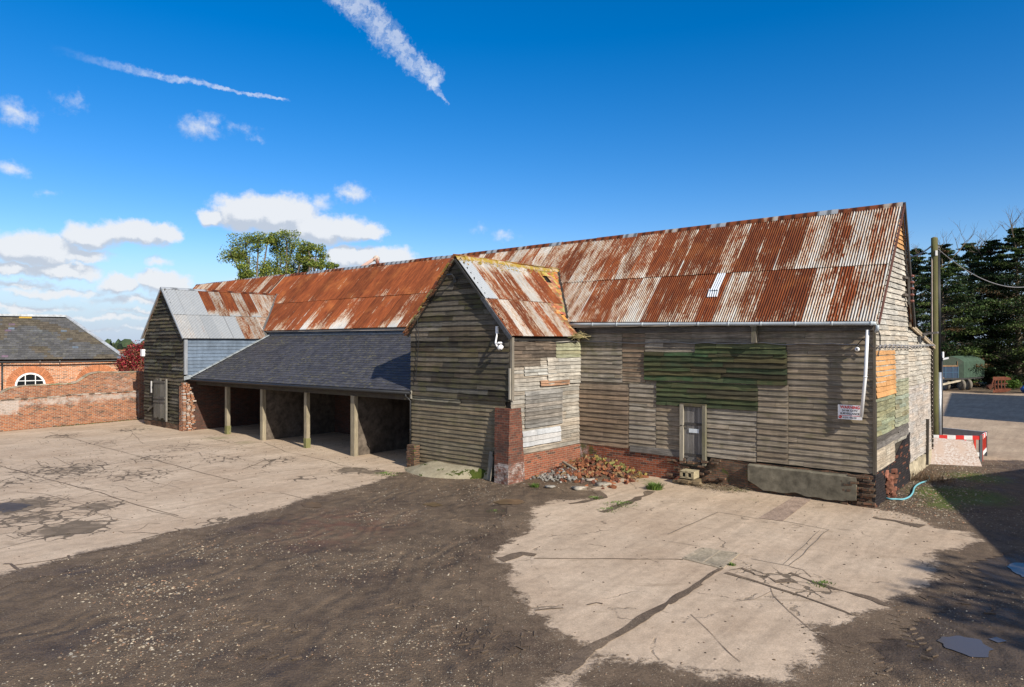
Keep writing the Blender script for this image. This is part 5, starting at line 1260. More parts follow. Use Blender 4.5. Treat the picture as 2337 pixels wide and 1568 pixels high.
# twigs at the step
def twigs(s, t, n, r, L, cols, name, label, cat, z=.02, up=.25):
    mb = MB()
    for k in range(n):
        p = B(s+random.gauss(0, r), t+random.gauss(0, r*.5), z); a = random.random()*6.28; d = Vector((math.cos(a), math.sin(a), random.uniform(0, up)*2)).normalized()*random.uniform(.4, 1)*L; m_ = p+d*.5+Vector((0, 0, random.uniform(0, .08)))
        mb.tube([p, m_, p+d], [.005, .004, .002], 3, random.choice(cols), caps=False)
    return tag(mb.build(name, M_MATTE, None, 'B', B(s, t, 0)), label, cat)
twigs(s0d-.6, -.55, 170, .42, .4, [(.12, .09, .06, 1), (.2, .15, .09, 1), (.3, .25, .17, 1)], 'twig_heap', 'dead twigs and stalks heaped beside the block step', 'twigs')
twigs(-.55, 5.0, 230, .32, .5, [(.16, .10, .06, 1), (.24, .17, .1, 1), (.10, .07, .045, 1)], 'dead_weeds', 'dry brown weeds growing at the foot of the gable', 'weeds', up=1.6)
def tuft(x, y, n, r, h, label, name='grass_tuft', cols=((.10, .17, .03), (.16, .24, .05), (.07, .12, .03))):
    X, Y = gr(x, y); mb = MB()
    for k in range(n):
        a = random.random()*6.28; q = r*random.random()**.7; bx, by = X+q*math.cos(a), Y+q*math.sin(a)*.8; hh = h*random.uniform(.4, 1); la = random.uniform(.2, .9)*hh; w = random.uniform(.006, .014); c = random.choice(cols)+(1,)
        px, py = -math.sin(a)*w, math.cos(a)*w; m1 = (bx+math.cos(a)*la*.4, by+math.sin(a)*la*.4, hh*.7); e = (bx+math.cos(a)*la, by+math.sin(a)*la, hh)
        mb.quad((bx-px, by-py, .01), (bx+px, by+py, .01), (m1[0]+px*.8, m1[1]+py*.8, m1[2]), (m1[0]-px*.8, m1[1]-py*.8, m1[2]), c); mb.face([(m1[0]-px*.8, m1[1]-py*.8, m1[2]), (m1[0]+px*.8, m1[1]+py*.8, m1[2]), e], c)
    o = mb.build(name, M_LEAF, None, 'W', (X, Y, 0))
    return tag(o, label, kind='stuff') if h < .13 else tag(o, label, 'grass tuft', 'grass tufts in the yard')
tuft(1494, 1117, 420, .26, .22, 'bright green grass tuft on the concrete in front of the brick plinth')
tuft(1418, 1152, 260, .5, .05, 'low strip of weeds growing along the dirty joint'); tuft(1390, 1165, 160, .35, .04, 'lower left end of the weedy strip in the joint'); tuft(1360, 1138, 150, .25, .05, 'patch of low grass between rubble and apron')
tuft(373, 961, 160, .22, .4, 'green weed at the foot of the wing door'); tuft(1618, 1094, 150, .12, .3, 'leafy weed against the dark bricks right of the step'); tuft(1556, 1094, 90, .12, .16, 'small green weed left of the block step')
tuft(1671, 1291, 60, .08, .07, 'tiny grass sprig at the corner of the ribbed cover'); tuft(1220, 1112, 120, .16, .14, 'green weeds at the foot of the buttress by the rubble'); tuft(1680, 1117, 200, .5, .05, 'thin weeds along the foot of the dark plinth')
tuft(885, 1083, 260, .5, .05, 'mossy weeds at the edge of the shed concrete'); tuft(1875, 1335, 110, .25, .05, 'small weeds in the broken gutter of the apron'); tuft(1130, 1168, 60, .25, .03, 'sparse weeds in the mud beyond the puddle'); tuft(430, 973, 120, .3, .12, 'weeds at the foot of the jagged pier')
# ribbed covers
def cover(name, pts, label, cols, ribs, frame=True, group=None):
    P_ = [Vector((*gr(*p), 0)) for p in pts]; a, b, c, d = P_; mb = MB()
    e = thing(name, label, 'drain cover', tuple((a+b+c+d)/4), 'W')
    U_ = (b-a); V_ = (d-a); n = ribs; L = U_.length
    mb.box((0, 0, 0), (0, 0, 0)) if 0 else None
    mb.quad(a+Vector((0, 0, .014)), b+Vector((0, 0, .014)), c+Vector((0, 0, .014)), d+Vector((0, 0, .014)), cols[0]); mb.build('plate', M_MATTE, e)
    mb = MB()
    for i in range(n):
        f = (i+.5)/n; p, q = a+(b-a)*f, d+(c-d)*f; mb.beam(p+Vector((0, 0, .018)), q+Vector((0, 0, .018)), L/n*.45, .010, cols[1])
    mb.build('ribs', M_MATTE, e)
    if frame:
        mb = MB()
        for p, q in ((a, b), (b, c), (c, d), (d, a)): mb.beam(p+Vector((0, 0, .016)), q+Vector((0, 0, .016)), .09, .014, cols[2])
        for f in ([.5] if ribs < 30 else []): mb.beam(a+(d-a)*f+Vector((0, 0, .02)), b+(c-b)*f+Vector((0, 0, .02)), .03, .012, cols[2])
        mb.build('frame', M_MATTE, e)
    return e
cover('drain_cover', c3((590, 475), (820, 335), (940, 345), (745, 495)), 'long reddish ribbed drain cover near the barn wall', ((.20, .15, .12, 1), (.36, .27, .21, 1), (.27, .21, .16, 1)), 34, frame=False)
cover('manhole_cover', c3((105, 738), (225, 672), (450, 705), (345, 798)), 'square grey ribbed manhole cover in the pale apron', ((.24, .20, .15, 1), (.40, .345, .26, 1), (.36, .30, .22, 1)), 24)
# hose
hp = [(1996, 1126), (2012, 1135), (2028, 1141), (2045, 1142), (2062, 1142), (2076, 1136), (2083, 1127), (2086, 1117), (2092, 1110), (2103, 1104), (2116, 1100), (2121, 1096), (2120, 1091), (2113, 1088)]
mb = MB(); P_ = [Vector((*gr(x, y), .035)) for x, y in hp]; sm = []
for i in range(len(P_)-1):
    p0, p1, p2, p3 = P_[max(i-1, 0)], P_[i], P_[i+1], P_[min(i+2, len(P_)-1)]
    for k in range(5): u = k/5; sm.append(.5*((2*p1)+(p2-p0)*u+(2*p0-5*p1+4*p2-p3)*u*u+(3*p1-p0-3*p2+p3)*u**3))
mb.tube(sm, .026, 8, (.17, .44, .50, 1)); tag(mb.build('garden_hose', M_ATTR, None, 'W', tuple(P_[0])), 'pale turquoise hose curling over the stones by the gable', 'hose')
X, Y = gr(2070, 1089); mb = MB(); mb.lathe((X, Y, .1), (.9, .3, .15), [(.0, -.2), (.1, -.2), (.115, -.15), (.115, .15), (.1, .2), (0, .2)], 16, (.02, .022, .026, 1)); tag(mb.build('plastic_drum', M_BLACK, None, 'W', (X, Y, 0)), 'small black plastic drum lying at the foot of the gable', 'drum')

# ================================================================== FITTINGS ON THE BARN
# detached white downpipe
mb = MB(); a1 = wt(1980, 757, -.24); a2 = wt(1975, 860, -.22); a3 = wt(1966, 952, -.2)
mb.tube([B(a1[0], -.24, a1[1]+.05), B(a2[0], -.23, a2[1]), B(a3[0], -.22, a3[1])], .045, 12, (.8, .8, .8, 1)); 
mb.tube([B(a2[0]+.0, -.23, a2[1]-.02), B(a2[0], -.23, a2[1]+.02)], .052, 12)
tag(mb.build('downpipe', M_WHITE, None, 'B', B(a3[0], -.22, a3[1])), 'white plastic downpipe hanging loose at the barn corner', 'downpipe')
# warning sign
sg = thing('warning_sign', 'white warning sign about surveillance with red heading, by the white downpipe', 'sign', B(*[wt(1940, 940, -.1)[0], -.1, wt(1940, 940, -.1)[1]]))
sl_, zt_ = wt(1912.5, 925, -.1); sr_, zb_ = wt(1967.5, 957, -.1); zt_ = wt(1940, 924.5, -.1)[1]; zb_ = wt(1940, 957.5, -.1)[1]
mb = MB(); mb.box(B(sl_, -.108, zb_), B(sr_, -.095, zt_), (.80, .80, .82, 1)); mb.build('board', M_ATTR, sg)
W_ = sl_-sr_; Hh = zt_-zb_
def emis(name, rgb): return mat_simple(name, rgb, .5, 0, .03, 3, 0)
RED = emis('red_print', (.62, .03, .03)); INK = emis('black_print', (.02, .02, .025)); GRY = emis('grey_print', (.28, .28, .29))
def text(body, name, u0, u1, v, h, mat, bold=.0):
    c = bpy.data.curves.new('t', 'FONT'); c.body = body; c.size = 1; c.offset = bold; c.extrude = 0
    o = bpy.data.objects.new('t', c); col_root.objects.link(o); bpy.context.view_layer.update()
    me = bpy.data.meshes.new_from_object(o.evaluated_get(bpy.context.evaluated_depsgraph_get())); col_root.objects.unlink(o); bpy.data.objects.remove(o)
    xs_ = [w.co.x for w in me.vertices]; ys_ = [w.co.y for w in me.vertices]; x0, x1, y0, y1 = min(xs_), max(xs_), min(ys_), max(ys_)
    org = FRAMES[sg.name][1]
    for w in me.vertices:
        uu = u0+(u1-u0)*(w.co.x-x0)/(x1-x0); vv = v+h*(w.co.y-y0)/(y1-y0)
        p = B(sl_-W_*uu, -.1115, zb_+Hh*vv)-Vector(org); w.co = p
    me.materials.clear(); me.materials.append(mat); ob = bpy.data.objects.new(name, me); col_root.objects.link(ob); ob.parent = sg; FRAMES[ob.name] = ('B', org); return ob
text('WARNING', 'heading', .09, .91, .74, .21, RED, .035); text('24 HR CCTV', 'lettering', .17, .83, .54, .14, INK, .03); text('SURVEILLANCE', 'lettering', .10, .90, .34, .14, INK, .03)
mb = MB()
mb.box(B(sl_-W_*.16, -.1115, zb_+Hh*.245), B(sl_-W_*.92, -.110, zb_+Hh*.275), (.6, .1, .1, 1)); mb.build('red_line', RED, sg)
text('01255 436150', 'lettering', .20, .78, .07, .12, INK, .025)
mb = MB(); mb.lathe(B(sl_-W_*.10, -.112, zb_+Hh*.16), (0, -1, 0), [(0, 0), (.045, 0), (.045, .002), (0, .002)], 20); mb.build('emblem', RED, sg)
mb = MB(); mb.beam(B(sl_-W_*.06, -.1155, zb_+Hh*.21), B(sl_-W_*.14, -.1155, zb_+Hh*.11), .003, .018, (.8, .8, .8, 1), up=(0, 1, 0)); mb.build('emblem_bar', M_ATTR, sg)
# white dome light on the front wall
s, z = wt(1958, 797); mb = MB(); L_ = thing('dome_camera', 'small round white dome camera below the gutter near the barn corner', 'camera', B(s, -.06, z)); mb.lathe(B(s, -.05, z), (0, -1, 0), [(.065, 0), (.065, .03), (.06, .05), (.04, .08), (0, .09)], 20); mb.build('dome', M_WHITE, L_)
mb = MB(); mb.lathe(B(s, -.12, z), (0, -1, .1), [(.018, 0), (.018, .025), (0, .03)], 10); mb.build('lens', M_BLACK, L_)
# CCTV on the porch
s, z = wt(1141, 788, PT); s2, z2 = wt(1137, 760, PT)
cc = thing('security_camera', 'white camera on a curved bracket at the upper right of the porch front', 'camera', B(s, PT-.05, z))
mb = MB(); mb.tube([B(s+.02, PT-.10, z+.42), B(s+.03, PT-.14, z+.25), B(s-.02, PT-.24, z+.08), B(s-.14, PT-.30, z-.03)], .03, 10); mb.box(B(s+.0, PT-.12, z+.38), B(s+.09, PT-.05, z+.62)); mb.obox(B(s-.13, PT-.2, z+.06), Vector((1, 0, .4)).normalized(), (0, 1, 0), Vector((-.4, 0, 1)).normalized(), .07, .1, .025); mb.build('bracket', M_WHITE, cc)
mb = MB(); mb.lathe(B(s-.28, PT-.3, z-.07), (-.5, -.2, -.5), [(0, -.09), (.06, -.09), (.085, -.02), (.085, .04), (.06, .085), (0, .1)], 18); mb.build('camera_head', M_WHITE, cc)
mb = MB(); mb.lathe(B(s-.34, PT-.33, z-.13), (-.5, -.2, -.5), [(.05, 0), (.04, .03), (0, .035)], 14); mb.build('lens', M_BLACK, cc)
# floodlight near the porch apex
s, z = wt(1043, 632, PT)
fl = thing('floodlight', 'small dark floodlight under the apex of the porch', 'floodlight', B(s, PT-.05, z)); mb = MB(); mb.obox(B(s, PT-.32, z), (1, 0, 0), Vector((0, -.75, .65)), Vector((0, .65, .75)), .13, .09, .03, (.03, .03, .03, 1)); mb.build('housing', M_BLACK, fl)
mb = MB(); mb.obox(B(s, PT-.30, z+.03), (1, 0, 0), Vector((0, -.75, .65)), Vector((0, .65, .75)), .11, .07, .006, (.3, .3, .3, 1)); mb.build('glass', M_ATTR, fl)
mb = MB(); mb.tube([B(s, PT-.05, z-.1), B(s, PT-.18, z-.1), B(s, PT-.28, z-.03)], .02, 6); mb.box(B(s-.06, PT-.12, z-.2), B(s+.06, PT-.06, z-.06)); mb.build('arm', M_BLACK, fl)
# white box at the far edge of the wing
s, z = wt(333, 805, WT_); a_ = thing('alarm_box', 'white alarm box at the left edge of the dark wing', 'alarm box', B(s, WT_-.05, z)); mb = MB(); mb.box(B(s-.10, WT_-.24, z-.19), B(s+.12, WT_-.05, z+.19), jit=.004); mb.build('case', M_WHITE, a_)
mb = MB(); mb.box(B(s-.03, WT_-.243, z-.15), B(s+.03, WT_-.241, z-.09), (.05, .03, .03, 1)); mb.build('badge', M_ATTR, a_)
# light on the outshot
t, z = ws(2098, 762, 0); ol = thing('wall_lamp', 'dark bulkhead lamp on an arm under the outshot verge', 'lamp', B(-.02, t, z)); mb = MB(); mb.tube([B(-.04, t-.3, z-.2), B(-.2, t-.1, z-.05), B(-.3, t+.1, z)], .02, 6, (.06, .06, .06, 1)); mb.box(B(-.02, t-.4, z-.3), B(-.09, t-.2, z-.08), (.08, .08, .08, 1)); mb.build('arm', M_ATTR, ol)
mb = MB(); mb.obox(B(-.32, t+.15, z+.02), Vector((.9, 0, .1)).normalized(), (0, 1, 0), (0, 0, 1), .22, .18, .03, (.16, .15, .14, 1)); mb.build('hood', M_ATTR, ol)
# cables
def cable(pts, r, name, label, mat=M_BLACK, wig=.0, n=14, frame='B', org=None, cat='cable'):
    mb = MB(); out = []
    for a, b in zip(pts[:-1], pts[1:]):
        a, b = Vector(a), Vector(b)
        for i in range(n): u = i/n; p = a+(b-a)*u; out.append(p+Vector((0, 0, wig*noise.noise(Vector((p.x*1.5, p.y*1.5, p.z*.5))))))
    out.append(Vector(pts[-1])); mb.tube(out, r, 6); return tag(mb.build(name, mat, None, frame, org or tuple(pts[0])), label, cat)
GREYC = mat_simple('grey_cable', (.22, .22, .23), .6, 0, .2, 5, .05)
cable([B(9.6, -.10, 4.60), B(7.5, -.09, 4.53), B(5, -.09, 4.52), B(3, -.08, 4.49), B(1.2, -.08, 4.46), B(.35, -.1, 4.44)], .014, 'wall_cable', 'grey cable running along the front boards under the gutter', GREYC, .07)
cable([B(.4, -.1, 4.44), B(.25, -.16, 4.6), B(.1, -.12, 4.5), B(-.02, -.14, 4.38)], .014, 'corner_cable', 'black cable looping round the barn corner behind the downpipe', M_BLACK, .03, 6)
cable([B(-.06, .1, 5.0), B(-.12, .15, 4.7), B(-.10, .25, 4.45), B(-.08, .1, 4.15)], .018, 'hanging_cable', 'black cable hanging down the corner of the gable wall', M_BLACK, .02, 6)
mb = MB(); pts = []
for i in range(120): t = .1+8.9*i/119; pts.append(B(-.10-.01*math.sin(i*.9), t, 4.42+.035*abs(math.sin(i*.42))+.02*math.sin(t)))
mb.tube(pts, .013, 5); mb.tube([p+Vector((.01, 0, -.035+.02*math.sin(k*.8))) for k, p in enumerate(pts)], .012, 5)
tag(mb.build('twisted_cable', GREYC, None, 'B', B(-.1, 0, 4.4)), 'twisted pair of cables across the gable wall above the new boards', 'cable')
cable([B(14.1, PT-.09, 5.4), B(14.0, PT-.11, 4.6), B(14.1, PT-.10, 3.9), B(14.18, PT-.1, 3.1)], .012, 'drop_cable', 'thin black cable hanging at the left of the porch front', M_BLACK, .05)
cable([B(9.9, PT-.08, 4.62), B(9.66, PT+.2, 4.60), B(9.66, -2, 4.58), B(9.66, -.3, 4.55)], .014, 'porch_cable', 'black cable along the top of the porch side wall', M_BLACK, .05)
# insulators and bracket on the gable
ins = thing('insulator_rack', 'rack of brown insulators high on the gable wall', 'insulator', B(-.1, 3.9, 6.2)); mb = MB(); mb.box(B(-.05, 3.55, 6.55), B(-.12, 4.15, 6.62), (.12, .1, .08, 1)); mb.box(B(-.05, 3.55, 6.0), B(-.12, 4.15, 6.07), (.12, .1, .08, 1)); mb.box(B(-.10, 4.05, 5.75), B(-.16, 4.12, 6.75), (.1, .09, .08, 1)); mb.build('bracket', M_ATTR, ins)
for k in range(5):
    mb = MB(); z = 5.85+k*.2; mb.lathe(B(-.14, 4.12, z), (1, .2, 0), [(0, 0), (.05, 0), (.03, .04), (.055, .07), (.035, .12), (0, .14)], 10, (.20, .08, .06, 1)); mb.build('insulator', M_ATTR, ins)

# ================================================================== POLE, WIRES, BARRIER
px, py = at(2132.5, 900, 27.3).x, 27.3
pole = thing('utility_pole', 'greenish wooden utility pole standing beside the outshot', 'utility pole', (px, py, 0), 'W')
mb = MB(); mb.tube([(px, py, z) for z in (0, 2, 4, 6, 8, 8.72)], [.15, .145, .14, .13, .12, .12], 16, (.115, .108, .048, .4))
POLE = mat_wood('pole_timber', .6, 1.3, mosscol=(.12, .125, .04, 1), knots=False); mb.build('post', POLE, pole)
mb = MB(); mb.tube([(px, py, 8.72), (px, py, 8.76)], [.12, .04], 16, (.2, .19, .15, 1)); mb.build('cap', W_POST, pole)
mb = MB(); mb.tube([(px+.19, py-.02, 0), (px+.19, py-.02, 3.35)], .075, 12); mb.build('steel_conduit', M_STEEL, pole)
mb = MB()
for k, (dx, r) in enumerate(((.15, .018), (.185, .022), (.22, .016))): mb.tube([(px+dx, py-.05, 3.3), (px+dx*.95, py-.06, 5.5), (px+dx*.8, py-.05, 8.2)], r, 6)
mb.tube([(px+.30, py, 0), (px+.30, py, 4.0)], .035, 6)
mb.build('riser_cable', M_BLACK, pole)
mb = MB(); mb.obox((px+.31, py-.05, 4.05), (1, 0, 0), (0, 1, 0), (0, 0, 1), .03, .03, .12); mb.obox((px+.40, py-.08, 3.9), Vector((.9, -.3, .25)).normalized(), (.3, .9, 0), (0, 0, 1), .1, .035, .035); mb.build('camera', M_WHITE, pole)
mb = MB(); mb.tube([(px-.14, py, 8.35), (px+.2, py, 8.35)], .03, 6, (.2, .2, .2, 1)); mb.box((px-.05, py-.15, 8.0), (px+.04, py-.11, 8.2), (.5, .5, .5, 1)); mb.build('ironwork', M_ATTR, pole)
def wcat(a, b, sag, r, name, label, mat=M_BLACK):
    a, b = Vector(a), Vector(b); mb = MB(); mb.tube([a+(b-a)*(i/24)-Vector((0, 0, sag*4*(i/24)*(1-i/24))) for i in range(25)], r, 6); return tag(mb.build(name, mat, None, 'W', tuple(a)), label, 'wire')
e1 = at(2064, 587, 24.2)
wcat((px-.12, py, 8.4), e1, .12, .03, 'supply_cable', 'thick black cable from the pole top to the barn gable')
e2 = at(2345, 663, 30)
wcat((px+.12, py, 8.3), e2+Vector((6, 6, 1.2)), 1.0, .018, 'overhead_cable', 'grey cable sagging from the pole top away to the right', GREYC)
wcat((px-.10, py, 8.0), (px-1.0, py-1.5, .3), 0, .018, 'stay_wire', 'thin stay wire from the pole down to the gable foot', mat_simple('stay_wire_steel', (.45, .36, .30), .6, .1, .2, 4, .05))
# barrier panels
def barrier(a, b, label, nb=5, name='safety_barrier'):
    a, b = Vector((*a, 0)), Vector((*b, 0)); d = (b-a); L = d.length; d.normalize(); r = thing(name, label, 'barrier', tuple(a), 'W', 'red and white barriers round the pole')
    up = Vector((0, 0, 1)); nr = d.cross(up); m = MB(); k = max(3, int(L/.28))
    for i in range(k):
        c = (.72, .72, .70, 1) if i % 2 == 0 else (.62, .03, .025, 1); m.obox(a+d*L*(i+.5)/k+up*.90, d, nr, up, L/k/2, .03, .075, c)
    m.build('top_rail', M_ATTR, r)
    m = MB(); m.obox(a+d*L/2+up*.27, d, nr, up, L/2, .03, .075, (.72, .72, .70, 1)); m.build('bottom_rail', M_ATTR, r)
    for i in range(nb):
        m = MB(); m.obox(a+d*L*(i+.6)/(nb+.2)+up*.58, d, nr, up, .035, .025, .25, (.62, .05, .03, 1)); m.build('slat', M_ATTR, r)
    for q in (0, 1):
        m = MB(); m.obox(a+d*L*q+up*.5, d, nr, up, .045, .045, .5, (.10, .11, .12, 1) if q else (.6, .05, .03, 1)); m.build('leg', M_ATTR, r)
barrier((16.15, 26.35), (17.88, 26.05), 'red and white barrier panel behind the leaning board')
barrier((17.95, 26.1), (18.95, 27.3), 'red and white barrier panel turned edge-on at the right of the board')
mb = MB(); mb.beam((17.95, 28.9, .82), (18.95, 27.35, .82), .05, .24, (.50, .47, .42, 1)); mb.beam((17.97, 28.87, 0), (17.97, 28.87, .75), .06, .06, (.2, .2, .2, 1)); mb.beam((17.95, 28.9, .955), (18.95, 27.35, .955), .07, .03, (.6, .6, .58, 1))
tag(mb.build('grey_rail', M_ATTR, None, 'W', (18, 28.8, 0)), 'plain grey rail behind the pole at the rear of the barriers', 'barrier', 'red and white barriers round the pole')
def mat_ply():
    m, k = newmat('worn_chipboard'); P = k.n('ShaderNodeTexCoord').outputs['Object']; n = k.noise(P, 1., 5., .7, .4, (14, 14, 30)); n2 = k.noise(P, 2., 4., .6)
    c = k.mix(k.ss(n, .4, .6), (.36, .26, .21, 1), (.56, .52, .49, 1)); c = k.mix(k.ss(n2, .35, .55), (.46, .36, .30, 1), c); fin(k, c, .9, n, .2, .004); return m
mb = MB(); b0, b1 = Vector((15.44, 25.5, .0)), Vector((17.2, 24.98, .0)); u0, u1 = Vector((15.72, 26.0, .93)), Vector((17.22, 25.5, .82)); th = Vector((.02, .06, .02))
mb.quad(b0, b1, u1, u0); mb.quad(b0+th, b1+th, u1+th, u0+th); mb.quad(u0, u1, u1+th, u0+th); mb.quad(b0, u0, u0+th, b0+th); mb.quad(b1, u1, u1+th, b1+th)
tag(mb.build('chipboard_sheet', mat_ply(), None, 'W', tuple(b0)), 'pinkish-white weathered chipboard sheet leaning against the barrier', 'board')

# ================================================================== LEFT: YARD WALL AND STABLE
wa = Vector((*gr(0, 985), 0)); wb_ = Vector((*gr(332, 955), 0)); wd = (wb_-wa).normalized(); wn = Vector((wd.y, -wd.x, 0)); WLen = (wb_-wa).length; ext = 9.
def wall_pt(x, y):       # photo point on the wall plane -> (distance, z)
    r = (x-CX)/FP; den = r*wn.x+wn.y; Y = (wa.x*wn.x+wa.y*wn.y)/den; p = Vector((r*Y, Y, 0)); return (p-wa).dot(wd), H-(y-CY)/FP*Y
prof = [wall_pt(*p) for p in [(0, 899), (10, 893), (25, 886), (45, 882), (75, 880), (120, 878), (165, 876), (180, 871), (192, 862), (205, 853), (222, 850), (260, 850), (316, 849)]]
prof = [(-ext, prof[0][1]-.35), (-1.5, prof[0][1]-.3), (-.6, prof[0][1]-.12)]+prof+[(WLen+.1, prof[-1][1]+.02)]
def wtop(u):
    for (a, za), (b, zb) in zip(prof[:-1], prof[1:]):
        if a <= u <= b: return za+(zb-za)*(u-a)/(b-a)+.012*noise.noise(Vector((u*3, 0, 0)))
    return prof[-1][1]
led = [wall_pt(*p) for p in [(10, 914), (90, 908), (190, 900), (316, 893)]]
def ledge(u): 
    for (a, za), (b, zb) in zip(led[:-1], led[1:]):
        if a <= u <= b: return za+(zb-za)*(u-a)/(b-a)
    return led[0][1] if u < led[0][0] else led[-1][1]
yw = thing('yard_wall', 'old red brick yard wall with a stepped curved top and white salt stains', 'brick wall', tuple(wa), 'W')
FW = lambda u, z, o: wa+wd*u+wn*o+Vector((0, 0, z))
def wc(u, z):
    e = ledge(u); w = .52+.24*math.exp(-((z-e+.22)/.28)**2)*(1 if u < 7 else .5)+(.18 if u > WLen-.5 else 0)+(.2 if u < .8 and z > .8 else 0); return (w, .42+(.1 if z < .15 else 0)+.05*(z > wtop(u)-.15), 0, 1)
mb = MB(); brickpanel(mb, FW, -ext, WLen, -.02, 2, off=.06, top=ledge, amp=.03, col=wc, n=150, thick=.3); mb.build('lower_courses', M_BRICKWALL, yw)
mb = MB(); brickpanel(mb, FW, -ext, WLen, 1.2, 3, off=0, top=wtop, amp=.02, col=lambda u, z: (.52 if 1 < u < 5 else .60, .45, 0, 1), n=150, thick=.24, uo=3.3); mb.build('upper_courses', M_BRICKWALL, yw)
mb = MB(); u = -ext
while u < WLen-.4:
    e = u+.22; a, b = FW(u, wtop(u)+.02, -.12), FW(e, wtop(e)+.02, -.12); mb.beam(a, b, .30, .055, random.choice([(.30, .25, .19, 1), (.26, .22, .15, 1), (.22, .21, .12, 1), (.36, .30, .22, 1)]), jit=.012); u = e
mb.build('coping', M_MATTE, yw)
mb = MB(); u = -ext
while u < WLen-.4: e = u+.3; mb.beam(FW(u, ledge(u)+.01, .03), FW(e, ledge(e)+.01, .03), .10, .05, random.choice([(.33, .30, .26, 1), (.10, .08, .06, 1), (.24, .2, .16, 1), (.38, .33, .28, 1)]), jit=.014); u = e
mb.build('ledge', M_MATTE, yw)
mb = MB(); brickpanel(mb, FW, WLen-.42, WLen+.02, -.02, prof[-1][1], off=.10, amp=.015, col=(.52, .42, 0, 1), thick=.4); mb.build('end_pier', M_BRICKWALL, yw)
# weeds along the base
mb = MB()
for k in range(1500):
    u = random.uniform(2.5, WLen+1.5); o = .1+abs(random.gauss(0, .12)); p = FW(u, 0, o); pebble(mb, p.x, p.y, random.uniform(.02, .05), .006, cols=((.10, .12, .03), (.16, .13, .07), (.08, .06, .04)))
tag(mb.build('weedy_litter', M_MATTE), 'weedy litter along the foot of the brick yard wall', kind='stuff')

# stable: direction of its long wall
sd = Vector((.85, .527, 0)).normalized(); sn = Vector((sd.y, -sd.x, 0)); sc = Vector((at(279, 820, 52).x, 52, 0))     # right-hand corner
st = thing('brick_stable', 'orange brick stable with arched white windows and a hipped mottled slate roof', 'building', tuple(sc), 'W')
EZ = 3.34
def st_pt(x, y, off=0.):
    r = (x-CX)/FP; den = r*sn.x+sn.y; Y = (sc.x*sn.x+sc.y*sn.y+off)/den; p = Vector((r*Y, Y, 0)); return (p-sc).dot(sd), H-(y-CY)/FP*Y
FS = lambda u, z, o: sc+sd*u+sn*o+Vector((0, 0, z))
SLn = 24.; SW = 7.
mb = MB(); brickpanel(mb, FS, -SLn, 0, 0, EZ, off=0, amp=.008, n=100); mb.build('front_wall', M_BRICKORANGE, st)
mb = MB(); q = lambda u, o, z: FS(u, z, -o)
mb.quad(q(0, 0, 0), q(0, SW, 0), q(0, SW, EZ), q(0, 0, EZ), (.5, .5, 0, 1), [(0, 0), (7, 0), (7, EZ), (0, EZ)]); mb.quad(q(-SLn, SW, 0), q(0, SW, 0), q(0, SW, EZ), q(-SLn, SW, EZ), (.5, .5, 0, 1), [(0, 0), (24, 0), (24, EZ), (0, EZ)]); mb.quad(q(-SLn, 0, 0), q(-SLn, SW, 0), q(-SLn, SW, EZ), q(-SLn, 0, EZ), (.5, .5, 0, 1), [(0, 0), (7, 0), (7, EZ), (0, EZ)])
mb.build('end_wall', M_BRICKORANGE, st)
# roof: front slope as slates, clipped by the hip
EO = .30
# ridge end from the photo point (152,722): on the vertical plane half-way across
def ridge_pt(x, y): return st_pt(x, y, -SW/2*1.0)
ru, rz = ridge_pt(152, 723)
e_u = st_pt(287, 818, EO)[0]
def srb(u, f): return FS(u, EZ+.02+(rz-EZ-.02)*f, EO-(EO+SW/2)*f)
SRL = math.hypot(EO+SW/2, rz-EZ); SRN = srb(1, 0)-srb(0, 0); SRN = (srb(1, 0)-srb(0, 0)).cross(srb(0, .5)-srb(0, 0)).normalized()
if SRN.z < 0: SRN = -SRN
def stc(p, f):
    v = random.uniform(.75, 1.25); n1 = noise.noise(Vector((p*.35, f*3, 2)))
    c = (.082, .082, .084) if n1 < .15 else (.088, .074, .056)
    r = random.random()
    if r < .025: c = (.11, .14, .18)
    elif r < .035: c = (.13, .09, .12)
    elif r < .06: c = (.09, .095, .10)
    return (c[0]*v, c[1]*v, c[2]*v, .35)
mb = MB(); slates(mb, srb, SRN, SRL, .24, .38, stc, lambda f: (-SLn-.3, e_u+(ru-e_u)*f), th=.012)
a, b = st_pt(45, 728, 0)[0]-0, 0
mb.build('slate_roof', M_SLATE, st)
mb = MB(); ua = ridge_pt(44, 728)[0]; ub = ridge_pt(73, 728)[0]
n_ = 3
mb.quad(srb(ua, .935)+SRN*.05, srb(ub, .935)+SRN*.05, srb(ub, .995)+SRN*.05, srb(ua, .995)+SRN*.05, (.42, .27, .05, 1)); tag(mb.build('yellow_patch', M_MATTE, st), 'yellow patch just under the ridge')
mb = MB(); mb.face([srb(-SLn-.3, 1), srb(ru, 1), q(e_u, SW+EO, EZ), q(-SLn-.3, SW+EO, EZ)], (.12, .12, .12, 1)); mb.face([srb(ru, 1), srb(e_u, 0), q(e_u, SW+EO, EZ)], (.12, .12, .12, 1), [(0, 3), (-3, 0), (3, 0)]); mb.face([srb(-SLn-.3, 1), srb(-SLn-.3, 0), q(-SLn-.3, SW+EO, EZ)], (.12, .12, .12, 1))
mb.face([srb(-SLn-.3, 0), srb(e_u, 0), q(e_u, SW+EO, EZ), q(-SLn-.3, SW+EO, EZ)], (.03, .03, .03, 1)); mb.build('rear_slates', M_SLATE, st)
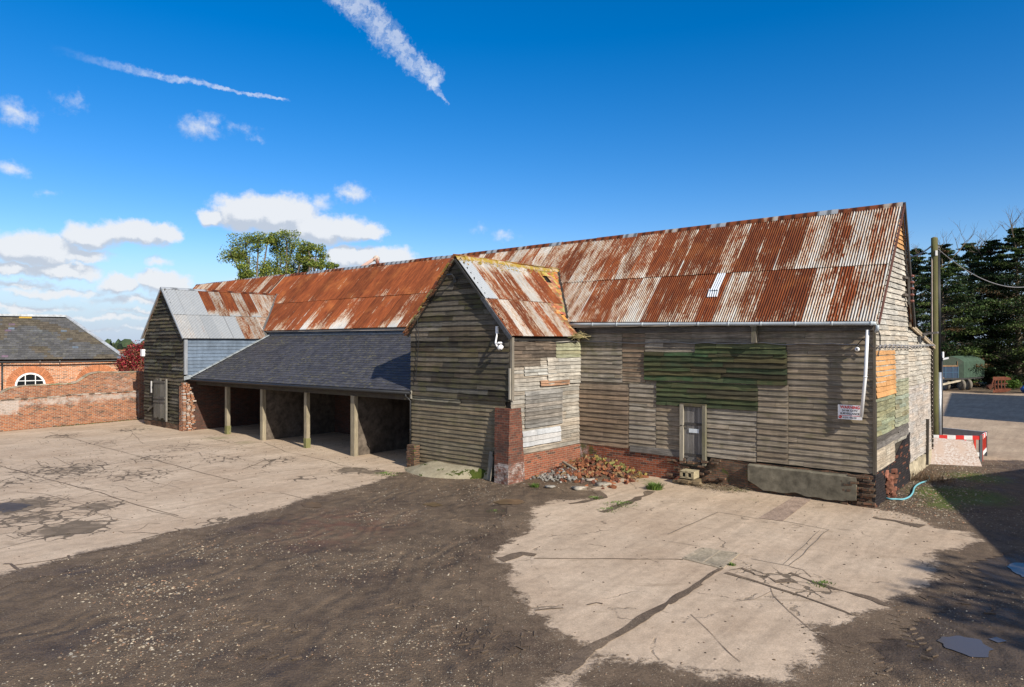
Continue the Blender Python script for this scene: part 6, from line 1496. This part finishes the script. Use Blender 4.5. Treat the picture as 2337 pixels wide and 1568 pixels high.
mb = MB(); mb.beam(srb(-SLn, 1)+Vector((0, 0, .06)), srb(ru, 1)+Vector((0, 0, .06)), .34, .16, (.40, .41, .42, 1)); mb.beam(srb(ru, 1)+Vector((0, 0, .04)), srb(e_u, 0)+Vector((0, 0, .06)), .30, .09, (.40, .43, .46, 1)); mb.build('ridge_capping', mat_simple('pale_lead', (.40, .43, .46), .6, .1, .3, 6, .3), st)
mb = MB(); mb.beam(FS(-SLn, EZ-.10, .05), FS(e_u-.2, EZ-.10, .05), .10, .16, (.10, .06, .04, 1)); mb.build('eaves_board', M_MATTE, st)
mb = MB(); gp = [FS(-SLn+(SLn+e_u)*i/30, EZ-.13-.06*math.sin(max(0, min(1, (i-20)/9))*math.pi), .36) for i in range(31)]; mb.tube(gp, .06, 8); mb.build('gutter', M_BLACK, st)
mb = MB(); u_, z_ = st_pt(5, 900, .1); mb.tube([FS(u_, 0, .1), FS(u_, EZ-.15, .1)], .06, 8); mb.build('downpipe', M_BLACK, st)
for x in (7, 92, 137, 328*.0+326, 377*.0+0):
    if x and x < 290:
        u_, _ = st_pt(x, 835, 0); mb = MB(); mb.tube([FS(u_, EZ-.1, .3), FS(u_, EZ-.35, .12), FS(u_, EZ-.5, .02)], .025, 5, (.55, .5, .45, 1)); mb.build('gutter_bracket', M_ATTR, st)
def arch(cx_px, sill_y, hw_px, top_y, name='window'):
    u0_, z0_ = st_pt(cx_px, sill_y); zt = st_pt(cx_px, top_y)[1]; hw = abs(st_pt(cx_px+hw_px, sill_y)[0]-st_pt(cx_px-hw_px, sill_y)[0])/2; r = hw; zc = zt-r*1.02; zc = max(zc, z0_+.02)
    def A(rr, a): return (u0_+rr*math.cos(a), zc+rr*math.sin(a))
    fr_ = MB(); N = 24
    for i in range(N):
        a, b = math.pi*i/N, math.pi*(i+1)/N; p = [A(r, a), A(r, b), A(r-.12, b), A(r-.12, a)]; fr_.face([FS(x, z, .05) for x, z in p], (.8, .8, .78, 1)); fr_.face([FS(*A(r, a), .05), FS(*A(r, b), .05), FS(*A(r, b), 0), FS(*A(r, a), 0)], (.7, .7, .68, 1))
    for sgn in (-1, 1): fr_.beam(FS(u0_+sgn*(r-.06), z0_, .03), FS(u0_+sgn*(r-.06), zc+.02, .03), .12, .06, (.8, .8, .78, 1), up=tuple(sn))
    fr_.beam(FS(u0_-r-.12, z0_, .06), FS(u0_+r+.12, z0_, .06), .16, .12, (.8, .8, .78, 1))
    for k in (-1, 1): fr_.beam(FS(u0_+k*r*.33, z0_, .035), FS(u0_+k*r*.33, zc+r*.93, .035), .05, .06, (.8, .8, .78, 1), up=tuple(sn))
    fr_.beam(FS(u0_-r+.1, (z0_+zc+r)/2-.05, .036), FS(u0_+r-.1, (z0_+zc+r)/2-.05, .036), .06, .05, (.8, .8, .78, 1)); 
    w = fr_.build(name, M_ATTR, st)
    g = MB(); g.face([FS(*A(r-.05, math.pi*i/N), .012) for i in range(N+1)]+[FS(u0_-r+.05, z0_, .012), FS(u0_+r-.05, z0_, .012)]); g.build('pane', M_GLASS, w)
    hd = MB()
    for i in range(30):
        a = math.pi*(i+.5)/30; v = random.uniform(.8, 1.1); c_ = Vector(FS(*A(r+.27, a), .012)); ra = (sd*math.cos(a)+Vector((0, 0, math.sin(a)))); ta = (sd*-math.sin(a)+Vector((0, 0, math.cos(a)))); hd.obox(c_, ra, ta, sn, .25, (r+.27)*math.pi/60-.008, .02, (.46*v, .18*v, .085*v, 1))
    hd.build('brick_arch', M_MATTE, w); return w
arch(69.5, 884, 35, 850); arch(224, 885, 33, 847)
lamp = thing('stable_lamp', 'grey swan-neck lamp on the corner of the brick stable', 'lamp', tuple(FS(0, 2.9, 0)), 'W'); mb = MB(); mb.tube([FS(0, 2.95, .1), FS(.25, 3.15, .15), FS(.5, 3.12, .2), FS(.55, 2.95, .2)], .03, 6, (.5, .5, .5, 1)); mb.build('arm', M_ATTR, lamp); mb = MB(); mb.lathe(FS(.55, 2.98, .2), (0, 0, -1), [(.03, 0), (.06, .08), (.17, .25), (.17, .28), (0, .28)], 12, (.45, .46, .48, 1)); mb.build('shade', M_ATTR, lamp)

# leaf helper
def leafcloud(mb, c, rad, n, size, cols, shell=.0, flat=1.):
    for _ in range(n):
        while True:
            p = Vector((random.uniform(-1, 1), random.uniform(-1, 1), random.uniform(-1, 1)))
            if shell <= p.length <= 1: break
        pos = Vector(c)+Vector((p.x*rad[0], p.y*rad[1], p.z*rad[2])); a = Vector((random.gauss(0, 1), random.gauss(0, 1), random.gauss(0, flat))).normalized(); b = a.orthogonal().normalized(); b = (Matrix.Rotation(random.random()*6.28, 3, a) @ b); s = size*random.uniform(.6, 1.3)
        c_ = random.choice(cols); v = random.uniform(.75, 1.25); cc = (c_[0]*v, c_[1]*v, c_[2]*v, 1); e = a.cross(b)
        mb.face([pos-b*s*.5, pos+e*s*.32, pos+b*s*.5, pos-e*s*.32], cc)
REDL = [(.30, .02, .04), (.20, .014, .025), (.36, .04, .06), (.12, .02, .02), (.14, .09, .03), (.38, .14, .08)]
vc = thing('red_creeper', 'crimson creeper bush between the stable and the dark wing', 'creeper', (at(302, 835, 47).x, 47, 0), 'W')
mb = MB()
for x, y, r in ((290, 822, .7), (303, 812, .8), (317, 805, .9), (326, 818, .9), (312, 830, 1.), (296, 838, .9), (325, 838, 1.), (330, 800, .6), (280, 835, .5)): leafcloud(mb, at(x, y, 47+random.uniform(0, 1)), (r, .5, r), 620, .12, REDL)
mb.build('foliage', M_LEAF, vc)
mb = MB(); [mb.tube([Vector((at(x, 835, 47.3).x, 47.3, 0)), at(x+4, 830, 47.2), at(x+8, 805, 47.2)], [.05, .03, .01], 5, (.12, .08, .05, 1)) for x in (285, 300, 318)]; mb.build('stem', M_MATTE, vc)
mb = MB(); aw, bw_2 = at(268, 800, 54), at(345, 800, 54); brickpanel(mb, lambda u, z, o: Vector((aw.x+u, 54-o, z)), 0, 4.5, 0, H-(798-CY)/FP*54, off=0, amp=.03, thick=.3); tag(mb.build('boundary_wall', M_BRICKWALL, None, 'W', (aw.x, 54, 0)), 'far brick wall behind the crimson creeper', 'brick wall')
# distant wood and hill
mb = MB(); cols = [(.018, .03, .014), (.03, .042, .018), (.012, .02, .012)]
for k in range(190): x = -340+k*2.4+random.uniform(-1, 1); mb.blob((x, 330+random.uniform(-6, 6), .6), random.uniform(2.2, 3.4), k, 1.2, 2, random.choice(cols)+(1,))
mb.build('dark_hedge_line', M_MATTE); tag(bpy.data.objects['dark_hedge_line'], 'dark line of far-off woodland beyond the stable', kind='stuff')
mb = MB(); cols = [(.06, .085, .035), (.045, .07, .035), (.08, .10, .05), (.05, .08, .04)]
for k in range(260): x = -640+k*3.5+random.uniform(-2, 2); mb.blob((x, 620+random.uniform(-30, 30), 1.), random.uniform(3.6, 6.), k+9, 1.2, 2, random.choice(cols)+(1,), sq=(1.2, 1, 1))
tag(mb.build('distant_woodland', M_MATTE), 'pale green wooded rise on the horizon', kind='stuff')

# ================================================================== TREES
def limb(mb, p, d, L, r, depth, tips, bend=.25, split=3):
    pts = [Vector(p)]; rs = [r]; dd = Vector(d).normalized(); n = 5
    for i in range(n):
        dd = (dd+Vector([random.uniform(-bend, bend) for _ in range(3)])*.6+Vector((0, 0, .06))).normalized(); pts.append(pts[-1]+dd*L/n); rs.append(r*(1-.45*(i+1)/n))
    mb.tube(pts, rs, 6 if depth > 1 else 4, (.30, .26, .18, 1), caps=False)
    if depth == 0: tips.append(pts[-1]); return
    for k in range(split):
        i = random.randint(2, n); a = random.random()*6.28; s = Vector((math.cos(a), math.sin(a), random.uniform(.1, .7))).normalized(); limb(mb, pts[i], dd*.7+s*.9, L*random.uniform(.5, .75), rs[i]*.6, depth-1, tips, bend, split)
    tips.append(pts[-1])
BL = [(.17, .23, .04), (.24, .29, .055), (.10, .15, .03), (.33, .34, .07), (.07, .11, .03)]
def leafy(cx, base_y, Y, lobes, label, dens=1., lean=0):
    X = at(cx, 700, Y).x; r = thing('broadleaf_tree', label, 'tree', (X, Y, 0), 'W', 'leafy trees behind the barn ridge'); mb = MB(); fo = MB()
    top = min(at(l[0], l[1], Y).z for l in lobes); k0 = Vector((X, Y, 0)); k1 = Vector((X+lean*.3, Y, 8.0)); mb.tube([k0, Vector((X, Y, 4)), k1], [.35, .28, .22], 8, (.30, .26, .18, 1))
    for (x, y, rx, ry) in lobes:
        c = at(x, y, Y+random.uniform(-1.6, 1.6)); R1, R2 = rx/FP*Y, ry/FP*Y; mid = (k1+c)/2+Vector((random.uniform(-.4, .4), 0, -.3)); mb.tube([k1-Vector((0, 0, .5)), mid, c, c+Vector((0, 0, R2*.5))], [.17, .11, .06, .02], 5, (.42, .38, .26, 1), caps=False)
        for q in range(7):
            a = Vector((random.uniform(-1, 1)*R1*.85, random.uniform(-1, 1)*R1*.6, random.uniform(-.9, .9)*R2)); mb.tube([c+Vector((0, 0, -R2*.4)), c+a*.5, c+a], [.045, .03, .012], 4, (.30, .26, .18, 1), caps=False)
            leafcloud(fo, c+a, (R1*.62, R1*.6, R2*.55), int(125*dens), .18, BL)
        leafcloud(fo, c, (R1*1.25, R1, R2*1.2), int(230*dens), .18, BL)
    mb.build('trunk', M_BARK, r); fo.build('crown', M_LEAF, r)
leafy(572, 640, 72, [(530, 575, 26, 24), (560, 555, 30, 22), (590, 550, 24, 20), (570, 590, 30, 26), (595, 615, 22, 22), (560, 620, 16, 16), (612, 545, 14, 12), (545, 585, 20, 12), (575, 632, 25, 14)], 'dense yellow-green tree, leftmost above the barn ridge')
leafy(636, 640, 74, [(655, 548, 26, 18), (632, 560, 16, 22), (665, 570, 26, 24), (640, 600, 26, 22), (672, 605, 22, 22), (655, 625, 30, 16), (690, 585, 12, 18), (625, 625, 22, 16), (700, 615, 8, 12)], 'tall round green tree in the middle above the barn ridge')
leafy(712, 630, 73, [(703, 562, 14, 8), (722, 572, 16, 12), (738, 590, 14, 11), (748, 605, 13, 8), (765, 606, 9, 5), (700, 572, 12, 6), (728, 606, 8, 8), (716, 606, 12, 7), (708, 590, 9, 9)], 'sparse low tree with bare limbs, rightmost above the barn ridge', .55)
# conifers
CN = [(.022, .044, .014), (.036, .068, .018), (.052, .090, .022), (.015, .030, .012), (.03, .054, .018), (.08, .115, .028)]
def conifer(x, Y, top_y, wpx, label, dead=0, n_=190, seedc=0):
    wpx *= 1.22; n_ = int(n_*1.35); X = at(x, 700, Y).x; ht = at(x, top_y, Y).z; Rm = wpx/FP*Y; r = thing('conifer_tree', label, 'tree', (X, Y, 0), 'W', 'dark conifers at the back of the far yard'); mb = MB(); fo = MB()
    mb.tube([(X, Y, 0), (X+.1, Y, ht*.4), (X-.1, Y, ht*.97)], [.34, .22, .03], 8, (.09, .07, .055, 1))
    for k in range(n_):
        h = .04+.95*(k+random.random())/n_; z = ht*h; w = Rm*(min(1, (1-h)*1.9+.14))*random.uniform(.65, 1.12)*(.82 if h < .12 else 1)
        a = random.random()*6.28; d = Vector((math.cos(a), math.sin(a), 0)); tip = Vector((X, Y, z))+d*w+Vector((0, 0, .10*w*random.uniform(-1.5, 1.2)))
        base = Vector((X, Y, z-.15*w)); mb.tube([base, (base+tip)/2+Vector((0, 0, .12*w)), tip], [.05, .03, .01], 4, (.13, .10, .08, 1), caps=False)
        nc = random.choice(CN); cl = [nc, tuple(c*1.35 for c in nc), tuple(c*.65 for c in nc)]
        if random.random() < .04: cl = [(.10, .06, .025)]
        for f in (.45, .68, .86, 1.0):
            c = base+(tip-base)*f+Vector((0, 0, .06*w)); R_ = (.26+.17*w)*(1.25-f*.55); leafcloud(fo, c, (R_*1.25, R_*1.25, R_*.34), int(42), .20, cl, flat=2.2)
    for k in range(dead):
        a = random.random()*6.28; d = Vector((math.cos(a)*.5, math.sin(a)*.5, 1)); tips = []
        limb(mb, (X+math.cos(a)*.5, Y+math.sin(a)*.5, ht*.86), d, random.uniform(1.6, 2.9), .07, 2, tips, .3, 4)
    mb.build('trunk', M_BARK, r); fo.build('crown', M_NEEDLE, r)
conifer(2088, 74, 566, 62, 'conifer right behind the barn, its lower branches hidden', 2, 150)
conifer(2150, 70, 556, 66, 'conifer just right of the pole top', 3, 170)
conifer(2215, 77, 553, 66, 'conifer in the middle of the row, above the covered trailer', 1, 170)
conifer(2262, 72, 548, 70, 'conifer with a bare dead leader, above the rusty plough', 4, 190)
conifer(2322, 69, 518, 78, 'tallest conifer at the right edge with dead branches above its crown', 5, 220)
conifer(2400, 74, 530, 80, 'conifer mostly beyond the right edge', 2, 160)
mb = MB()
for k in range(60): x = 2090+random.random()*420; Y = random.uniform(74, 78); leafcloud(mb, at(x, 885-random.random()*60, Y), (1.6, 1., 1.1), 90, .3, CN)
tag(mb.build('undergrowth', M_NEEDLE), 'dark undergrowth filling the shade beneath the conifers', kind='stuff')
mb = MB()
for k in range(10): leafcloud(mb, at(2305+random.uniform(-14, 18), 868+random.uniform(-6, 12), 66), (.6, .5, .35), 90, .18, [(.06, .12, .02), (.1, .17, .03)])
tag(mb.build('nettle_patch', M_LEAF), 'green nettles beside the rusty plough', kind='stuff')

# ================================================================== FAR YARD THINGS
# covered trailer
T0 = Vector((at(2143, 880, 65).x, 65, 0)); ta = Vector((.985, .17, 0)).normalized(); tb = Vector((.80, .60, 0)).normalized(); TWd, TLn = 2.7, 5.2
tr = thing('covered_trailer', 'blue-fronted farm trailer under a dark green canvas cover', 'trailer', tuple(T0), 'W')
TP = lambda a, b, z: T0+ta*a+tb*b+Vector((0, 0, z))
mb = MB(); cz = 1.25
sec = [(0, 1.2), (0, 2.75), (.35, 3.05), (1.27, 3.3), (2.2, 3.05), (TWd, 2.75), (TWd, 1.2)]
for i in range(6):
    (a, z), (a2, z2) = sec[i], sec[i+1]; mb.quad(TP(a, .02, z), TP(a2, .02, z2), TP(a2, TLn, z2), TP(a, TLn, z), (.05, .085, .06, 1))
mb.face([TP(a, TLn, z) for a, z in sec], (.04, .06, .045, 1)); mb.face([TP(a, .02, z) for a, z in [(0, 2.3), (0, 2.75), (.35, 3.05), (1.27, 3.3), (2.2, 3.05), (TWd, 2.75), (TWd, 2.3)]], (.05, .065, .05, 1))
mb.quad(TP(2.1, 0, 1.2), TP(TWd, 0, 1.2), TP(TWd, 0, 2.75), TP(2.1, 0, 2.3), (.04, .06, .045, 1)); mb.build('canvas_cover', M_MATTE, tr)
mb = MB(); mb.quad(TP(0, 0, 1.2), TP(2.15, 0, 1.2), TP(2.15, 0, 2.3), TP(0, 0, 2.3), (.022, .045, .085, 1)); 
for a in (.05, .72, 1.5, 2.1): mb.beam(TP(a, -.03, 1.2), TP(a, -.03, 2.3), .07, .05, (.045, .10, .16, 1))
mb.beam(TP(0, -.03, 1.75), TP(2.1, -.03, 1.75), .03, .03, (.06, .14, .25, 1)); mb.build('front_panel', M_ATTR, tr)
mb = MB(); mb.beam(TP(0, -.04, 2.36), TP(2.1, -.04, 2.36), .05, .14, (.22, .14, .08, 1)); mb.beam(TP(.1, -.04, 2.36), TP(.1, -.04, 2.8), .05, .12, (.22, .14, .08, 1)); mb.beam(TP(2.0, -.04, 2.36), TP(2.0, -.04, 2.8), .05, .12, (.22, .14, .08, 1)); mb.build('hatch_frame', M_MATTE, tr)
mb = MB(); mb.obox(TP(TWd/2, TLn/2, 1.12), ta, tb, (0, 0, 1), TWd/2-.1, TLn/2, .08, (.05, .05, .05, 1)); mb.beam(TP(.3, 0, .95), TP(.8, -1.6, .6), .12, .12, (.35, .31, .24, 1)); mb.beam(TP(2.2, .3, .95), TP(.85, -1.6, .6), .16, .16, (.42, .37, .28, 1)); mb.beam(TP(.82, -1.5, .6), TP(.7, -2.1, .35), .2, .2, (.5, .47, .4, 1)); mb.beam(TP(.9, -1.3, .1), TP(.9, -1.3, 1.25), .1, .1, (.3, .27, .22, 1)); mb.beam(TP(.65, -1.3, 1.25), TP(1.15, -1.3, 1.25), .08, .08, (.3, .2, .14, 1)); mb.build('drawbar', M_MATTE, tr)
for a, b in ((2.3, .35), (2.5, 1.5), (.2, 1.2)):
    mb = MB(); mb.lathe(TP(a, b, .52), tuple(ta*.93-tb*.3), [(.0, -.14), (.3, -.15), (.45, -.15), (.52, -.08), (.52, .08), (.45, .15), (.3, .15), (0, .14)], 20, (.18, .16, .13, 1)); w = mb.build('wheel', M_MATTE, tr)
    mb = MB(); mb.lathe(TP(a, b, .52), tuple(ta*.93-tb*.3), [(.0, -.17), (.22, -.17), (.24, -.15)], 14, (.35, .30, .22, 1)); mb.build('hub', M_MATTE, w)
# plough
PY = 62.; pl0 = Vector((at(2285, 880, PY).x, PY, 0)); pg = thing('rusty_plough', 'rusty reversible plough with curved mouldboards at the edge of the far yard', 'plough', tuple(pl0), 'W'); RU = (.14, .05, .03, 1); RU2 = (.09, .035, .023, 1)
mb = MB(); mb.beam(pl0+Vector((-1., 0, .75)), pl0+Vector((.9, .5, .85)), .12, .12, RU2)
mb.beam(pl0+Vector((-1.0, 0, .3)), pl0+Vector((-.7, 0, 1.25)), .1, .1, RU); mb.beam(pl0+Vector((-1.3, -.1, .5)), pl0+Vector((-.9, -.1, .7)), .3, .3, RU2); mb.build('frame', M_MATTE, pg)
for k in range(4):
    for sgn in (1, -1):
        c = pl0+Vector((-.6+.38*k, .12*k, .75)); mb = MB(); mb.beam(c, c+Vector((.05, 0, .42*sgn)), .07, .08, RU)
        mb.grid(8, 5, lambda i, j: c+Vector((-.15+.85*i/8, .12*math.sin(i/8*2), sgn*(.42+.26*(j/5-.2)*(1-.75*(i/8)**2))+.03*i/8+.10*math.sin(j/5*2)*sgn)), lambda i, j: RU, None, True); mb.build('mouldboard', M_MATTE, pg)
X = at(2338, 880, 62).x; mb = MB(); mb.blob((X+.9, 62, .3), .9, 3, .5, 3, (.03, .12, .40, 1), sq=(1.2, .7, .5)); tag(mb.build('blue_tarpaulin', M_ATTR), 'crumpled blue tarpaulin at the right edge of the far yard', 'tarpaulin')
# auger spout behind the ridge
g0 = at(834, 604, 52.); g1 = at(856, 590, 52.); au = thing('grain_auger', 'rusty white auger spout poking above the barn ridge', 'auger', (g0.x, 52, 0), 'W'); dv = (g1-g0); mb = MB(); mb.tube([g0-dv*9, g1], .13, 10, (.45, .30, .25, 1)); mb.build('tube', M_MATTE, au)
mb = MB(); mb.lathe(g1+Vector((.1, 0, -.02)), (0, 1, 0), [(0, -.12), (.24, -.12), (.24, .12), (0, .12)], 16, (.5, .42, .36, 1)); mb.tube([g1+Vector((.15, 0, 0)), g1+Vector((.2, 0, -.45))], .14, 10, (.28, .12, .09, 1)); mb.build('spout', M_MATTE, au)
mb = MB(); mb.tube([Vector((g0.x-dv.x*9, 52, 0)), g0-dv*9], .1, 6, (.2, .1, .08, 1)); mb.build('support', M_MATTE, au)

# ================================================================== BUILDINGS OUTSIDE THE FRAME THAT CAST THE SHADE
def block(name, label, P_, h, roof=1.5, mat=None):
    r = thing(name, label, 'building', (*P_[0], 0), 'W'); mb = MB(); n = len(P_); c = Vector((sum(p[0] for p in P_)/n, sum(p[1] for p in P_)/n, h))
    for i in range(n): a, b = P_[i], P_[(i+1) % n]; L = math.hypot(b[0]-a[0], b[1]-a[1]); mb.quad((*a, 0), (*b, 0), (*b, h), (*a, h), (.5, .5, 0, 1), [(0, 0), (L, 0), (L, h), (0, h)])
    mb.build('wall', M_BRICK, r); mb = MB()
    for i in range(n): a, b = P_[i], P_[(i+1) % n]; mb.face([(*a, h), (*b, h), c+Vector((0, 0, .05))], (.08, .08, .09, 1), [(0, 0), (4, 0), (2, 4)])
    mb.build('roof', M_SLATE, r)
sh = 1/3.87
k1, k2 = gr(2115, 1100), gr(2337, 1070); k3 = gr(2337, 1320)
hh = 5.; sx_, sy_ = 3.53*hh*sh, -4.81*hh*sh; K = Vector((k1[0]+sx_, k1[1]+sy_)); A_ = Vector((k2[0]-k1[0], k2[1]-k1[1])).normalized(); Bv = Vector((k3[0]-k1[0], k3[1]-k1[1])).normalized()
block('brick_outbuilding', 'brick outbuilding outside the right edge whose shadow falls across the mud', [tuple(K), tuple(K+Bv*9), tuple(K+Bv*9+A_*9), tuple(K+A_*9)], hh)
hh = 9.; sx_, sy_ = 3.53*hh*sh, -4.81*hh*sh; a, b = gr(2150, 950), gr(2170, 897); K1 = Vector((a[0]+sx_, a[1]+sy_)); K2 = Vector((b[0]+sx_, b[1]+sy_)); dU = Vector((.7646, -.6444))
block('grain_store', 'tall grain store outside the right edge shading the far yard', [tuple(K1), tuple(K1+dU*16), tuple(K2+dU*16), tuple(K2)], hh)

# a yard tree behind the viewpoint, its crown dapples the near right corner
X, Y = 19.0, -4.0; r = thing('yard_tree', 'leafy yard tree outside the right edge whose dappled shade reaches the near mud', 'tree', (X, Y, 0), 'W'); mb = MB(); fo = MB()
mb.tube([(X, Y, 0), (X+.1, Y, 4), (X-.2, Y+.1, 9)], [.3, .22, .08], 8)
for k in range(16):
    a = random.random()*6.28; q = random.uniform(1.0, 3.6); c = Vector((X+q*math.cos(a), Y+q*math.sin(a), random.uniform(7, 11))); mb.tube([(X, Y, 5), (Vector((X, Y, 6))+c)/2, c], [.1, .06, .02], 5); leafcloud(fo, c, (1.2, 1.2, .8), 130, .34, BL)
mb.build('trunk', M_BARK, r); fo.build('crown', M_LEAF, r)
